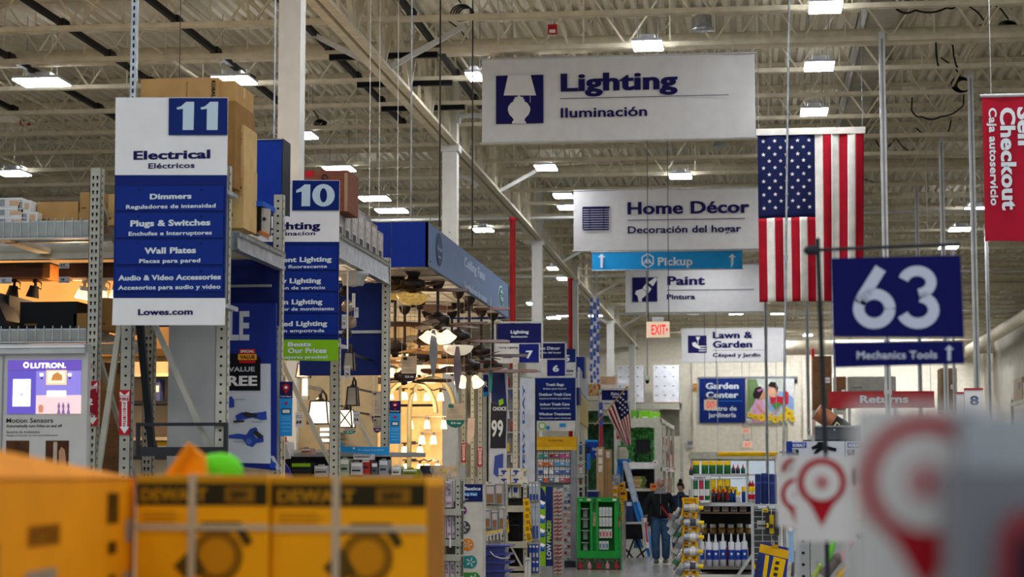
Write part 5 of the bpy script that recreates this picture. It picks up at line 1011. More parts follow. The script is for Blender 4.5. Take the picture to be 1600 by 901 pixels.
# vanity light wall
pl((-5.0, 30.4, 2.9), WARM * .6, (1, .75, .45), .3); pl((-5.3, 30.4, 2.1), WARM * .5, (1, .75, .45), .3)
t = thing('vanity_wall', 'cream display wall glowing behind rows of vanity lights', 'display', (-5.2, 31.4, 0)); yw = 31.4
m = MB(); m.pb(560, 470, 691, 901, yw, .05, mat('#ecca92', .6)); m.build('panel', t); m = MB(); m.pb(622, 600, 626, 901, yw - .3, .05, mat('#b8aa8c')); m.build('side_post', t)
m = MB(); m.pb(560, 500, 780, 503, yw - .4, .45, RACK); m.build('top_rail', t)
def vanity(cx, y, n, sp, w, h, Y, lab, bar=True, dark=True, wavy=False):
    t = thing('vanity_light', lab, 'lamp', tuple(W(cx, y + h, Y)), 0, 'vanity lights on the glowing wall'); m = MB(); x0 = cx - (n - 1) * sp / 2; mt = BRONZE if dark else mat('#a89a86', .3, .8)
    if wavy: m.tube([W(x0 - 6 + (n * sp + 2) * k / 14, y - 5 - 1.5 * sin(k * 1.4), Y) for k in range(15)], .012, mt, 6)
    else: m.pb(x0 - 6, y - 6, x0 + (n - 1) * sp + 6, y - 4, Y, .03, mt)
    m.pb(cx - 4, y - 8, cx + 4, y - 3, Y + .02, .05, mt); m.build('bar', t)
    for k in range(n):
        px = x0 + k * sp; c = W(px, y, Y); s = Y / FPX; g = MB(); r = w / 2 * s; hh = h * s; g.lathe([(.01, 0), (r * .55, -.004), (r * .7, -hh * .2), (r, -hh), (r * .9, -hh)], c - Y3 * .04, LAMP, 14); sh = g.build('glass_shade', t)
        g = MB(); g.cyl(c + Vector((0, -.04, 0)), c + Vector((0, -.04, .05)), .02, mt, n=8); g.cyl(c + Vector((0, -.04, .04)), c + Vector((0, 0, .04)), .01, mt, n=6); g.build('socket', sh)
V = [(668, 613, 3, 21, 12, 13, 'three shade vanity light with wavy bar, top row'), (640, 575, 2, 24, 18, 12, 'glowing square shade vanity pair high on the wall'), (672, 586, 1, 10, 20, 12, 'single wide glowing shade behind the arches'), (668, 656, 3, 26, 11, 14, 'three shade vanity light in the second row'), (645, 697, 2, 24, 13, 14, 'two shade vanity light in the third row, left'),
     (669, 680, 2, 18, 12, 14, 'bright vanity pair in the third row, right'), (646, 724, 2, 22, 13, 14, 'two shade vanity light in the bottom row, left'), (676, 724, 2, 16, 12, 14, 'two shade vanity light in the bottom row, right'), (620, 612, 2, 22, 16, 12, 'two shade vanity light at the left of the wall'), (612, 575, 1, 20, 16, 14, 'single glowing shade beside the bay upright'), (618, 668, 1, 10, 14, 20, 'single long shade behind the blue locator sign'), (588, 640, 1, 10, 15, 16, 'single square shade seen left of the bay upright'), (568, 590, 2, 12, 9, 9, 'small pair of glowing shades behind the lanterns'), (632, 546, 2, 18, 13, 10, 'small glowing pair under the light wood fan')]
for i, (cx, y, n, sp, w, h, l) in enumerate(V): vanity(cx, y, n, sp, w, h, yw - .12, l, wavy=i in (0, 6), dark=i % 2 == 0)
for i, (cx, cy, r) in enumerate(((641, 640, 40), (675, 640, 38))):
    m = MB(); Y = 28.9 + i * .3; k0 = 0 if i else 6; m.tube([W(cx + (r - 3 if i else r) * cos(pi - a), cy - 50 * sin(a) * (1 if i else 1.02) + 5 * (i == 0), Y) for a in [pi * k / 24 for k in range(25)]], .035, mat('#b9ad84', .45), 10)
    for s in (-1, 1):
        p = W(cx + s * r * (1 if not i else .93), cy + 5 * (i == 0), Y); 
        if (i == 1 and s == -1): m.cyl(p, (p.x, p.y, 0), .035, mat('#b9ad84', .45), n=10)
    q0 = W(cx, 595, Y); m.cyl(q0, (q0.x, Y, CB), .003, GREY, n=4)
    m.build('arch_frame', label='curved beige arch tube before the vanity wall, %s one' % ('left' if i == 0 else 'right'), cat='arch')
for k, (px, py) in enumerate(((636, 631), (662, 648), (690, 700))):
    m = MB(); q0 = W(625, py, 30.2); m.cyl(q0, (q0.x, 30.0, CB + .03), .003, CHAR, n=4); m.pb(px - 10 if k else 600, py, px + 45 if k == 0 else px + 12, py + (4 if k == 0 else 2), 30.2 - k * .2, .06, CHAR if k == 0 else BRONZE); m.build('lamp_bar', label='long dark lamp bar in front of the vanity wall, %s' % ('longest', 'middle', 'lowest')[k], cat='lamp bar') if k == 0 else None
m = MB(); m.pb(676, 748, 685, 790, 19.5, .3, WHITE)
# wall of boxes seen above the fans (far shelves)
for i, (x0, y0, x1, y1, c) in enumerate(((618, 500, 632, 508, '#b9a99a'), (634, 498, 646, 508, '#a89888'), (618, 515, 640, 527, '#b3a493'), (641, 515, 664, 529, '#9c97a0'), (650, 498, 662, 508, '#c4c6cc'), (612, 508, 616, 520, '#3a59a8'))):
    m = MB(); m.pb(x0, y0, x1, y1, 34.5, .4, mat(c)); m.pb(x0 + 2, y0 + 2, x1 - 3, y0 + 4, 34.49, .01, WHITE); m.build('display_box', label='small box on the far shelf behind the fans, %s' % ('upper left', 'upper middle', 'lower left', 'lower middle with arch print', 'white upper right', 'thin blue', 'tall pale blue', 'flat yellow')[i], cat='box')
m = MB(); 
for z in (508, 529): m.pb(604, z, 690, z + 2, 34.4, .6, RACK)
for px in (606, 668, 700): m.pb(px, 500, px + 3, 760, 34.4, .08, RACK)

for px in (606, 668): q0 = W(px, 740, 34.4); m.box(q0.x, q0.x + .05, 34.4, 34.48, 0, q0.z, RACK)
m.build('storage_rack', label='beige far rack with small boxes behind the ceiling fans', cat='rack')
# ---- uprights right of the fan display
for i, (px, Y, w) in enumerate(((724, 27.5, 7.5), (738, 29, 6), (750, 28.5, 7.5), (805, 33, 8), (784, 31, 5), (614, 33.5, 5))):
    if i == 5: continue
    X = xat(px, 650, Y); upr(X, Y, 0, zat(px, (578, 585, 580, 560, 575)[i], Y), w * Y / FPX, rows=1, sp=.09).build('rack_upright', label='perforated beige upright right of the vanity wall, %s' % ('first', 'second and darker', 'third with arrow sign', 'fifth below the aisle 7 sign', 'fourth behind the blue banner')[i], cat='rack upright')
fire(721, 728, 692, 722, 27.488, 'small fire extinguisher sign on the first far upright'); fire(746, 754, 698, 728, 28.488, 'small fire extinguisher sign on the third far upright')
m = MB(); m.pb(728, 585, 745, 745, 29.5, .05, mat('#6f6d60')); m.build('metal_sheet', label='grey green panel between the far perforated uprights', cat='sheet')
t = thing('store_banner', 'black white and blue vertical sale banner with number 99 by aisle 7', 'banner', tuple(W(780, 750, 27)))
m = MB(); m.pp([(766, 575), (794, 575), (791, 760), (764, 760)], 27, mat('#b8c0cc'), .01); m.build('cloth', t); d = MB(); Q = 26.988
d.pp([(767, 577), (788, 577), (792, 634), (768, 628)], Q, mat('#28305e', noise=0)); d.pp([(767, 628), (792, 634), (790, 700), (766, 700)], Q, mat('#2c2e36', noise=0)); d.tp('CHOICE', 770, 791, 641, 6, Q - .004, LETW, .03); d.tp('99', 768, 786, 681, 26, Q - .004, LETW, .03); d.pp([(773, 712), (786, 708), (786, 730), (778, 745), (771, 740)], Q - .004, mat('#3c4f9a')); d.pp([(779, 625), (786, 622), (787, 630), (780, 634)], Q - .004, LIME)
d.build('printed_text', t); p = W(765, 575, 27); m = MB(); m.cyl((p.x, 27.02, 0), (p.x, 27.02, p.z), .02, GREY, n=6); m.build('pole', t)
for (x0, y0, x1, y1, Y, c, l, s) in ((755, 585, 763, 612, 30, '#26306e', 'small navy sign with letter R right of the teal tag', 'R'), (755, 612, 763, 619, 30, '#2b92d4', 'small light blue strip below the navy R sign', None), (789, 575, 812, 760, 34.5, '#77787c', 'dim grey shelving filled with goods under the aisle 7 sign', None)):
    m = MB(); m.pb(x0, y0, x1, y1, Y, .05, mat(c)); 
    if s: m.tp(s, x0 + 1, x1 - 1, y1 - 8, 9, Y - .003, LETW, .03)
    if x1 == 763: q0 = W(762, y1, Y); m.box(q0.x - .02, q0.x + .02, Y + .05, Y + .09, 0, W(762, y0, Y).z, RACK)
    if x1 == 812:
        q0 = W(x0, y1, Y); q1 = W(x1, y1, Y); m.box(q0.x, q1.x, Y, Y + .05, 0, q0.z, mat(c))
        for k in range(9): m.pb(x0 + 2 + (k % 3) * 7, 590 + k * 17, x0 + 7 + (k % 3) * 7, 603 + k * 17, Y - .06, .06, mat(('#a33', '#3a5fae', '#c9b03a', '#b9bcc0')[k % 4] if k % 4 else '#aa3333')); 
        for k in range(5): m.pb(x0, 606 + k * 34, x1, 608 + k * 34, Y - .08, .1, RACK)
    m.build('small_sign' if x1 < 800 else 'goods_shelving', label=l, cat='sign' if x1 < 800 else 'shelf goods')
# every day low price column wrap
t = thing('column_banner', 'tall white column wrap with vertical blue letters behind the aisle 6 sign', 'banner', tuple(W(822, 760, 36)))
m = MB(); m.pp([(813, 590), (836, 592), (836, 760), (812, 760)], 36, mat('#cbced3'), .02); m.pp([(833, 600), (839, 600), (838, 770), (831, 770)], 36.1, BLACK, .02); m.build('wrap', t); d = MB(); a = W(820, 757, 35.98); d.text('EVERY DAY', a, Z3, -X3, W(820, 600, 36).z - a.z, .045, mat('#2c66a8'), .03, .004); d.build('lettering', t)
# ================================================================ AISLE END GOODS, CENTRE
MET = mat('#9a9c98', .45, noise=.1)
def postrack(name, lab, X0, X1, Y0, Y1, zt, shelves, posts=True, back=None, sp=.06, bh=.06):
    t = thing(name, lab, 'rack', ((X0 + X1) / 2, Y0, 0))
    for X in (X0 + .03, X1 - .03):
        upr(X, Y0, 0, zt, .055, .04, sp=sp).build('upright', t); upr(X, Y1 - .05, 0, zt, .055, .04, sp=.2).build('upright', t)
    for z in shelves: m = MB(); m.box(X0, X1, Y0 - .01, Y1, z - .02, z, RACK); m.box(X0, X1, Y0 - .015, Y0 - .002, z - bh, z + .005, RACK); m.build('shelf', t)
    if back: m = MB(); m.box(X0, X1, Y1 - .06, Y1 - .05, .05, zt - .02, back); m.build('back_panel', t)
    return t
# a) white box rack
Y = 19.5; xa = xat(686, 800, Y); xb = xat(720, 800, Y)
Z = lambda py: zat(700, py, Y)
postrack('goods_rack', 'narrow beige rack of pinkish white boxes right of the yellow cartons', xa, xb, Y, Y + .22, Z(748), [Z(901), Z(843), Z(795), 1.0, .4], back=mat('#66675f'))
k = 0
for (y0, y1, xs) in ((751, 793, ((685, 694), (695, 706))), (797, 841, ((689, 697), (698, 705), (706, 712))), (877, 901, ((683, 692), (693, 702), (703, 711)))):
    for (x0, x1) in xs:
        m = MB(); y1_ = y1 - .5; m.pb(x0, y0, x1, y1_, Y + .02, .19, mat('#c9bfc4', .5, noise=.12, ns=18)); m.pb(x0 + 1.5, y0 + 4, x1 - 1.5, y0 + (y1 - y0) * .55, Y + .016, .004, mat('#9d8d96', .5, noise=.4, ns=30)); m.pb(x0 + 1.5, y1 - 9, x1 - 1.5, y1 - 6, Y + .016, .004, mat('#b07a86')); m.pb(x0, y0 + 1, x1, y0 + 2.5, Y + .015, .004, WHITE)
        m.build('light_box', label='pinkish white product box, %s shelf, %s in its row on the narrow rack' % (('top', 'middle', 'low')[0 if y0 < 760 else 1 if y0 < 850 else 2], ('left', 'second', 'third')[xs.index((x0, x1))]), cat='box', group='pinkish white boxes on the narrow rack'); k += 1
m = MB(); m.pb(706, 752, 719, 783, Y + .1, .3, OFFW); m.build('cream_carton', label='cream carton beside the top pinkish boxes', cat='box')
m = MB(); m.pb(702, 837, 705, 855, Y - .04, .004, WHITE); m.build('price_strip', label='small white dangling price strip on the narrow rack', cat='tag')
for k in range(16):
    y = 756 + k * 7.6; px = 671 + k * .75 + sin(k * 2) * 1.5; m = MB(); c = W(px, y, 19.0); m.bar(c, W(px + 7, y + 9, 19.0), .012, .05, (GALV, LGREY, CHAR)[k % 3]); m.cyl(c, c + Vector((.02, .2, .0)), .006, GALV, n=6); m.bar(c + Vector((-.02, .0, .01)), c + Vector((.03, -.0, -.02)), .03, .04, (LGREY, CHAR, GALV)[k % 3])
    m.build('hanging_fitting', label='silver packaged fitting hanging left of the narrow rack', cat='package', group='silver packaged fittings in a hanging strip')
m = MB(); a = W(668, 746, 19.0); m.box(a.x - .01, a.x + .02, 18.99, 19.6, 0, a.z, GALV); m.build('strip_post', label='thin metal post behind the right edge of the yellow cartons', cat='post')
t = thing('fan_carton', 'large fan carton with beige picture and dark wave lying on the narrow rack', 'box', tuple(W(690, 748, 19.7))); m = MB(); m.pb(656, 727, 716, 747.5, 19.7, .5, mat('#b9b3a6')); m.build('body', t)
d = MB(); d.pp([(675, 728), (714, 727), (714, 744), (678, 745)], 19.695, mat('#c9b08a', .5, noise=.25, ns=8)); d.pp([(658, 727), (673, 727), (671, 734), (675, 740), (676, 748), (661, 748), (661, 738), (657, 732)], 19.69, mat('#3a3440')); d.disc(694, 735, 3, 19.69, mat('#e0b640')); 
for k in range(5): d.disc(686 + k * 5, 745, 1.6, 19.688, mat('#c9beb0'))
d.build('printed_picture', t)
# c) fan basics stand
Y = 21.5; t = thing('fan_guide_stand', 'tall white guide stand with navy header and coloured fan wheels', 'display', tuple(W(737, 901, Y) * 1)); m = MB(); a = xat(716, 830, Y); b = xat(754, 830, Y); m.box(a, b, Y, Y + .25, 0, zat(735, 757, Y), mat('#d3d0c4', .5)); m.build('cabinet', t)
m = MB(); m.pb(716, 756, 754, 783, Y - .01, .01, mat('#1a2560')); hd = m.build('header', t); d = MB(); d.tp('h Basics', 716, 751, 765.5, 5.5, Y - .011, LETW, .04); d.pb(716, 769, 746, 774.5, Y - .014, .003, SKY); d.tp('Ceiling Fan', 713, 745, 773.5, 3.6, Y - .015, LETW, .03); d.pb(718, 779, 732, 780, Y - .013, .003, LGREY); d.build('lettering', hd)
d = MB(); Q = Y - .001
for (cx, cy, r, c, tail) in ((722, 797, 7.5, '#7a2f7c', 716), (725, 823.5, 10, '#4a4d55', 716), (731, 850.5, 9.5, '#e88a20', 722), (735.5, 877.5, 10, '#2a8f92', 716), (741, 903, 9.5, '#3f8a3e', 716)):
    d.pb(tail, cy - r * .95, cx, cy + r * .95, Q - .001, .002, mat(c)); d.disc(cx, cy, r, Q - .003, mat(c), .003, 22); d.disc(cx, cy, r * .8, Q - .006, mat(c), .002, 22)
    for k in range(5):
        a0 = k * 2 * pi / 5; d.pp([(cx + r * .15 * cos(a0), cy + r * .15 * sin(a0)), (cx + r * .7 * cos(a0 - .25), cy + r * .7 * sin(a0 - .25)), (cx + r * .75 * cos(a0 + .1), cy + r * .75 * sin(a0 + .1)), (cx + r * .2 * cos(a0 + .7), cy + r * .2 * sin(a0 + .7))], Q - .009, mat('#c9c6bc'), .001)
d.build('printed_wheels', t)
for k in range(11):
    px = 716 + sin(k * 1.7) * 3; y = 772 + k * 8; m = MB(); c = W(px, y, 21.2); m.bar(c, W(px + 5, y + 7, 21.2), .02, .05, (GALV, CHAR, LGREY)[k % 3]); m.bar(c, c + Vector((0, .25, .01)), .008, .008, GALV); m.build('hanging_fitting', label='dark metal fitting hanging in a chain beside the fan wheel stand', cat='package', group='fittings hanging beside the fan wheel stand')
# d) clear cases, cartons, navy bins
Y = 23.5; postrack('goods_rack', 'light rack of clear cases between the fan wheel stand and drill boxes', xat(757, 800, Y), xat(789, 800, Y), Y, Y + .2, zat(770, 752, Y), [zat(770, 826, Y), zat(770, 790, Y), .9], back=LGREY)
CLR = mat('#c6ccd0', .1, noise=.05, alpha=.55, coat=.6)
for k, (x0, y0, x1, y1) in enumerate(((759, 757, 773, 787), (774, 755, 786, 788), (757, 796, 767, 825), (768, 799, 778, 826), (779, 793, 788, 827))):
    m = MB(); m.pb(x0, y0, x1, y1, Y - .08, .2, CLR); m.pb(x0 + 1.5, y0 + 3, x1 - 2, y0 + (y1 - y0) * .45, Y - .085, .02, mat('#c9bdb4')); m.pb(x0 + 1.5, y0 + (y1 - y0) * .5, x1 - 2, y1 - 2, Y - .085, .02, mat('#8a6a4c')); m.pb(x0, y0 - 1, x1, y0, Y - .09, .22, WHITE)
    m.build('clear_case', label='clear plastic case with brown contents, %s on the light rack' % ('upper left', 'upper right', 'lower left', 'lower middle', 'lower right')[k], cat='case')
t = thing('price_rail', 'pale price rail with yellow tags above the navy bins', 'rail', tuple(W(771, 838, Y - .1))); m = MB(); m.pp([(757, 831), (786, 826), (786, 832), (757, 839)], Y - .1, LETW, .01); m.build('rail', t)
for k in range(5): m = MB(); m.pb(760 + k * 5.5, 836 - k, 761.8 + k * 5.5, 845 - k, Y - .12, .005, WHITE); m.pb(759 + k * 5.5, 830 - k, 762 + k * 5.5, 835 - k, Y - .13, .005, YEL); m.build('tag', t)
for k in range(5):
    y = 853 + k * 13; m = MB(); c0 = W(757, y, 22.8); c1 = W(795, y, 22.8); NB = mat('#1f2c78', .35, noise=.05, coat=.3); m.pp([(757, y), (796, y), (794, y + 11.5), (760, y + 11.5)], 22.9, NB, .4); m.pb(756, y - 1.5, 797, y + 1, 22.47, .45, mat('#2c3b92', .3)); m.build('navy_bin', label='navy plastic bin, %s of the stack below the price rail' % ('topmost', 'second', 'third', 'fourth', 'lowest')[k], cat='bin', group='stacked navy plastic bins')
m = MB(); a = W(757, 905, 22.9); m.box(a.x, a.x + .3, 22.55, 22.9, 0, a.z, GREY); m.build('bin_stand', label='grey stand under the stacked navy bins', cat='stand')
m = MB(); m.tube([W(766, 861, 22.4), W(772, 868, 22.4), (W(784, 872, 22.4)), W(797, 871, 22.4), W(796, 866, 22.4)], .006, WHITE, 5); m.build('wire_hook', label='thin white wire hook over the navy bins', cat='hook')
# e) drill boxes and tool rack
Y = 26; xa = xat(787, 800, Y); xb = xat(824, 800, Y); zz = lambda py: zat(805, py, Y)
postrack('tool_rack', 'rack with drill boxes on top and black tool bags below', xa, xb, Y, Y + .42, zz(758), [zz(790), zz(846), zz(892), .6], back=CHAR, bh=.08)
m = MB(); a = W(795, 847, Y - .03); b = W(816, 886, Y - .03); m.bar(a, b, .05, .02, RACK); m.build('brace_strip', label='diagonal beige strut across the black tool bags', cat='strut')
for k, (x0, y0, x1, y1) in enumerate(((779, 731, 797, 744), (798, 731, 816, 744), (779, 744, 797, 755), (798, 744, 816, 755), (789, 757, 799, 778), (800, 757, 811, 778), (816, 732, 824, 756))):
    m = MB(); m.pb(x0, y0, x1, y1 - .3, Y + .1, .25, mat('#c9c8c0')); m.pp([(x0 + 4, y0 + 3.5), (x0 + 10, y0 + 3), (x0 + 14, y0 + 5), (x0 + 10, y0 + 6), (x0 + 9, y0 + 10), (x0 + 6.5, y0 + 10), (x0 + 7, y0 + 6.5), (x0 + 4, y0 + 6)] if x1 - x0 > 14 else [(x0 + 2, y0 + 4), (x1 - 2, y0 + 4), (x1 - 3, y0 + 12), (x0 + 3, y0 + 12)], Y + .096, mat('#2f4292') if k < 6 else GREY); m.pb(x1 - 2.2, y0 + 1, x1 - .5, y0 + 5, Y + .094, .004, YEL); m.pb(x0 + 1, y1 - 2, x0 + 7, y1 - 1, Y + .094, .004, CHAR)
    m.build('drill_box', label='white drill box with blue tool picture, %s' % ('top left on the tool rack', 'top right on the tool rack', 'second row left', 'second row right', 'under the rack rail, left', 'under the rack rail, right', 'clear edged one at the right end')[k], cat='box', group='white drill boxes on the tool rack')
m = MB(); m.box(xa, xb, Y + .02, Y + .4, zz(756.5), zz(755), RACK); m.build('top_shelf', label='thin top shelf under the drill boxes', cat='shelf')
for k, (y0, y1) in enumerate(((797, 812), (818, 842), (850, 868), (872, 888))):
    m = MB(); m.pb(789, y0, 811, y1, Y + .05, .28, BLACK); m.pb(789, y0 + 1, 811, y0 + 3.5, Y + .03, .02, BLUE if k % 2 == 0 else CHAR); m.pb(797, y0 - 2, 803, y0, Y + .2, .05, CHAR); m.build('tool_bag', label='black tool bag on the tool rack, %s' % ('topmost with blue band', 'second', 'third with blue band', 'lowest')[k], cat='bag')
for k in range(6):
    y = 778 + k * 10; px = 817 + (k % 2) * 1.5 + k * .3; m = MB(); m.pp([(px, y + 2), (px + 9, y), (px + 12, y + 16), (px + 3, y + 18)], 25.2 - .03 * k, YEL, .02); m.pp([(px + 2.5, y + 5), (px + 8, y + 4), (px + 9.5, y + 11), (px + 4, y + 12)], 25.17 - .03 * k, mat('#9b7a1c'), .004); m.pp([(px + 4, y + 13), (px + 10, y + 12), (px + 10.4, y + 13.5), (px + 4.3, y + 14.5)], 25.17 - .03 * k, CHAR, .004); c = W(px + 5, y + 2, 25.2 - .03 * k); m.cyl(c, c + Vector((0, .85, 0)), .005, GALV, n=5)
    m.build('yellow_package', label='yellow blister pack hanging on the tool rack post, %s from top' % ('first', 'second', 'third', 'fourth', 'fifth', 'lowest')[k], cat='package', group='yellow blister packs by the tool rack')
m = MB(); m.pp([(785, 808), (794, 807), (796, 831), (788, 832)], 25.5, YEL, .02); m.pp([(785, 807), (794, 806), (794, 811), (785, 812)], 25.47, NAVY, .004); m.pp([(788, 816), (793, 815), (792, 828), (789, 822)], 25.47, CHAR, .004); m.build('yellow_package', label='yellow and navy tool package left of the black tool bags', cat='package')
Y = 25.4; postrack('goods_rack', 'slim rack of blue and clear packages right of the yellow blister packs', xat(826, 800, Y), xat(842, 800, Y), Y, Y + .2, zat(834, 752, Y), [zat(834, 845, Y), zat(834, 785, Y), zat(834, 895, Y)], back=LGREY)
for k in range(12):
    c_ = k % 3; r_ = k // 3; x0 = 826.5 + c_ * 5.2; y0 = (754, 788, 850, 874)[r_]; y1 = (783, 843, 872, 894)[r_]; m = MB(); m.pb(x0, y0, x0 + 4.6, y1, Y - .06, .08, mat('#a9b4c2', .25, coat=.4) if r_ < 2 else mat('#2c4aa0', .4)); m.pb(x0 + 1, y0 + (y1 - y0) * .6, x0 + 3.8, y1 - 2, Y - .075, .02, mat('#2a4a98') if r_ < 2 else LGREY); m.pb(x0 + 1, y0 + 2, x0 + 3.8, y0 + 5, Y - .07, .012, WHITE if r_ != 1 else mat('#8b97a8'))
    m.build('blister_pack', label='%s hanging pack in %s column of the slim rack' % (('clear topped', 'tall grey', 'upper blue', 'lower blue')[r_], ('left', 'middle', 'right')[c_]), cat='package', group='hanging packs on the slim rack')
for k in range(2): m = MB(); m.pb(820 + k * 4.5, 871, 824 + k * 4.5, 901, 25.1, .12, mat('#c6c8c6')); m.pb(820.6 + k * 4.5, 874, 823.4 + k * 4.5, 876, 25.09, .01, GREY); q0 = W(822 + k * 4.5, 901, 25.1); m.box(q0.x - .01, q0.x + .01, 25.12, 25.2, 0, q0.z, GREY); m.build('white_case', label='slim white case standing at the foot of the slim rack, %s' % ('left', 'right')[k], cat='case')
# h) low prices stand
Y = 34; t = thing('low_prices_stand', 'tall green and navy stand reading LOW PRICES sideways', 'display', (xat(852, 880, Y), Y, 0)); m = MB(); m.pb(842.5, 760, 853, 884, Y, .05, mat('#86bb1e', .5)); m.build('green_panel', t); m = MB(); m.pb(852.5, 760, 863, 884, Y - .005, .06, mat('#1c2a62')); m.build('navy_panel', t); d = MB()
c = W(861, 873, Y - .006); c2 = W(861, 846, Y); d.text('LOW', c, Z3, -X3, W(861, 849, Y).z - c.z, .075, LETW, .03, .003); c = W(861, 847, Y - .006); d.text('PRICES!', c, Z3, -X3, W(861, 813, Y).z - c.z, .075, mat('#a3d33a'), .03, .003); d.pp([(842.5, 761), (846, 761), (851, 768), (853, 778), (850, 790), (842.5, 796)], Y - .002, mat('#1c2a62')); d.build('lettering', t)
m = MB(); a = xat(842, 880, Y); b = xat(863, 880, Y); m.box(a, b, Y - .05, Y + .3, 0, zat(852, 885, Y), GREY); m.build('base', t)
for k in range(4): 
    y = 782 + k * 22; m = MB(); c = W(840, y, 33.6); m.cyl(c, W(850, y + 6, 33.6), .03, WHITE, r1=.045, n=10); m.cyl(W(843, y + 8, 33.6), W(851, y + 9, 33.6), .05, mat('#2c5fb8'), n=10); m.cyl(W(850, y + 6, 33.6), W(850, y + 6, 34), .008, GALV, n=5); m.build('spray_nozzle', label='blue and white nozzle hanging on the LOW PRICES stand, %s' % ('topmost', 'second', 'third', 'lowest')[k], cat='nozzle', group='nozzles on the LOW PRICES stand')
# i) striped rolls rack
Y = 35; postrack('goods_rack', 'narrow rack of red and white striped packs right of the LOW PRICES stand', xat(864, 800, Y), xat(880, 800, Y), Y, Y + .2, zat(872, 762, Y), [zat(872, 845, Y), zat(872, 897, Y)], back=LGREY)
for c_ in range(2):
    for r_ in range(4):
        m = MB(); x0 = 866 + c_ * 6.5; y0 = (767, 806, 850, 874)[r_]; y1 = y0 + (37, 36, 22, 21)[r_]
        n = int((y1 - y0) / 3)
        for q in range(n): m.pp([(x0, y0 + 3 * q + 2), (x0 + 5.5, y0 + 3 * q), (x0 + 5.5, y0 + 3 * q + 1.6), (x0, y0 + 3 * q + 3.6)], Y - .05, mat('#a8343c') if (q + r_) % 2 == 0 else mat('#cfc6c0'), .03)
        m.pb(x0, y0 + 2, x0 + 5.5, y1, Y - .045, .05, mat('#c2b4ac')); m.build('striped_pack', label='red and white striped pack, %s row %s column' % (('top', 'second', 'third', 'lowest')[r_], ('left', 'right')[c_]), cat='package', group='red and white striped packs')
# j) phone card stand
Y = 39.7; xa = xat(839, 780, Y); xb = xat(900, 780, Y); t = thing('card_stand', 'grey card stand with yellow No Contract Phones header', 'display', ((xa + xb) / 2, Y, 0))
m = MB(); m.pb(839, 682, 900, 703, Y - .1, .3, mat('#d9a21c', .45)); m.pb(838.5, 698, 900.5, 703, Y - .13, .35, mat('#e6b83c')); hd = m.build('header', t); d = MB(); d.tp('No Contract Phones', 857, 880, 689, 2.6, Y - .101, CHAR, .03); d.build('lettering', hd)
m = MB(); m.box(xa, xb, Y + .05, Y + .1, .1, zat(870, 703, Y), mat('#777a7c')); m.build('back_panel', t); m = MB(); m.pb(892, 703, 900, 888, Y - .15, .2, mat('#8a8d8f')); m.build('side_panel', t); m = MB(); m.box(xa, xa + .03, Y - .02, Y + .05, .1, zat(870, 703, Y), GREY); m.build('side_panel', t); m = MB(); m.box(xa, xb, Y - .2, Y + .2, 0, .12, CHAR); m.build('base', t)
CC = [['#2fa08a', '#2fa08a', '#9c2338', '#9c2338', '#d8408c', '#d8408c'], ['#e07b2a', '#d96a1c', '#d96a1c', '#4aa0d8', '#4aa0d8', '#8ab4cc'], ['#2c4f9c', '#e6e8ea', '#e6e8ea', '#3a62b4', '#3a62b4', '#3a62b4'], ['#3a6ea0', '#e0602a', '#3a5f90', '#d8d3d0', '#c94450', '#c94450']]
NM = ['top', 'second', 'third', 'fourth']
def card(x0, y0, x1, y1, Y, c, lab, grp, c2=None):
    m = MB(); m.pb(x0, y0, x1, y1, Y, .012, mat('#dddcd8') ); m.pb(x0 + .4, y0 + (y1 - y0) * .42, x1 - .4, y1 - .5, Y - .006, .006, mat(c, noise=.15, ns=30)); m.disc((x0 + x1) / 2, y0 + 1.7, .9, Y - .004, CHAR, .003, 8)
    if c2: m.pb(x0 + 1.5, y0 + (y1 - y0) * .55, x1 - 1.5, y1 - 3, Y - .009, .004, mat(c2))
    p = W((x0 + x1) / 2, y0 + 1.7, Y); m.cyl(p, p + Vector((0, .1, 0)), .005, GALV, n=5); m.build('phone_card', label=lab, cat='card', group=grp)
for r_ in range(4):
    for c_ in range(6): card(841 + c_ * 8.5, 704.5 + r_ * 12.5, 848 + c_ * 8.5, 715.5 + r_ * 12.5, Y - .04, CC[r_][c_], 'phone card with %s patch, %s row, column %s from the left' % ('coloured', NM[r_], ('one', 'two', 'three', 'four', 'five', 'six')[c_]), 'phone cards on the card stand', '#f0efe8' if (r_ + c_) % 2 else None)
C2 = ['#7a8494', '#b8babf', '#5c6a88', '#3f4a66', '#b07a60', '#c9a08a', '#b8705c', '#c9b0a0', '#9c3038', '#c4c4c6', '#8f2a30', '#b8a8a4']
for r_ in range(12):
    for c_ in range(2): card(880.5 + c_ * 6, 757 + r_ * 10, 885.6 + c_ * 6, 766 + r_ * 10, Y - .06, C2[(r_ + c_) % 12], 'small card in the lower strip of the card stand, row %d, %s' % (r_ + 1, ('left', 'right')[c_]), 'small cards in the lower strip of the card stand')
# k) blue goods right of stand
Y = 42.2; t = postrack('goods_rack', 'slim dark shelf stack with blue boxes between the card stand and cardboard tubes', xat(901, 780, Y), xat(914, 780, Y), Y, Y + .5, zat(908, 690, Y), [zat(908, 720, Y), zat(908, 741, Y), zat(908, 757, Y), zat(908, 776, Y)], back=CHAR)
for k, (y0, y1, c) in enumerate(((690, 706, '#4a6a96'), (708, 719, '#77797c'), (724, 740, '#d8d6d4'), (742, 756, '#6e4a3c'), (757, 762, '#2b92d4'), (763, 775, '#2a2f3c'))):
    m = MB(); m.pb(902.5, y0, 912.5, y1 - .3, Y + .02, .3, mat(c)); m.pb(904, y0 + 3, 911, y0 + 5, Y + .01, .01, RED if k == 2 else LGREY); m.build('shelf_box', label='small %s box on the slim dark shelf stack' % ('blue grey', 'grey', 'white and red', 'brown', 'flat blue', 'black')[k], cat='box')
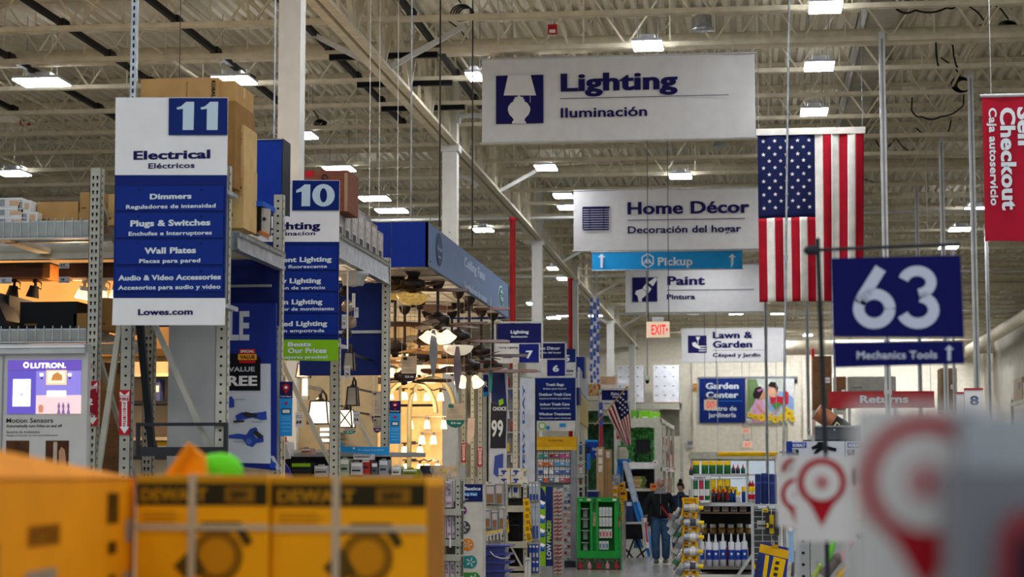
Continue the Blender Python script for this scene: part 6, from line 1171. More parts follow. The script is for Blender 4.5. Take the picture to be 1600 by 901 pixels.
Y = 44; m = MB(); m.pb(914, 687, 934, 716, Y, .03, mat('#173a8c')); m.pb(914, 687, 934, 690, Y - .01, .01, SKY); m.tp('Order', 925.5, 936, 703.5, 4.5, Y - .01, LETW, .03); m.tp('Here', 930, 937, 711, 4, Y - .01, LETW, .03); m.pb(917, 700, 920, 702, Y - .01, .01, RED); p = W(917, 716, Y); m.cyl((p.x, Y + .02, 0), (p.x, Y + .02, p.z + .2), .02, GREY, n=6); m.build('order_sign', label='blue sign with white lettering left of the tall cardboard boxes', cat='sign')
m = MB(); m.pb(915, 700, 922, 733, 43.4, .05, mat('#2a78bc')); m.pb(915, 698, 922, 708, 43.39, .06, mat('#1e2452')); p = W(918, 733, 43.4); m.cyl((p.x, 43.43, 0), (p.x, 43.43, p.z), .015, GREY, n=6); m.build('locator_sign', label='small blue locator sign beside the blue Order sign', cat='sign')
# l) green rack
Y = 38.5; def_x = lambda px: xat(px, 830, Y); t = thing('green_display', 'bright green two bay display rack with hanging white packs', 'display', (def_x(936), Y, 0)); GR = mat('#25953c', .45, noise=.04)
zT = zat(936, 777, Y); zB = zat(936, 868, Y)
for (x0, x1) in ((902, 907), (922, 926), (931, 935), (960, 966)):
    m = MB(); a = def_x(x0); b = def_x(x1); m.box(a, b, Y, Y + .35, .25 if x0 != 902 else .25, zT, GR); m.build('side_panel', t)
for (x0, x1) in ((902, 926), (931, 966)): m = MB(); m.box(def_x(x0), def_x(x1), Y + .33, Y + .36, 0, zT, mat('#2a8a3c')); m.build('back_panel', t); m = MB(); m.pb(x0 - .5, 777, x1 + .5, 784, Y - .02, .4, GR); hd = m.build('header', t); d = MB(); d.pb(x1 - 9, 779, x1 - 3, 782, Y - .03, .01, WHITE); d.pb(x0 + 3, 780, x0 + 8, 781.5, Y - .03, .01, mat('#9fd6a4')); d.build('lettering', hd)
m = MB(); m.box(def_x(926), def_x(931), Y + .1, Y + .34, 0, zat(930, 795, Y), GR); m.pb(926, 800, 931, 822, Y + .08, .01, mat('#c9a890', noise=.3)); m.build('middle_panel', t)
m = MB(); m.box(def_x(966), def_x(969.5), Y + .05, Y + .36, 0, zat(966, 800, Y), GR); m.pb(966, 805, 969.5, 823, Y + .04, .01, mat('#8c5a5c', noise=.4)); m.build('side_panel', t)
m = MB(); m.box(def_x(902), def_x(969), Y - .05, Y + .36, .22, .36, GR); m.box(def_x(902), def_x(969), Y - .05, Y + .36, 0, .22, mat('#3c4a36', .6, noise=.6, ns=20))
for k in range(9): m.pp([(905 + k * 7, 888), (904 + k * 7, 882), (907 + k * 7, 876), (910 + k * 7, 882), (910 + k * 7, 888)], Y - .055, mat(('#a8283c', '#4a5a40', '#c98a90', '#2f4a30')[k % 4]), .004)
m.build('base', t)
for r_, (y0, y1, c) in enumerate(((792, 806, '#c2ccc8'), (808, 822, '#c9d0cc'), (826, 840, '#c94a4a'), (845, 858, '#5a86a8'))):
    for c_ in range(4 if r_ < 3 else 3):
        x0 = 936 + c_ * 5.2; m = MB(); m.pb(x0, y0, x0 + 4.4, y1, Y + .05, .03, mat('#d9dcd8')); m.pb(x0 + 1, y0 + 4, x0 + 3.4, y1 - 2, Y + .04, .02, mat(c)); p = W(x0 + 2.2, y0 + 1, Y + .05); m.cyl(p, p + Vector((0, .28, 0)), .005, GALV, n=5); m.build('garden_pack', label='white hanging pack, %s row, position %s, in the right green bay' % (NM[r_], ('one', 'two', 'three', 'four')[c_]), cat='package', group='white packs in the green display')
    m = MB(); m.pb(911, y0 + 2, 918, y1 + 2, Y + .12, .04, mat('#8f9c98')); m.pb(908, y0 + 2, 920, y0 + 3, Y + .02, .2, GALV); m.build('garden_pack', label='grey hanging pack in the left green bay, %s row' % NM[r_], cat='package')
# m) tall cardboard
for i, (x0, x1, y0, c) in enumerate(((932, 943, 698, '#b08f63'), (944, 955, 702, '#a5855c'))):
    m = MB(); Y = 42 + i * .2; a = xat(x0, 740, Y); b = xat(x1, 740, Y); m.box(a, b, Y, Y + .25, 0, zat(x0, y0, Y), mat(c, .75)); 
    for q in range(3 if i == 0 else 1): m.pb(x0 + 3, y0 + 3 + q * 13, x1 - 2, y0 + 13 + q * 13, Y - .004, .004, mat('#d6d3ca'))
    m.pb(x0 + 5, y0, x0 + 5.6, 778, Y - .003, .003, KRAFTD); m.build('tall_carton', label='tall narrow cardboard carton above the green display, %s one' % ('left with three labels' if i == 0 else 'right with one label'), cat='box')
m = MB(); m.pb(918, 767, 933, 777, 41.6, .4, mat('#1f2a66')); m.pb(917, 765.5, 934, 767.5, 41.58, .44, mat('#aab2c0')); a = W(925, 777, 41.8); m.box(a.x - .02, a.x + .02, 41.78, 41.82, 0, a.z, GREY); m.build('navy_tub', label='navy tub behind the top of the green display', cat='tub')
# n) yellow tools and tag chain
Y = 43; postrack('goods_rack', 'light rack with yellow levels beside the blue ladder', xat(955, 800, Y), xat(976, 800, Y), Y, Y + .4, zat(965, 752, Y), [zat(965, 781, Y), 1.0, .4])
for k, (x0, y0, x1, y1) in enumerate(((957, 757, 966, 768), (967, 754, 976, 766), (957, 768, 966, 779), (968, 766, 979, 782))): m = MB(); m.pb(x0, y0, x1, y1, Y - .08, .2, mat('#d99a14')); m.pb(x0 + 1.5, y0 + 3, x1 - 2, y0 + 6, Y - .09, .01, OFFW if k % 2 == 0 else CHAR); m.pb(x0 + 2, y1 - 3, x1 - 3, y1 - 2, Y - .09, .01, CHAR); m.build('yellow_case', label='orange yellow case on the rack by the blue ladder, %s' % ('upper left', 'upper right', 'lower left', 'lower right')[k], cat='case')
for k in range(7): m = MB(); m.pp([(969.5, 782 + k * 4.9), (973, 781 + k * 4.9), (974, 785.5 + k * 4.9), (970.5, 786.3 + k * 4.9)], 42.4, mat('#e6c81c'), .01); m.pp([(970.5, 783 + k * 4.9), (972.5, 782.6 + k * 4.9), (973, 784 + k * 4.9), (971, 784.6 + k * 4.9)], 42.38, CHAR, .01); m.build('yellow_tag', label='yellow tag in the hanging strip right of the green display', cat='tag', group='yellow tags in a hanging strip')
m = MB(); m.pb(957, 741, 968, 754, 43.1, .25, mat('#8c9198')); m.pb(959, 744, 966, 746, 43.09, .01, LGREY); m.build('grey_case', label='grey case on top of the rack by the blue ladder', cat='case')
# o) blue ladder
t = thing('step_ladder', 'tall blue fibreglass step ladder standing by the garden racks', 'ladder', tuple(W(990, 815, 46))); LB = mat('#2a78c4', .4); Y = 46
def lad(p, q, Ya, Yb_, c, w=.07, ground=True):
    m = MB(); a = W(*p, Ya); b = W(*q, Yb_); b = a + (b - a) * (a.z / max(.01, a.z - b.z)) if ground else b; m.bar(a, b, w, .04, c); return m
lad((968, 720), (957, 815), 46, 45.4, LB).build('rail', t); lad((972, 722), (966, 800), 46.3, 46.9, LB, .05).build('rail', t)
lad((977, 720), (993, 784), 45.9, 45.7, mat('#c3cdd6', .4, noise=.1), .17, False).build('front_panel', t); lad((990, 784), (999, 815), 45.7, 45.5, LB, .06).build('rail', t); lad((996, 784), (1005, 812), 45.7, 45.5, mat('#4a98d8', .4), .08).build('rail', t)
m = MB(); m.pb(964, 717, 984, 722, 45.9, .35, LB); m.build('top_cap', t)
for k in range(6): q = k / 6; m = MB(); y = 732 + k * 14; m.pb(967 - k * 1.3, y, 972 - k * 1.0, y + 2.2, 45.95 - q * .4, .08, LB); m.pb(984 + k * 2.6, y, 988 + k * 3.0, y + 2.2, 45.95 - q * .4, .08, LB); m.build('step', t)
# p) black folding table and barrier
Y = 44.5; t = thing('folding_stand', 'black cloth covered folding stand at the end of the aisle', 'stand', (xat(993, 855, Y), Y, 0)); m = MB(); m.pb(976, 817, 1010, 842, Y, .5, mat('#1a1a1d', .7)); m.pb(975, 816, 1011, 818.5, Y - .02, .54, LGREY); m.build('top_box', t)
for (p, q) in (((980, 858), (993, 835)), ((1006, 858), (990, 835)), ((988, 842), (978, 858)), ((995, 842), (1009, 858))): m = MB(); a = W(*q, Y - .05); b = W(p[0], 857, Y - .2); b.z = .01; m.bar(a, b, .03, .03, BLACK); m.build('leg', t)
m = MB(); m.pp([(992, 843), (1000, 840), (1006, 856), (990, 856)], 44.9, mat('#3f8ac0'), .02); m.build('blue_sheet', label='light blue sheet leaning behind the black folding stand', cat='sheet')
for k, (x0, y0, x1, y1, c) in enumerate(((978, 780, 988, 814, '#2d3d66'), (975, 790, 979, 812, '#8a6a4a'))): m = MB(); a = W(x0, y1, 45.1); m.pb(x0, y0, x1, y1 + 2, 45.1, .1, mat(c)); m.pb(x0 + 1, y0 + 4, x1 - 1, y0 + 10, 45.09, .01, LETW); m.build('leaning_board', label='%s board standing behind the blue ladder' % ('dark blue printed', 'narrow brown')[k], cat='board')
# ---------------------------------------------------------------- garden racks
HEDGE = mat('#1f5a26', .8, noise=.45, ns=14, bump=1)
Y = 73; xz = lambda px, py=680: xat(px, py, Y); zq = lambda py: zat(985, py, Y)
t = thing('garden_rack', 'white rack bay with artificial hedge backing and black chair shelf', 'rack', (xz(978), Y, 0))
for px in (927, 1027): m = MB(); m.box(xz(px) - .11, xz(px) + .11, Y - .02, Y + .15, 0, zq(652), RACK); m.build('upright', t)
for y0, y1, nm in ((653, 667, 'beam'), (722, 732, 'beam'), (763, 767, 'beam')):
    m = MB(); m.box(xz(927), xz(1027), Y, Y + .08, zq(y1), zq(y0), RACK if y0 != 722 else mat('#d5d6d0')); m.build(nm, t)
for y0 in (660, 727, 765): m = MB(); m.box(xz(927), xz(1027), Y + .08, Y + 1.1, zq(y0) - .02, zq(y0), GALV); m.build('deck', t)
m = MB(); m.box(xz(927), xz(1027), Y + 1.1, Y + 1.14, 0, zq(722), CHAR); m.build('back_panel', t)
for k in range(5): m = MB(); a = W(998, 0, Y)
for k in range(4): m = MB(); m.box(xz(927) + 6, xz(1027), Y, Y, 0, 0, RACK)
def hedge(x0, x1, z0, z1, y, lab, seed):
    rnd = random.Random(seed); m = MB(); m.box(x0, x1, y, y + .05, z0, z1, mat('#4a9a4c', .9, noise=.3, ns=20)); cs = [mat('#62c063', .8), mat('#3f9a46', .8), mat('#86d47c', .8)]
    for k in range(int((x1 - x0) * (z1 - z0) * 260)):
        p = Vector((rnd.uniform(x0, x1), y - rnd.uniform(.01, .08), rnd.uniform(z0, z1))); a = rnd.uniform(0, 6.3); s = rnd.uniform(.03, .06); u = Vector((cos(a), -.4, sin(a))) * s; v = Vector((-sin(a), -.3, cos(a))) * s * .6
        m.add([p - u, p + v, p + u, p - v], [(0, 1, 2, 3)], cs[k % 3])
    m.build('hedge_panel', label=lab, cat='hedge panel')
hedge(xz(930) + .1, xz(1021), zq(722) + .04, zq(667), Y + .9, 'dense green artificial hedge panel behind the black garden chair', 1)
# garden chair
t = thing('garden_chair', 'black mesh outdoor chair on the white rack shelf', 'chair', (xz(1003), Y + .45, zq(727))); cx = xz(1003); cy = Y + .45; zb = zq(727); w = .26; sh = .42
m = MB(); m.box(cx - w, cx + w, cy - .22, cy + .22, zb + sh, zb + sh + .04, mat('#26282a')); m.build('seat', t)
m = MB(); M = Matrix.Translation((cx, cy + .2, zb + sh + .08)) @ Matrix.Rotation(R(-10), 4, 'X'); m.box(-w, w, 0, .02, 0, .48, mat('#2e3033', .7), M); m.build('backrest', t)
for sx in (-1, 1):
    for sy in (-1, 1): m = MB(); m.bar((cx + sx * w, cy + sy * .22, zb), (cx + sx * w, cy + sy * .2, zb + sh), .035, .035, BLACK); m.build('leg', t)
    m = MB(); m.bar((cx + sx * (w + .03), cy - .22, zb + .62), (cx + sx * (w + .03), cy + .25, zb + .64), .05, .03, BLACK); m.bar((cx + sx * (w + .03), cy - .2, zb + sh), (cx + sx * (w + .03), cy - .2, zb + .62), .03, .03, BLACK); m.build('armrest', t)
for k, (x0, x1, y, c) in enumerate(((983, 1008, 758, '#8f7a52'), (982, 1005, 752, '#a58c5e'), (983, 1007, 747, '#97824f'), (984, 1008, 742, '#a89163'), (983, 1006, 737, '#8c7648'))): m = MB(); zz0 = zq(765) + k * .1; m.box(xz(x0), xz(x1), Y + .1, Y + .9, zz0, zz0 + .09, mat(c, .6, kind='wood', noise=.15)); m.box(xz(x1) - .12, xz(x1), Y + .096, Y + .1, zz0, zz0 + .09, mat('#4a6a34')); m.build('wood_bundle', label='bundle of tan planks on the rack shelf, %s of five' % ('lowest', 'second', 'middle', 'fourth', 'topmost')[k], cat='bundle', group='plank bundles under the hedge shelf')
m = MB(); m.pb(1016, 755, 1027, 766, Y - .1, .1, mat('#c9803c')); m.pb(1018, 758, 1025, 761, Y - .11, .01, RED); m.build('price_card', label='orange card on the rack post behind the walking man', cat='card')
for k, (x0, x1, y0, c, l) in enumerate(((999, 1016, 641, '#7ac42c', 'bright lime box'), (1016, 1030, 643, '#86cc3c', 'second lime bundle'), (985, 996, 640, '#5a9a34', 'green sack'), (1000, 1026, 650, '#b9bcae', 'pale flat sheet pack'))): m = MB(); zz0 = zq(653) + .0; m.box(xz(x0), xz(x1), Y + .2 + k * .06, Y + .8, zz0, max(zq(y0), zz0 + .08), mat(c)); m.box(xz(x0) + .1, xz(x1) - .1, Y + .19 + k * .06, Y + .2 + k * .06, zz0 + .02, zz0 + .06, WHITE); m.build('garden_pack', label=l + ' on top of the white garden rack', cat='package')
m = MB(); m.box(xz(927), xz(1030), Y + .1, Y + 1.1, zq(653) - .02, zq(653), RACK); m.build('deck_shelf', label='flat top deck of the white garden rack', cat='shelf')
# receding rack to the right
t = thing('garden_rack', 'long rack along the aisle right of the hedge bay, running to the wall', 'rack', (-3.5, 77, 0)); Xg = xz(1032)
for y in (73, 76, 80, 84): m = MB(); m.box(Xg - .05, Xg + .06, y, y + .12, 0, zq(652), RACK); m.build('upright', t)
for z in (zq(653) - .15, 2.0, 1.0): m = MB(); m.box(Xg - .03, Xg + .05, 73, 84.2, z, z + .14, RACK); m.build('beam', t)
m = MB(); m.box(Xg - 1, Xg - .95, 74.3, 84, 0, zq(655), CHAR); m.build('back_panel', t)
rnd = random.Random(5)
for k in range(30):
    y = 74.3 + (k % 10) * .98; z = (1.14, 2.14, 2.7)[k // 10]; m = MB(); c = mat(('#7a2c34', '#5a4a44', '#8f9a6a', '#4a3a3c', '#b9a890', '#a33c3c', '#6a6258')[k % 7]); m.box(Xg - .5, Xg - .02 + .0, y, y + .9, z, z + .6, c); m.box(Xg - .02, Xg - .01, y + .2, y + .6, z + .1, z + .3, OFFW if k % 3 == 0 else mat('#6d5a50')); m.build('garden_pack', label='garden goods pack on the long receding rack, %s shelf, number %d back' % (('low', 'middle', 'upper')[k // 10], k % 10 + 1), cat='package', group='packs on the long receding garden rack')
for k, (px, py, r) in enumerate(((1024, 722, 4), (1043, 733, 3.5), (1054, 732, 3.5), (1065, 740, 3))): m = MB(); m.disc(px, py, r, 72.7 + k * 2, mat('#d6d3d3'), .02, 16); m.disc(px, py, r * .35, 72.68 + k * 2, RED, .01, 12); m.build('price_disc', label='round white and red price disc on the garden racks, %s' % ('nearest', 'second', 'third', 'farthest')[k], cat='sign')
# upper rack with wrapped pallets
Y = 85.0; zp = lambda py: zat(1010, py, Y); xp = lambda px: xat(px, 600, Y)
t = thing('pallet_rack', 'tall pale rack carrying two white wrapped pallets', 'rack', (xp(1020), Y, 0))
for px in (966, 1064): m = MB(); m.box(xp(px) - .07, xp(px) + .07, Y, Y + .12, 0, zp(630), RACK); m.build('upright', t)
m = MB(); m.box(xp(940), xp(1064), Y, Y + .1, zp(638), zp(630), RACK); m.build('beam', t); m = MB(); m.box(xp(940), xp(1064), Y + .1, Y + 1.3, zp(634), zp(630.5), RACK); m.build('deck', t); m = MB(); m.box(xp(1028), xp(1064), Y + 1.2, Y + 1.25, zp(680), zp(638), mat('#8a8674')); m.build('back_panel', t)
for i, (x0, x1) in enumerate(((964, 1005), (1020.5, 1060.5))):
    t = thing('wrapped_pallet', 'white wrapped pallet of cartons ' + ('behind the pale column' if i == 0 else 'right of the hanging dome camera'), 'pallet', (xp((x0 + x1) / 2), Y + .6, zp(630))); WR = mat('#eff1f3', .3, noise=.05, coat=.3)
    m = MB(); m.box(xp(x0), xp(x1), Y + .15, Y + 1.15, zp(630), zp(628), KRAFTD); m.build('wooden_base', t); nx = 3; nz = 4
    for a in range(nx):
        for b in range(nz): m = MB(); X0 = xp(x0) + (xp(x1) - xp(x0)) * a / nx; X1_ = xp(x0) + (xp(x1) - xp(x0)) * (a + 1) / nx; z0_ = zp(628) + (zp(570) - zp(628)) * b / nz; z1_ = zp(628) + (zp(570) - zp(628)) * (b + 1) / nz; m.box(X0 + .001, X1_ - .001, Y + .17 + .02 * ((a + b) % 2), Y + 1.1, z0_ + .001, z1_ - .001, WR); m.box(X0 + .08, X0 + .18, Y + .165 + .02 * ((a + b) % 2), Y + .17 + .02 * ((a + b) % 2), z1_ - .12, z1_ - .08, GREY); m.build('carton', t)
# tan stock behind streamers
for k, (x0, y0, x1, y1, c, l) in enumerate(((938, 588, 962, 600, '#b08a6a', 'brown stock box behind the paper streamers'), (938, 600, 962, 612, '#c9b8a8', 'pale stock box behind the paper streamers'), (940, 612, 960, 624, '#b5977a', 'tan stock box above the Paint board'), (917, 600, 936, 616, '#a7866b', 'brown stock box below the paper streamers'))): carton('cardboard_box', l, x0, y0, x1, y1 + .0, 66, .8, mat(c, .7))
t = thing('storage_rack', 'pale far rack with stock boxes behind the paper streamers', 'rack', (xat(935, 700, 66), 66, 0))
for px in (915, 962): m = MB(); m.box(xat(px, 700, 66) - .06, xat(px, 700, 66) + .06, 66.1, 66.2, 0, zat(930, 585, 66), RACK); m.build('upright', t)
for y in (600, 612, 624.5, 660): m = MB(); m.box(xat(915, 700, 66), xat(962, 700, 66), 66.0, 66.9, zat(940, y + .6, 66), zat(940, y, 66) - .001, RACK); m.build('beam', t)
m = MB(); m.box(xat(915, 700, 66), xat(962, 700, 66), 66.9, 66.93, 0, zat(940, 640, 66), mat('#2c4a30', .7, noise=.3)); m.build('back_panel', t)
# paint aisle board and flag on a stick
Y = 54; small_aisle('framed Paint sign board behind the small flag on a stick', Y, (935, 606, 983, 650), (940, 609, 982, 625), (939, 625, 982, 649), (983.2, 626, 983.8, 640), [('Paint', 955, 967, 617, 4.5, LETW), ('Pintura', 957, 966, 621, 2.6, LETW), ('Stains', 944, 955, 631, 2.6, INK), ('Primer', 942, 952, 642, 2.6, INK)], (' .', 983.2, 983.7, 640, 1))
m = MB(); m.pb(936, 628, 942, 698, 53.6, .05, mat('#4a549c')); m.pb(936, 665, 942, 698, 53.58, .03, mat('#a83a48')); m.pb(937, 640, 941, 645, 53.57, .02, LETW); p = W(939, 698, 53.6); m.cyl((p.x, 53.63, 0), (p.x, 53.63, p.z), .02, GREY, n=6); m.build('narrow_banner', label='narrow blue to red vertical banner left of the small flag', cat='banner')
m = MB(); m.pb(963, 671, 970, 685, 49.5, .02, mat('#c8323c')); m.pb(963, 686, 970, 696, 49.5, .02, mat('#d3d4d6')); m.tp('77', 964, 969.5, 681, 6, 49.49, LETW, .03); p = W(966, 696, 49.5); m.cyl((p.x, 49.55, 0), (p.x, 49.55, p.z), .015, GREY, n=6); m.build('price_sign', label='small red price sign 77 half behind the small flag', cat='sign')
m = MB(); c = W(972, 708, 50); m.lathe([(.12, -.25), (.16, -.1), (.16, .05), (.1, .15), (.001, .16)], c, mat('#d9d3c0', .7), 18, sy=.5); m.cyl((c.x, c.y, 0), c - Z3 * .2, .03, GREY, n=8); m.build('garden_stool', label='cream rounded shade behind the top of the blue ladder', cat='stool')
t = thing('stick_flag', 'small national flag on a wooden stick mounted on the column', 'flag', tuple(W(955, 690, 45))); m = MB(); m.cyl(W(929, 664, 45.4), W(979, 605, 45.0), .015, mat('#b98f4a'), n=8); m.ball(W(980, 604, 45), .03, mat('#c9862c')); m.build('stick', t)
def sflag():
    Y = 44.95; S = [(976, 609), (947, 643)]; n = 12; nz = 26; base = [Vector((S[0][0] + (S[1][0] - S[0][0]) * i / n, S[0][1] + (S[1][1] - S[0][1]) * i / n)) for i in range(n + 1)]
    tip = [Vector((986 - 8 * i / n, 690 + 9 * i / n + (3 if i < 4 else 0))) for i in range(n + 1)]
    def P(i, j, o=0):
        v = j / nz; b = base[i] if isinstance(i, int) else None; q = b.lerp(tip[i], v); bul = sin(v * pi) * (4 - i * .5); w_ = W(q.x + bul * .8, q.y, Y); w_.y += .07 * sin(i * 1.1 + v * 2) * v - o + .02 * i; return w_
    m = MB(); k = n + 1; vs = [P(i, j) for j in range(nz + 1) for i in range(n + 1)]
    for q, mt in ((0, FLAGR), (1, FLAGW), (2, FLAGB)):
        fs = [(j * k + i, (j + 1) * k + i, (j + 1) * k + i + 1, j * k + i + 1) for j in range(nz) for i in range(n) if (2 if (i < 7 and j < nz * .42) else (i % 2)) == q]
        m.add(vs, fs, mt, True)
    o = m.build('cloth', t); s = o.modifiers.new('thick', 'SOLIDIFY'); s.thickness = .006
    m = MB()
    for j in range(5):
        for i in range(3 - j % 2): c = P(1 + 2 * i + j % 2, 1 + 2 * j, .02); m.plate([((.03 if q % 2 == 0 else .012) * cos(pi / 2 + q * pi / 5), (.03 if q % 2 == 0 else .012) * sin(pi / 2 + q * pi / 5)) for q in range(10)], FLAGW, .004, c)
    m.build('star', t, kind='stuff')
sflag()
# ================================================================ RIGHT HAND SEALANT RACK
Y = 20.5; xs = lambda px, py=820: xat(px, py, Y); zs = lambda py: zat(1125, py, Y)
t = thing('sealant_rack', 'grey shelf rack of sealants with wire top rail', 'rack', (xs(1130), Y, 0))
for px in (1090, 1181): m = MB(); m.box(xs(px) - .025, xs(px) + .025, Y + .0, Y + .04, 0, zs(784) - .0, mat('#8f908c')); m.build('upright', t)
for px in (1090, 1181): m = MB(); m.box(xs(px) - .025, xs(px) + .025, Y + .56, Y + .6, 0, zs(784) - .0, CHAR); m.build('upright', t)
for (y0, y1, c) in ((785, 790.5, LGREY), (800, 802, mat('#6f5a4a')), (884.5, 889, mat('#77736c')), (897, 901, OFFW)):
    m = MB(); m.box(xs(1091), xs(1180), Y - .02, Y + .58, zs(y1), zs(y0), c); m.build('shelf', t)
m = MB(); m.box(xs(1090), xs(1182), Y + .6, Y + .62, .05, zs(790), mat('#27282a')); m.build('back_panel', t)
m = MB(); z1 = zs(740); z2 = zs(747)
for z in (z1, z2): m.box(xs(1082), xs(1168), Y - .03, Y - .02, z - .008, z, GALV)
for px in (1082, 1111, 1167): m.box(xs(px) - .004, xs(px) + .004, Y - .03, Y - .02, zs(785), z1, GALV)
for px in (1082, 1167): m.box(xs(px) - .004, xs(px) + .004, Y - .03, Y + .5, z1 - .008, z1, GALV)
m.build('wire_rail', t)
m = MB(); a = W(1151, 901, Y - .1); b = W(1186, 852, Y - .1); a = b + (a - b) * 1.6; m.bar(a, b, .05, .03, LGREY); m.build('brace', t)
m = MB(); m.box(xs(1111), xs(1168), Y + .2, Y + .5, z1 - .03, z1 - .01, LGREY); m.build('upper_shelf', t)
def bottle(px, y0, y1, w, Yq, body, cap, lab, cat='bottle', grp=None, kind='can', name='bottle', label_c=None):
    c = W(px, y1, Yq); s = Yq / FPX; h = (y1 - y0) * s; r = w / 2 * s; t = thing(name, lab, cat, tuple(c), 0, grp)
    if kind == 'can': pf = [(.001, 0), (r, 0), (r, h * .68), (r * .9, h * .7)]; cp = [(r * 1.02, h * .68), (r * 1.02, h * .97), (r * .9, h), (.001, h)]
    elif kind == 'tall': pf = [(.001, 0), (r, 0), (r, h * .88), (r * .9, h * .9)]; cp = [(r, h * .88), (r, h * .98), (.001, h)]
    elif kind == 'glue': pf = [(.001, 0), (r, 0), (r, h * .5), (r * .5, h * .62)]; cp = [(r * .55, h * .6), (r * .5, h * .72), (r * .3, h * .75), (r * .15, h), (.001, h)]
    elif kind == 'tube': pf = [(.001, 0), (r, 0), (r, h * .72), (r * .85, h * .74)]; cp = [(r * .6, h * .73), (r * .45, h * .78), (r * .2, h), (.001, h)]
    elif kind == 'jar': pf = [(.001, 0), (r * .95, 0), (r, h * .1), (r, h * .6), (r * .6, h * .7)]; cp = [(r * .7, h * .68), (r * .7, h), (.001, h)]
    m = MB(); m.lathe(pf, c, body, 14)
    if label_c: m.lathe([(r * 1.015, h * .2), (r * 1.015, h * .5)], c, label_c, 14)
    m.build('body', t); m = MB(); m.lathe(cp, c, cap, 14)
    if kind == 'trig': pass
    m.build('cap', t); return t
GN = mat('#2f6a3a', .35, noise=.2, ns=25); YC = mat('#e9c21a', .35); RC = mat('#b8202c', .4); BK = mat('#1f2024', .3); NM5 = ('first', 'second', 'third', 'fourth', 'fifth', 'sixth', 'seventh', 'eighth')
g0 = bottle(1130, 745, 785, 11.5, Y + .12, GN, YC, 'yellow and green tall can, topmost', 'can', name='foam_can') if False else None
for k, px in enumerate((1087.5, 1101.5, 1113, 1124.5, 1136.5)): bottle(px, 720, 740 if k < 2 else 740, 10.5, Y + .32, GN, YC, 'yellow capped green can on the wire rail shelf, %s from left' % NM5[k], 'can', 'yellow capped cans on the wire rail', name='spray_can')
m = MB(); m.box(xs(1080), xs(1111), Y + .2, Y + .5, z1 - .03, z1 - .01, LGREY); m.build('can_shelf', label='small shelf under the left yellow capped cans', cat='shelf')
for k, px in enumerate((1113.5, 1125.5, 1136.5)): bottle(px, 748, 784.5, 10, Y + .25, GN if k else YC, YC, 'tall yellow topped can behind the wire rail, %s' % NM5[k], 'can', 'tall cans behind the wire rail', name='foam_can', label_c=mat('#3f8a3a') if k == 0 else YC)
for k, px in enumerate((1146, 1153, 1161)): bottle(px, 725, 739.5, 6.5, Y + .3, mat('#1f5a58') if k == 2 else BK, RC, 'small red tipped bottle on the wire rail, %s' % ('left', 'middle', 'right')[k], 'bottle', 'red tipped bottles on the wire rail', 'glue', name='glue_bottle')
for k, (px, c) in enumerate(((1087, GN), (1096, mat('#c23a54')), (1105, mat('#2e7a44')))): bottle(px, 747, 781, 7.5, Y - .08, c, LETW, '%s sealant tube in the clip at the left end' % ('dark green', 'pinkish red', 'bright green')[k], 'tube', None, 'tall', name='sealant_tube', label_c=OFFW)
m = MB(); m.pb(1080, 743, 1110, 748.5, Y - .13, .1, mat('#d6dade')); m.tp('PAINT', 1085, 1103, 747, 2.6, Y - .135, CHAR, .02); m.pb(1079, 745, 1081.5, 788, Y - .1, .04, LGREY); m.pb(1080, 781, 1110, 782.5, Y - .12, .12, LGREY); m.build('tube_clip', label='white labelled clip rail holding three sealant tubes', cat='rail')
for k in range(4): bottle(1115.5 + k * 7, 760, 784.5, 7, Y + .06, BK, RC, 'black bottle with red top behind the wire rail, %s from left' % NM5[k], 'bottle', 'black bottles with red tops', 'glue', name='glue_bottle', label_c=mat('#7a1c24') if k % 2 else None)
for k, (px, c) in enumerate(((1115, YC), (1122, YC), (1131, YC), (1143, mat('#e9b61a')), (1149, YC))):
    t = thing('trigger_bottle', 'yellow trigger spray bottle on the top shelf, %s from left' % NM5[k], 'bottle', tuple(W(px, 784.5, Y + .3)), 0, 'yellow trigger bottles'); m = MB(); p = W(px, 784.5, Y + .16 if k > 2 else Y + .18); s = Y / FPX; m.lathe([(.001, 0), (4 * s, 0), (4 * s, 12 * s), (1.5 * s, 16 * s), (1.5 * s, 20 * s)], p, mat('#20407a') if k > 2 else mat('#6a2020'), 12); m.build('body', t); m = MB(); q = p + Z3 * 20 * s; m.box(q.x - 4 * s, q.x + 3 * s, q.y - .015, q.y + .015, q.z, q.z + 4 * s, c); m.bar(q + Vector((-3 * s, 0, 0)), q + Vector((-2 * s, 0, -5 * s)), .008, .012, c); m.box(q.x + 1 * s, q.x + 4 * s, q.y - .02, q.y + .02, q.z - 4 * s, q.z, c); m.build('trigger', t)
bottle(1153.5, 768, 784.5, 7.5, Y + .02, OFFW, YC, 'short white can with yellow cap at the front of the top shelf', 'can', name='spray_can', label_c=mat('#b9bcc0')); bottle(1162, 760, 784.5, 6, Y + .1, mat('#28408a'), YC, 'blue can with yellow cap right of the short white can', 'can', name='spray_can')
for k in range(2): bottle(1172 + k * 5, 760, 784.5, 6, Y + .1 + k * .1, mat('#c9c4c0'), YC, 'white bottle with yellow cap at the right end of the top shelf, %s' % ('front', 'back')[k], 'bottle', None, 'can', name='spray_can', label_c=RC)
for k in range(2): bottle(1172 + k * 4, 750, 762, 6, Y + .4, mat('#a8243a'), RC, 'red topped bottle standing behind at the right end, %s' % ('left', 'right')[k], 'bottle', None, 'glue', name='glue_bottle')
m = MB(); m.box(xs(1169), xs(1180), Y + .35, Y + .5, zs(763.5), zs(762), LGREY); m.box(xs(1169), xs(1170), Y + .35, Y + .5, zs(785), zs(762), LGREY); m.build('riser', label='small metal riser at the right end of the top shelf', cat='shelf')
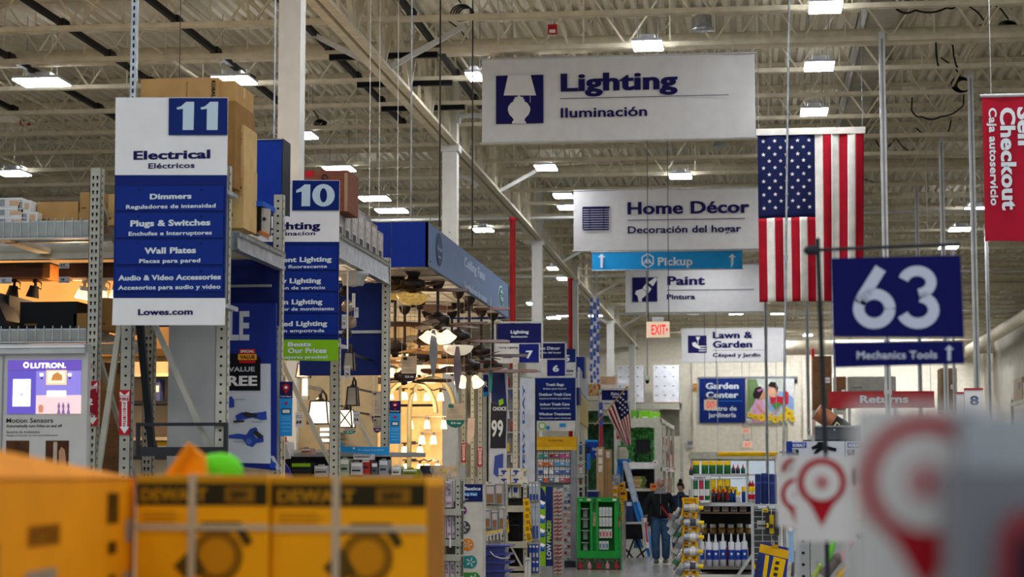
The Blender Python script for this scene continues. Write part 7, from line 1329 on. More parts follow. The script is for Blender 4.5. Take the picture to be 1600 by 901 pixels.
bottle(1080, 726, 742, 6.5, Y - .05, BK, RC, 'red tipped black bottle hanging left of the wire rail', 'bottle', None, 'glue', name='glue_bottle')
AM = mat('#7a5a1c', .2, noise=.1)
m = MB(); m.box(xs(1092), xs(1180), Y + .3, Y + .56, zs(836.5), zs(835), CHAR); m.build('inner_shelf', label='dark inner shelf under the amber jars', cat='shelf')
for k in range(6): bottle(1100 + k * 14, 818 + (k % 2), 835, 13, Y + .42, AM, OFFW, 'amber jar with white lid, %s from left in the dark recess' % NM5[k], 'jar', 'amber jars in the recess', 'jar', name='amber_jar')
for k in range(7): 
    px = (1096, 1108, 1118.5, 1130, 1143, 1153.5, 1163.5)[k]; tt = bottle(px, 833 + (k % 3), 884, 9.5, Y + .06, mat('#dfe2e8', .4), mat('#ccd0d6'), 'white caulk tube with blue label, %s from left' % NM5[k], 'tube', 'white caulk tubes on the lower shelf', 'tube', name='caulk_tube', label_c=mat('#2348a8'))
    d = MB(); d.disc(px, 865, 2, Y + .022, LETW, .002, 10); d.build('label_mark', tt)
for k in range(8): bottle(1103 + k * 10.5, 845, 884, 7, Y + .3, mat('#8a2c44') if k % 2 else mat('#b9b4bc'), LGREY, 'sealant tube in the back row behind the caulk tubes, %s' % NM5[k], 'tube', 'back row sealant tubes', 'tube', name='sealant_tube')
for k in range(5): m = MB(); m.pb(1100 + k * 14, 792, 1110 + k * 14, 799, Y + .1, .2, mat('#b9b2a4')); m.pb(1101 + k * 14, 794, 1109 + k * 14, 795.5, Y + .095, .005, mat(('#3a3a3c', '#a8322c', '#c9a020')[k % 3])); m.build('small_carton', label='small pale carton under the top shelf edge, %s from left' % NM5[k], cat='box', group='small cartons under the top shelf')
# yellow can strip
Yc = 19.3; t = thing('can_dispenser', 'yellow wavy vertical dispenser strip holding spray cans sideways', 'dispenser', (xat(1078, 850, Yc), Yc, 0)); DY = mat('#e6ac14', .4, noise=.05)
P0 = [W(1067 + 1.5 * sin(k * .82), 777 + k * 5, Yc) for k in range(29)]; P1 = [W(1089 + 1.5 * sin(k * .82), 777 + k * 5, Yc) for k in range(29)]
for Pq in (P0, P1):
    m = MB()
    for a, b in zip(Pq[:-1], Pq[1:]): m.bar(a, b, .012, .09, DY, up=(0, 1, 0)) if False else m.bar(a, b, .02, .1, DY, up=(0, 1, 0))
    m.build('side_rail', t)
for k in range(6): m = MB(); y = 799.5 + k * 22.7; m.pb(1068, y, 1089, y + 8, Yc - .02, .02, DY); m.pb(1076, y + 2, 1080, y + 5, Yc - .024, .004, mat('#cfd6e6')); m.pb(1070.5, y + 2.5, 1074.5, y + 4.5, Yc - .024, .004, mat('#8a4a1c')); m.pb(1082, y + 2.5, 1087, y + 4.5, Yc - .024, .004, mat('#8a4a1c')); m.build('shelf_strip', t)
m = MB(); m.pb(1070, 777, 1088, 786, Yc, .02, DY); m.pb(1067, 777, 1090, 779, Yc - .02, .06, DY); p = W(1078, 777, Yc + .1); m.cyl((p.x, Yc + .12, 0), (p.x, Yc + .12, p.z + .08), .012, GALV, n=6); m.build('header', t)
def hcan(p, q, r, body, cap, lab, grp, lblc=None):
    p = Vector(p); q = Vector(q); t = thing('spray_can', lab, 'can', tuple(p), 0, grp); m = MB(); m.cyl(p, p.lerp(q, .74), r, body, n=16); m.cyl(p.lerp(q, .3), p.lerp(q, .6), r * 1.01, lblc or OFFW, n=16); m.cyl(p.lerp(q, -.02), p, r * .9, GALV, n=16); m.build('body', t); m = MB(); m.cyl(p.lerp(q, .74), q, r * .62, cap, r1=r * .58, n=14); m.build('cap', t)
for k, y in enumerate((792.5, 815.5, 838, 860.5, 883.5)): hcan(W(1069, y, Yc - .06), W(1099 + (1 if k in (1, 2) else 0), y + 1, Yc - .06), .034, mat('#a9abac', .35, .4, noise=.15, ns=20), YC, 'grey spray can with yellow cap lying in the yellow dispenser, %s from top' % NM5[k], 'cans lying in the yellow dispenser', mat('#c9b7a0') if k == 0 else mat('#4a4c50') if k in (1, 4) else OFFW)
for k, (x0, y0, x1, y1) in enumerate(((1062, 793, 1046, 823), (1066, 806, 1047, 834), (1066, 820, 1052, 846), (1068, 838, 1055, 864), (1064, 866, 1050, 888), (1069, 880, 1055, 905))): hcan(W(x1, y1, Yc - .03 - .05 * (k % 2)), W(x0, y0, Yc - .03 - .05 * (k % 2)), .034, mat('#8f9290', .4, .4, noise=.2, ns=18), GALV, 'tilted grey spray can on the left of the yellow dispenser, %s from top' % NM5[k], 'tilted cans beside the yellow dispenser', mat('#3f6a44') if k in (2, 4) else mat('#6a6c6c'))
# navy foam rolls + wire grid + packs on the right
for k, (px, w, y0) in enumerate(((1184.5, 8.5, 741), (1195, 12, 739.5), (1206, 8, 741), (1210.5, 8, 742))):
    c = W(px, 787, 19.4 + .08 * (k % 2)); s = 19.4 / FPX; r = w / 2 * s; h = (787 - y0) * s; t = thing('foam_roll', 'navy roll standing right of the sealant rack, %s from left' % NM5[k], 'roll', tuple(c), 0, 'navy rolls'); m = MB(); FR = mat('#27346e', .5, noise=.1); m.lathe([(.001, 0), (r * .9, 0), (r, h * .05), (r, h * .95), (r * .8, h), (.001, h)], c, FR, 16); m.build('body', t); m = MB(); m.lathe([(r * 1.02, h * .66), (r * 1.05, h * .7), (r * 1.02, h * .74)], c, mat('#3a4a8c', .4), 16); m.build('band', t)
t = thing('wire_rack', 'light grey wire grid rack carrying the navy rolls', 'rack', (xat(1195, 860, 19.3), 19.3, 0)); m = MB(); a = xat(1177, 840, 19.3); b = xat(1219, 840, 19.3); z7 = zat(1195, 788, 19.3)
m.box(a, b, 19.3, 19.7, z7 - .015, z7, LGREY); m.build('top', t); m = MB()
for k in range(10): z = z7 - .06 - k * .058; m.box(a, b, 19.3, 19.306, z, z + .006, LGREY)
for k in range(4): x = a + (b - a) * k / 3; m.box(x, x + .008, 19.292, 19.3, 0, z7, LGREY)
m.build('wire_grid', t); m = MB(); m.box(a - .02, a, 19.29, 19.32, 0, z7, LGREY); m.build('post', t); m = MB(); m.box(b - .02, b, 19.29, 19.32, 0, z7, LGREY); m.build('post', t); m = MB(); m.box(a, b, 19.66, 19.7, 0, z7 - .05, mat('#4a4c4c')); m.build('back_panel', t)
for k, (x0, y0, x1, y1, c) in enumerate(((1200, 804, 1209, 833, '#c9ac1c'), (1196, 800, 1202, 834, '#2c2d30'), (1209, 799, 1217, 836, '#3c3834'), (1192, 794, 1200, 800, '#d6b41c'), (1183, 813, 1200, 826, '#a8aaa6'))): m = MB(); m.pb(x0, y0, x1, y1, 19.2 - .02 * (k % 2), .04, mat(c)); m.pb(x0 + 1, y0 + (y1 - y0) * .5, x1 - 1, y0 + (y1 - y0) * .7, 19.17, .01, CHAR if k != 1 else YEL); p = W((x0 + x1) / 2, y0, 19.2); m.cyl(p, p + Vector((0, .1, 0)), .004, GALV, n=5); m.build('hanging_package', label='%s package hanging on the light wire grid' % ('yellow', 'black', 'brown', 'small yellow', 'grey flat')[k], cat='package')
t = thing('tool_blister', 'tilted blue and yellow tool bit package at the bottom right', 'package', tuple(W(1205, 901, 17.5))); Yq = 17.5
m = MB(); m.pp([(1189, 846), (1234, 856), (1226, 918), (1176, 908)], Yq, mat('#2a3a86', .4), .02); m.build('card', t); d = MB(); Q = Yq - .021; d.pp([(1188, 849), (1233, 860), (1231, 873), (1186, 862)], Q, mat('#dfa81a')); d.pp([(1206, 849), (1216, 851), (1216, 857), (1206, 855)], Q - .004, mat('#b88a1c')); d.pp([(1196, 866), (1202, 868), (1197, 905), (1191, 904)], Q, YEL); d.pp([(1209, 869), (1228, 874), (1220, 915), (1200, 911)], Q, YEL)
for k in range(4): d.pp([(1212 - k * 1.5, 876 + k * 9), (1218 - k * 1.5, 877 + k * 9), (1217 - k * 1.5, 882 + k * 9), (1211 - k * 1.5, 881 + k * 9)], Q - .004, CHAR); d.disc(1187 - k, 872 + k * 9, 3, Q - .004, BK)
d.build('printed_art', t); m = MB(); m.pp([(1179, 880), (1176, 878), (1178, 888), (1181, 888)], Q, YEL, .01); p = W(1210, 852, Yq); m.cyl(p, p + Vector((0, 1.7, 0)), .006, GALV, n=6); m.build('hook', t)
# shelves behind the small pin sign (posts, green & pink items)
Yp = 12.5; t = thing('kobalt_shelf', 'perforated post and shelf carrying the white tool boxes', 'rack', (xat(1280, 860, Yp), Yp, 0)); upr(xat(1255, 860, 12.3), 12.3, 0, zat(1255, 742, 12.3), .085, .07, sp=.07, col=mat('#989a96')).build('upright', t)
zk = zat(1280, 741, Yp); m = MB(); m.box(xat(1232, 740, Yp), xat(1500, 740, Yp), Yp - .05, Yp + .6, zk - .04, zk - .001, GREY); m.build('shelf', t); upr(xat(1480, 860, 12.3), 12.3, 0, zk - .05, .085).build('upright', t)
for k, (x0, x1, lab) in enumerate(((1230, 1320, 'white tool box with blue KOBALT label and black tool picture'), (1321, 1400, 'second white tool box with faint blue label behind the big pin sign'))):
    t = thing('tool_box', lab, 'box', tuple(W((x0 + x1) / 2, 741, Yp))); m = MB(); m.pb(x0 + (8 if k == 0 else 0), 689, x1, 740.5, Yp, .4, mat('#c6c8cc', .5, noise=.03)); 
    if k == 0: m.pb(x0, 689, x0 + 8, 740.5, Yp + .01, .39, mat('#1f3f8f'))
    m.build('body', t); d = MB(); lx = x0 + 7 if k == 0 else x0 + 3; d.pb(lx, 691, lx + 23, 699, Yp - .004, .004, mat('#1c3c9c')); d.tp('KOBALT', lx + 2, lx + 21, 697.5, 4.5, Yp - .005, WHITE, .05)
    d.pb(lx, 702, lx + 11, 711, Yp - .004, .004, CHAR); d.tp('73', lx + 1, lx + 6, 707, 4, Yp - .006, LETW, .03)
    if k == 0: d.pp([(1268, 698), (1276, 694), (1278, 690), (1286, 690), (1290, 696), (1307, 700), (1306, 705), (1292, 702), (1283, 703), (1276, 709), (1271, 708), (1277, 700), (1269, 702)], Yp - .004, BLACK)
    d.build('printed_art', t)
t = thing('grey_box', 'dark grey long box lying on the white tool boxes', 'box', tuple(W(1300, 688, Yp + .1))); m = MB(); m.pb(1274, 665, 1345, 687, Yp + .05, .3, mat('#4d5154', .5)); m.build('body', t); m = MB(); m.pb(1273, 664.5, 1346, 667, Yp + .04, .32, mat('#8d9092')); m.build('lid', t); m = MB(); m.disc(1304, 671, 1.3, Yp + .045, LGREY); m.pb(1276, 685, 1345, 688.5, Yp + .06, .3, BLACK); m.build('edge', t)
m = MB(); m.pb(1262, 679, 1273, 688.5, Yp + .2, .06, OFFW); m.pb(1255, 687, 1268, 689, Yp + .2, .1, CHAR); m.build('white_block', label='small white block on the box left of the dark grey box', cat='block')
t = thing('battery_tube', 'tilted copper and black cylinder resting on the dark grey box', 'cylinder', tuple(W(1295, 665, Yp + .1))); a = W(1276, 643, Yp + .15); b = W(1322, 673, Yp + .15); m = MB(); m.cyl(a, a.lerp(b, .55), .052, mat('#a8643c', .35, .3, noise=.1), n=24); m.build('copper_half', t); m = MB(); m.cyl(a.lerp(b, .55), b, .052, mat('#232427', .35), n=24); m.build('black_half', t); m = MB(); m.cyl(a - (b - a).normalized() * .006, a, .05, mat('#c9b9a4', .3, .4), n=24); m.build('end_cap', t)
d = MB(); u = (b - a).normalized(); v = Vector((-u.z, 0, u.x)); p = a.lerp(b, .62) - Y3 * .053 - v * .02; d.text('DU', p, u, v, .07, .035, mat('#d6c69a'), .05, .004); d.build('lettering', t)
for k, (px0, y0, px1, y1, c, l) in enumerate(((1290, 846, 1306, 877, '#6ac83a', 'bright green tool handle below the small pin sign'), (1312, 846, 1332, 875, '#c98a90', 'pink item below the small pin sign'), (1284, 872, 1312, 900, '#6a6058', 'brown hanging goods below the small pin sign'), (1308, 885, 1326, 901, '#d8a83a', 'orange hanging goods below the small pin sign'), (1270, 884, 1284, 901, '#9ab04a', 'olive hanging goods below the small pin sign'), (1236, 862, 1244, 901, '#2c2e33', 'dark hanging strip left of the perforated post'))):
    m = MB(); a = W(px0 + 2, y1, 9.5); b = W(px1 - 3, y0, 9.5); m.cyl(a, b, (px1 - px0) * .32 * 9.5 / FPX, mat(c), r1=(px1 - px0) * .25 * 9.5 / FPX, n=12); m.ball(b, (px1 - px0) * .3 * 9.5 / FPX, mat(c)); m.cyl(b, b + Vector((0, .3, .01)), .004, GALV, n=5); m.build('hanging_tool', label=l, cat='tool')
m = MB(); a = xat(1268, 870, 9.8); m.box(a, xat(1345, 870, 9.8), 9.8, 9.84, 0, zat(1300, 843, 9.8), mat('#a9aaa4')); m.build('peg_panel', label='pale peg panel behind the green and pink tools', cat='board')
m = MB(); m.pb(1232, 828, 1240, 878, 9.0, .02, mat('#8fb8dc', .2)); p = W(1236, 828, 9.0); m.pb(1234, 826, 1238, 830, 8.98, .05, WHITE); m.cyl(p, p + Vector((.2, .8, 0)), .004, GALV, n=5); m.build('blue_strip', label='pale blue plastic strip left of the small pin sign bottom', cat='strip')
# cartons far right
m = MB(); 
for k, (x0, y0, x1, y1, Y, l, c) in enumerate(((1270, 556, 1300, 640, 70, 'tall stack of brown cartons left behind the number 63 sign', '#7a5a3c'), (1304, 588, 1322, 640, 68, 'smaller brown carton stack right of the tall brown stack', '#6f4a30'), (1325, 588, 1400, 610, 72, 'white printed cartons below the number 63 sign', '#b9b8ae'), (1470, 575, 1495, 640, 66, 'brown carton stack behind the checkout poles', '#7d6244'))):
    n = 3 if y1 - y0 > 40 else 1
    for q in range(n): carton('cardboard_box', l + ', ' + ('topmost', 'middle', 'lowest')[q], x0, y0 + (y1 - y0) * q / n, x1, y0 + (y1 - y0) * (q + 1) / n - .2, Y, 1.2, mat(c, .7), lblc=WHITE if q == 1 else None)
    a = xat(x0, y1, Y); b = xat(x1, y1, Y); m.box(a, b, Y, Y + 1.2, zat((x0 + x1) / 2, y1, Y) - .12, zat((x0 + x1) / 2, y1, Y) - .01, RACK); m.box(a, a + .1, Y, Y + .1, 0, zat(x0, y1, Y) - .1, RACK); m.box(b - .1, b, Y, Y + .1, 0, zat(x0, y1, Y) - .1, RACK)
m.build('storage_rack', label='pale rack structure carrying the brown cartons behind the checkout', cat='rack')
t = thing('storage_rack', 'long rack by the right wall with white cartons', 'rack', (8.6, 52, 0))
for y in (46, 52, 58, 64): m = MB(); m.box(8.0, 8.08, y, y + .1, 0, 4.2, RACK); m.build('upright', t)
for z in (2.6, 4.1, 1.2): m = MB(); m.box(8.0, 8.06, 46, 64.1, z - .12, z, RACK); m.box(8.06, 9.5, 46, 64.1, z - .03, z, RACK); m.build('shelf', t)
for k in range(16): y = 46.3 + (k % 8) * 2.2; z = 4.1 if k < 8 else 2.6; m = MB(); h = .5 + .2 * ((k * 7) % 3); m.box(8.05, 9.3, y, y + 1.9, z, z + h, mat(('#c9c9c2', '#8d8c82', '#d3d2cc', '#a08f76')[k % 4], .6)); m.box(8.045, 8.05, y + .3, y + .9, z + h * .5, z + h * .8, mat('#6f7074')); m.build('stock_carton', label='pale carton on the rack by the right wall, %s shelf, %s from the near end' % ('top' if k < 8 else 'middle', NM5[k % 8]), cat='box', group='cartons on the right wall rack')
# checkout counters (mostly hidden)
for k, (x, y) in enumerate(((3.2, 43), (4.9, 37), (5.4, 31), (2.0, 28.2))):
    t = thing('checkout_counter', 'grey checkout counter at the foot of a power pole, %s' % ('farthest', 'third', 'second', 'nearest')[k], 'counter', (x, y, 0)); m = MB(); m.box(x - .5, x + .5, y + .15, y + 2, 0, .9, GREY); m.build('body', t); m = MB(); m.box(x - .55, x + .55, y + .1, y + 2.05, .9, .94, CHAR); m.build('top', t); m = MB(); m.box(x - .2, x + .2, y + .6, y + .64, 1.05, 1.35, BLACK); m.cyl((x, y + .66, .94), (x, y + .66, 1.1), .03, CHAR); m.build('screen', t)
# ================================================================ NEAR FOREGROUND, OUT OF FOCUS
DW = mat('#f0950a', .55, noise=.04); DW2 = mat('#f2a50e', .5, noise=.03); DK = mat('#2c2712', .55)
Yf = 4.0
def toolbox(x0, x1, y0, Yq, lab, dep=.22, right=None):
    a = xat(x0, 820, Yq); b = xat(x1, 820, Yq); zt = zat((x0 + x1) / 2, y0, Yq); zb = 1.38; t = thing('power_saw_carton', lab, 'box', ((a + b) / 2, Yq + dep / 2, zb)); w = b - a
    m = MB(); m.box(a, b, Yq, Yq + dep, zb, zt, DW2); m.build('body', t, bevel=.003); d = MB(); s = Yq / FPX
    d.box(a + .0005, b - .0005, Yq - .001, Yq, zt - .062, zt - .016, DK); d.box(a, b, Yq - .0012, Yq, zt - .016, zt - .001, mat('#b9820e')); d.text('DEWALT', (a + w * .04, Yq - .001, zt - .052), X3, Z3, w * .5, .026, mat('#b07c0e', noise=0), .05, .001); d.box(a + w * .68, a + w * .9, Yq - .002, Yq - .001, zt - .055, zt - .024, mat('#8a5f10', noise=0)); d.text('20V', (a + w * .71, Yq - .002, zt - .048), X3, Z3, w * .14, .018, DK, .04, .001)
    for k in range(4): d.box(a + w * .05, a + w * (.3 + .04 * (k % 2)), Yq - .001, Yq, zt - .075 - k * .008, zt - .078 - k * .008, mat('#a8700c', noise=0))
    d.build('printed_panel', t); d = MB(); cx = a + w * .62; cz = zt - .165; n = 24
    d.plate([(.055 * cos(2 * pi * k / n), .055 * sin(2 * pi * k / n)) for k in range(n)], mat('#8a5c0a', noise=0), .001, (cx, Yq, cz)); d.plate([(.036 * cos(2 * pi * k / n), .036 * sin(2 * pi * k / n)) for k in range(n)], mat('#c4820e', noise=0), .0015, (cx, Yq, cz)); d.plate([(-.07, .045), (-.03, .07), (.05, .07), (.075, .03), (.06, .02), (.04, .05), (-.03, .05)], mat('#4a3810', noise=0), .002, (cx, Yq, cz)); d.plate([(-.09, -.02), (-.05, .02), (-.02, -.03), (-.06, -.05)], mat('#5a4210', noise=0), .002, (cx, Yq, cz)); d.build('saw_picture', t)
    st = MB(); S_ = mat('#cdbb98', .3, noise=.02, alpha=.75); xm = a + w * .43 if x0 < 300 else a + w * .42
    st.box(xm - .008, xm + .008, Yq - .003, Yq, zb, zt, S_); st.box(xm - .008, xm + .008, Yq - .003, Yq + dep, zt, zt + .002, S_); st.box(a, b, Yq - .0035, Yq - .0005, zt - .112, zt - .1, S_); st.build('strap', t)
    if right: r = MB(); r.box(b, b + .0015, Yq + .01, Yq + dep - .01, zb + .01, zt - .02, mat('#a86a10')); r.build('side_print', t)
    return zt
toolbox(212, 418, 742, Yf, 'blurred yellow orange saw carton with white straps, left of the pair', dep=.2)
toolbox(424, 666, 744, Yf + .02, 'blurred yellow orange saw carton with white straps, right of the pair', dep=.24, right=True)
# big orange carton at the left, its long side facing the aisle
t = thing('power_saw_carton', 'large blurred orange carton at the bottom left corner', 'box', tuple(W(90, 901, 3.3)))
Aq = W(-30, 686, 2.9); Bq = W(211, 746, 4.05); zt = Aq.z; Bq.z = zt; zb = 1.3
def vface(m, p, q, z0_, z1_, dp, mt):
    d_ = (q - p); n = Vector((-d_.y, d_.x, 0)).normalized() * dp; vs = [Vector((p.x, p.y, z0_)), Vector((q.x, q.y, z0_)), Vector((q.x, q.y, z1_)), Vector((p.x, p.y, z1_))]; vs += [v + n for v in vs]
    m.add(vs, [(0, 1, 2, 3), (7, 6, 5, 4), (0, 4, 5, 1), (1, 5, 6, 2), (2, 6, 7, 3), (3, 7, 4, 0)], mt)
zL = W(-30, 686, 2.9).z; zR = W(211, 746, 4.05).z
m = MB(); vface(m, Aq, Bq, zb, zR, .35, DW); m.build('body', t)
m = MB(); A2 = Vector((Aq.x, Aq.y, zR)); B2 = Vector((Bq.x, Bq.y, zR)); n_ = Vector((-(B2 - A2).y, (B2 - A2).x, 0)).normalized()
m.add([A2, B2, B2 + n_ * .05 + Z3 * .0, A2 + n_ * .05 + Z3 * (zL - zR)], [(0, 1, 2, 3), (3, 2, 1, 0)], DW); m.build('raised_flap', t)
d = MB(); u = (B2 - A2).normalized(); L = (B2 - A2).length; o = -n_ * .0015
def sq(f0, f1, h0, h1, mt): p = A2 + u * L * f0 + o; q = A2 + u * L * f1 + o; vs = [Vector((p.x, p.y, zR - h1)), Vector((q.x, q.y, zR - h1)), Vector((q.x, q.y, zR - h0)), Vector((p.x, p.y, zR - h0))]; d.add(vs, [(0, 1, 2, 3), (3, 2, 1, 0)], mt)
sq(.77, .86, .03, .09, mat('#7a5210', noise=.2)); sq(.25, .44, .08, .115, mat('#b8700c', noise=.2, ns=60)); sq(.24, .42, .155, .25, mat('#c9b59a', noise=0)); sq(.3, .37, .175, .22, mat('#8a6a40', noise=.3, ns=60)); sq(.78, .85, .125, .15, mat('#7a4c0c')); sq(.79, .84, .19, .22, mat('#4a3410')); sq(.92, .985, .085, .13, mat('#d8c4a8')); sq(.9, .99, .19, .22, mat('#d0b48c')); sq(.02, .1, .1, .24, mat('#b0902c', noise=.2)); sq(0, 1, 0, .004, mat('#c97c0c'))
d.build('printed_panel', t)
t = thing('orange_flap_box', 'blurred pointed orange flap behind the saw cartons', 'box', tuple(W(295, 742, 4.4))); m = MB(); m.pp([(262, 742), (298, 692), (322, 712), (326, 745)], 4.4, DW, .03); m.pp([(258, 745), (330, 745), (330, 780), (258, 780)], 4.41, DW, .1); m.build('body', t); m = MB(); m.pp([(298, 693), (304, 698), (276, 742), (268, 742)], 4.365, mat('#d9820a'), .004); m.build('folded_edge', t)
m = MB(); c = W(343, 738, 4.5); m.lathe([(.001, -.04), (.045, -.035), (.055, -.01), (.054, .01), (.045, .03), (.025, .043), (.001, .046)], c, mat('#66d41e', .5, noise=.08), 20); m.lathe([(.056, -.012), (.06, -.008), (.056, -.004)], c, mat('#4aa814', .5), 20); m.build('hard_hat', label='blurred bright green round cap behind the saw cartons', cat='cap')
t = thing('display_table', 'grey display table under the yellow saw cartons', 'table', (-1.1, 3.9, 0)); m = MB(); m.box(-1.9, -.55, 2.6, 4.75, 1.26, 1.3, GREY); m.build('tabletop', t)
m = MB(); m.box(-1.25, -.6, 3.95, 4.4, 1.3, 1.38, KRAFT); m.build('pallet_board', t); m = MB(); a = W(258, 780, 4.41); m.box(a.x, a.x + .13, 4.3, 4.6, 1.3, a.z, KRAFT); m.build('riser', t)
for (x, y) in ((-1.86, 2.64), (-.6, 2.64), (-1.86, 4.7), (-.6, 4.7)): m = MB(); m.box(x - .03, x + .03, y - .03, y + .03, 0, 1.26, CHAR); m.build('leg', t)
# pin shaped location signs
def pin_sign(x0, y0, x1, y1, Yq, cx, cy, r, tip, lab, txt, side=True, xe=None):
    t = thing('location_sign', lab, 'sign', tuple(W((x0 + x1) / 2, y1, Yq))); WS = mat('#d6d3ce', .5, noise=.01); RP = mat('#a81420', .5, noise=.02)
    m = MB(); m.pb(x0, y0, x1, y1, Yq, .004, WS); m.build('board', t); d = MB(); Q = Yq - .0005; n = 40; s = Yq / FPX; th = .0008
    A = [(cx + r * cos(R(155) - R(310) * k / n * 1.0 + R(0)), cy - r * sin(R(155) - R(310) * k / n + R(0))) for k in range(0)]
    pts = [(cx + r * cos(R(-30) + R(240) * k / n), cy - r * sin(R(-30) + R(240) * k / n)) for k in range(n + 1)] + [(cx - r * .45, cy + r * .95), (cx, tip), (cx + r * .45, cy + r * .95)]
    d.pp(pts, Q, RP, th); d.disc(cx, cy, r * .72, Q - .001, WS, th, 36); d.disc(cx, cy, r * .3, Q - .002, mat('#c9a0a0', .5), th, 20); d.tp(txt, cx - r * .1, cx + r * .1, cy + r * .15, r * .3, Q - .003, RP, .04, .0005); d.build('pin_mark', t)
    m = MB(); p = W(x1 - 2, y0 + 20, Yq); m.box(p.x, (p.x + .03) if xe is None else xe, Yq, Yq + .004, p.z - .03, p.z + .002, LGREY); m.box(p.x - .004, p.x, Yq, Yq + .3, p.z - .03, p.z, LGREY); m.box(p.x - .006, p.x + .004, Yq + .29, Yq + .3, 0, p.z, LGREY); m.build('bracket', t)
pin_sign(1242, 712, 1334, 846, 3.8, 1284, 753, 38, 822, 'blurred white sign with a red location pin left of the huge one', '3')
pin_sign(1214, 710, 1250, 822, 4.6, 1247, 772, 27, 830, 'pale sign edge with part of a red pin, behind the medium pin sign', '4'); 
m = MB(); m.pp([(1222, 727), (1228, 719), (1236, 715), (1243, 716), (1243, 720), (1234, 721), (1229, 727), (1227, 736), (1222, 737)], 4.597, mat('#a81420', .5), .002); m.tp('D', 1233, 1239, 734, 6, 4.598, mat('#c9a0a0'), .03); m.build('pin_sticker', label='small red arc sticker on the pale sign edge', cat='sticker')
pin_sign(1333, 632, 1560, 960, 1.35, 1446, 752, 103, 930, 'huge blurred white sign with a red location pin at the right', '2')
Yn = 1.3; t = thing('near_shelf_end', 'very blurred grey shelf end at the right edge', 'shelf', tuple(W(1560, 901, Yn)))
m = MB(); m.pb(1494, 735, 1640, 1100, Yn - .05, .3, mat('#7d8085', .5)); m.build('end_panel', t); m = MB(); m.pb(1496, 640, 1530, 738, Yn + .02, .02, mat('#8d9296', .5)); m.build('post', t); m = MB(); m.pb(1512, 650, 1640, 738, Yn - .02, .25, mat('#b9c0c4', .4, noise=.02, alpha=.75)); m.build('clear_bin', t)
m = MB(); p = W(1560, 1100, Yn); m.box(p.x - .02, p.x + .02, Yn, Yn + .05, 0, p.z + .01, GREY); m.build('post', t)
m = MB(); m.pp([(1560, 830), (1580, 800), (1640, 790), (1640, 960), (1550, 960)], Yn - .07, mat('#8c3a40', .5), .006); m.pp([(1590, 840), (1640, 830), (1640, 960), (1585, 960)], Yn - .08, mat('#1f1c2a', .5), .004); m.build('red_package', label='very blurred red and black package at the bottom right corner', cat='package')
# ================================================================ PEOPLE
SKIN = mat('#b98a74', .6, noise=.03); HAIRG = mat('#a9a6a2', .8, noise=.15, ns=40); JACK = mat('#1d1e22', .75, noise=.1); JEAN = mat('#35516f', .8, noise=.15, ns=12); SHOE = mat('#5c584c', .7)
def skinmesh(name, parent, nodes, edges, m, root=0, lvl=2):
    """continuous tapered body grown from joints: nodes = [(x,y,z,rx,ry)]"""
    me = bpy.data.meshes.new(name); me.from_pydata([n[:3] for n in nodes], edges, []); o = bpy.data.objects.new(name, me); COL.objects.link(o); o.parent = parent; RM[o.name] = RM[parent.name]
    s = o.modifiers.new('skin', 'SKIN'); s.use_smooth_shade = True; s.branch_smoothing = .4
    lay = me.skin_vertices[0].data if me.skin_vertices else None
    if lay is None:
        bpy.context.view_layer.objects.active = o; o.select_set(True); bpy.ops.mesh.customdata_skin_add(); lay = me.skin_vertices[0].data
    for i, n in enumerate(nodes): lay[i].radius = (n[3], n[4]); lay[i].use_root = (i == root)
    sb = o.modifiers.new('smooth', 'SUBSURF'); sb.levels = lvl; sb.render_levels = lvl
    me.materials.append(m); return o
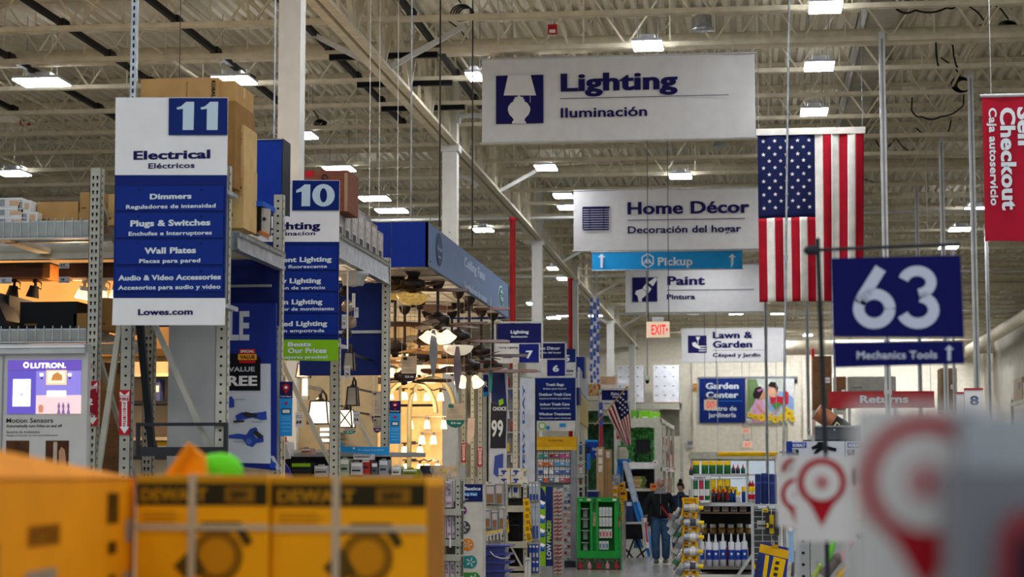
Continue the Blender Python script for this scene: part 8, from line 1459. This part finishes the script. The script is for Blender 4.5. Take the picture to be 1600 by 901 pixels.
def person(loc, rz, lab, man=True):
    t = thing('person', lab, 'person', loc, rz); I = Matrix(); RM['_p'] = I
    # local: facing -y, z up; x = figure's left is +x seen from the front
    h = 1.0 if man else .93
    def N(*a): return (a[0] * h, a[1] * h, a[2] * h, a[3] * h, a[4] * h)
    # body: pelvis, spine, neck, head, arms, legs
    bd = [N(0, 0, .95, .09, .07), N(0, .01, 1.15, .09, .07), N(0, .01, 1.36, .08, .06), N(0, 0, 1.5, .06, .06), N(0, -.02, 1.58, .055, .06),
          N(.16, 0, 1.39, .04, .04), N(.25, .03, 1.18, .035, .035), N(.23, -.08, .98, .035, .035), N(-.16, 0, 1.39, .04, .04), N(-.27, .02, 1.18, .035, .035), N(-.3, -.06, .95, .034, .034),
          N(.09, 0, .86, .06, .06), N(.11, -.05, .5, .06, .06), N(.1, .04, .12, .04, .045), N(-.09, 0, .86, .06, .06), N(-.1, -.16, .52, .06, .06), N(-.09, -.14, .1, .04, .045)]
    ed = [(0, 1), (1, 2), (2, 3), (3, 4), (2, 5), (5, 6), (6, 7), (2, 8), (8, 9), (9, 10), (0, 11), (11, 12), (12, 13), (0, 14), (14, 15), (15, 16)]
    skinmesh('body', t, bd, ed, SKIN)
    jk = [N(0, 0, .8, .2, .17), N(0, .01, 1.1, .18, .145), N(0, .01, 1.36, .2, .14), N(0, .0, 1.5, .11, .1), N(.18, 0, 1.41, .085, .08), N(.265, .03, 1.18, .068, .065), N(.24, -.08, 1.0, .05, .05), N(-.18, 0, 1.41, .085, .08), N(-.285, .02, 1.18, .068, .065), N(-.31, -.055, .97, .05, .05)]
    skinmesh('jacket', t, jk, [(0, 1), (1, 2), (2, 3), (2, 4), (4, 5), (5, 6), (2, 7), (7, 8), (8, 9)], JACK if man else mat('#24344c', .8))
    tr = [N(0, 0, 1.05, .15, .12), N(.09, -.01, .82, .12, .125), N(.11, -.05, .5, .098, .1), N(.105, .04, .09, .08, .085), N(-.09, -.02, .82, .12, .125), N(-.11, -.14, .52, .098, .1), N(-.095, -.12, .08, .08, .085)]
    skinmesh('trousers', t, tr, [(0, 1), (1, 2), (2, 3), (0, 4), (4, 5), (5, 6)], JEAN)
    inv = RM[t.name]
    def put(mb, name, par=t): mb.v = [inv @ (v * h) for v in mb.v]; return mb.build(name, par)
    # shaped head turned slightly
    T = Matrix.Translation((0, -.015, 1.66)) @ Matrix.Rotation(R(22 if man else -15), 4, 'Z') @ Matrix.Rotation(R(0 if man else 18), 4, 'X'); hd = MB(); n = 20; vs = []; rows_ = 14
    for j in range(rows_ + 1):
        v = j / rows_; zz_ = -.125 + .245 * v; rad = math.sqrt(max(0, 1 - ((v - .56) / .56) ** 2)) if v < .56 else math.sqrt(max(0, 1 - ((v - .56) / .445) ** 2))
        for i in range(n):
            a = 2 * pi * i / n; fx = .076 * rad * cos(a); fy = .096 * rad * sin(a)
            if fy < 0 and v < .5: fx *= .86
            if sin(a) < -.85 and .28 < v < .52: fy -= .02 * (1 - abs(v - .38) / .14) * (1 if abs(cos(a)) < .25 else .2)
            if sin(a) < -.6 and .5 < v < .6: fy += .008
            if fy > 0 and v < .3: fy *= .8
            vs.append(T @ Vector((fx, fy, zz_)))
    hd.add(vs, [(j * n + i, j * n + (i + 1) % n, (j + 1) * n + (i + 1) % n, (j + 1) * n + i) for j in range(rows_) for i in range(n)], SKIN, True)
    for s in (-1, 1): hd.add([T @ Vector((s * (.074 + .012 * cos(a) * .5), .01 + .018 * sin(a), .0 + .03 * cos(a))) for a in [k * pi / 4 for k in range(8)]] + [T @ Vector((s * .09, .018, 0))], [(k, (k + 1) % 8, 8) for k in range(8)], SKIN, True)
    hd.lathe([(.022, -.09), (.015, -.03), (.02, .03)], T @ Vector((0, -.0, -.1)), SKIN, 10)
    hb = put(hd, 'head'); f = MB()
    for s in (-1, 1): f.ball(T @ Vector((s * .03, -.082, .012)), .011, mat('#e3ddd6', noise=0), n=8); f.ball(T @ Vector((s * .03, -.09, .012)), .006, BK, n=6); f.add([T @ Vector(p) for p in ((s * .015, -.094, .032), (s * .048, -.084, .032), (s * .048, -.084, .026), (s * .015, -.094, .027))], [(0, 1, 2, 3), (3, 2, 1, 0)], HAIRG if man else BK)
    f.add([T @ Vector(p) for p in ((-.024, -.089, -.055), (0, -.096, -.051), (.024, -.089, -.055), (0, -.095, -.062))], [(0, 1, 2, 3), (3, 2, 1, 0)], mat('#8c5048')); put(f, 'face', t)
    hr = MB(); vs = []
    for j in range(9):
        for i in range(n):
            a = 2 * pi * i / n; v = j / 8; low = -.06 if sin(a) > -.1 else (.055 if sin(a) < -.5 else .02); z_ = low + (.132 - low) * v; rr = math.sqrt(max(0, 1 - max(0, (z_ - .0) / .134) ** 2)); vs.append(T @ Vector((.084 * rr * cos(a), .104 * rr * sin(a) + .004, z_)))
    hr.add(vs, [(j * n + i, j * n + (i + 1) % n, (j + 1) * n + (i + 1) % n, (j + 1) * n + i) for j in range(8) for i in range(n)], HAIRG if man else mat('#1d191c', .7), True)
    if not man: hr.ball(T @ Vector((0, .05, .15)), .05, mat('#1d191c', .7))
    put(hr, 'hair')
    for s, wx, wy, wz in ((1, .23, -.08, .97), (-1, -.3, -.06, .94)):
        hm = MB(); w = Vector((wx, wy, wz)); dn = Vector((0, -.25, -1)).normalized(); hm.cyl(w, w + dn * .05, .028, SKIN, r1=.036, n=10); hm.ball(w + dn * .06, .036, SKIN, sx=.6, n=10)
        for k in range(4):
            o_ = w + dn * .075 + Vector((0, -.027 + .018 * k, 0)); L_ = (.032, .038, .036, .028)[k]; hm.cyl(o_, o_ + dn * L_, .009, SKIN, n=8); hm.cyl(o_ + dn * L_, o_ + dn * L_ + Vector((-s * .02, .005, -.012)), .0085, SKIN, r1=.006, n=8)
        th = w + dn * .04 + Vector((-s * .01, -.035, 0)); hm.cyl(th, th + Vector((-s * .012, -.02, -.035)), .011, SKIN, r1=.008, n=8); put(hm, 'hand')
    for s, x, y in ((1, .1, .04), (-1, -.095, -.14)):
        sh = MB(); sh.lathe([(.04, 0), (.055, .02), (.05, .07), (.035, .1)], (x, y, 0), SHOE, 12, sy=1.2); sh.ball((x, y - .09, .035), .045, SHOE, sy=2.2, sz=.78, n=12); sh.box(x - .05, x + .05, y - .18, y + .07, 0, .015, OFFW); put(sh, 'shoe')
    c = MB(); c.lathe([(.15, -.03), (.12, 0), (.09, .03), (.078, .08)], (0, -.0, 1.46), mat('#77777a', .8) if man else mat('#24344c'), 16); c.bar((0, -.125, 1.0), (0, -.13, 1.45), .008, .008, GREY); put(c, 'collar')
    return t
pm = W(1035, 878, 41.2); pm.z = 0; pm.x = xat(1032, 820, 41.2)
person(tuple(pm), R(5), 'person in black jacket and blue jeans walking with a white and red box')
m = MB(); c = Vector((pm.x - .33, pm.y - .12, .85)); Mx = Matrix.Translation(c) @ Matrix.Rotation(R(15), 4, 'Z') @ Matrix.Rotation(R(-6), 4, 'Y'); m.box(-.03, .03, -.12, .12, -.52, .08, mat('#d9d3d2'), Mx); m.box(.0301, .034, -.12, .12, -.52, .08, mat('#a82833'), Mx); m.box(-.02, .02, -.121, -.12, -.4, .0, mat('#b0404a'), Mx); m.build('carried_box', label='slim white and red box held in the walking man\'s right hand', cat='box')
m = MB(); a = W(1030, 786, 40.8); b = W(1049, 812, 40.8); m.cyl(a, b, .018, mat('#a8242c'), n=8); m.cyl(a, a.lerp(b, .18), .022, BLACK, n=8); m.build('long_red_rod', label='red rod handle in front of the walking man\'s jacket', cat='handle')
pw = W(1065, 800, 47); person((xat(1064, 800, 47), 47, 0), R(-25), 'dark haired person with hair bun looking down behind the sealant rack', man=False)
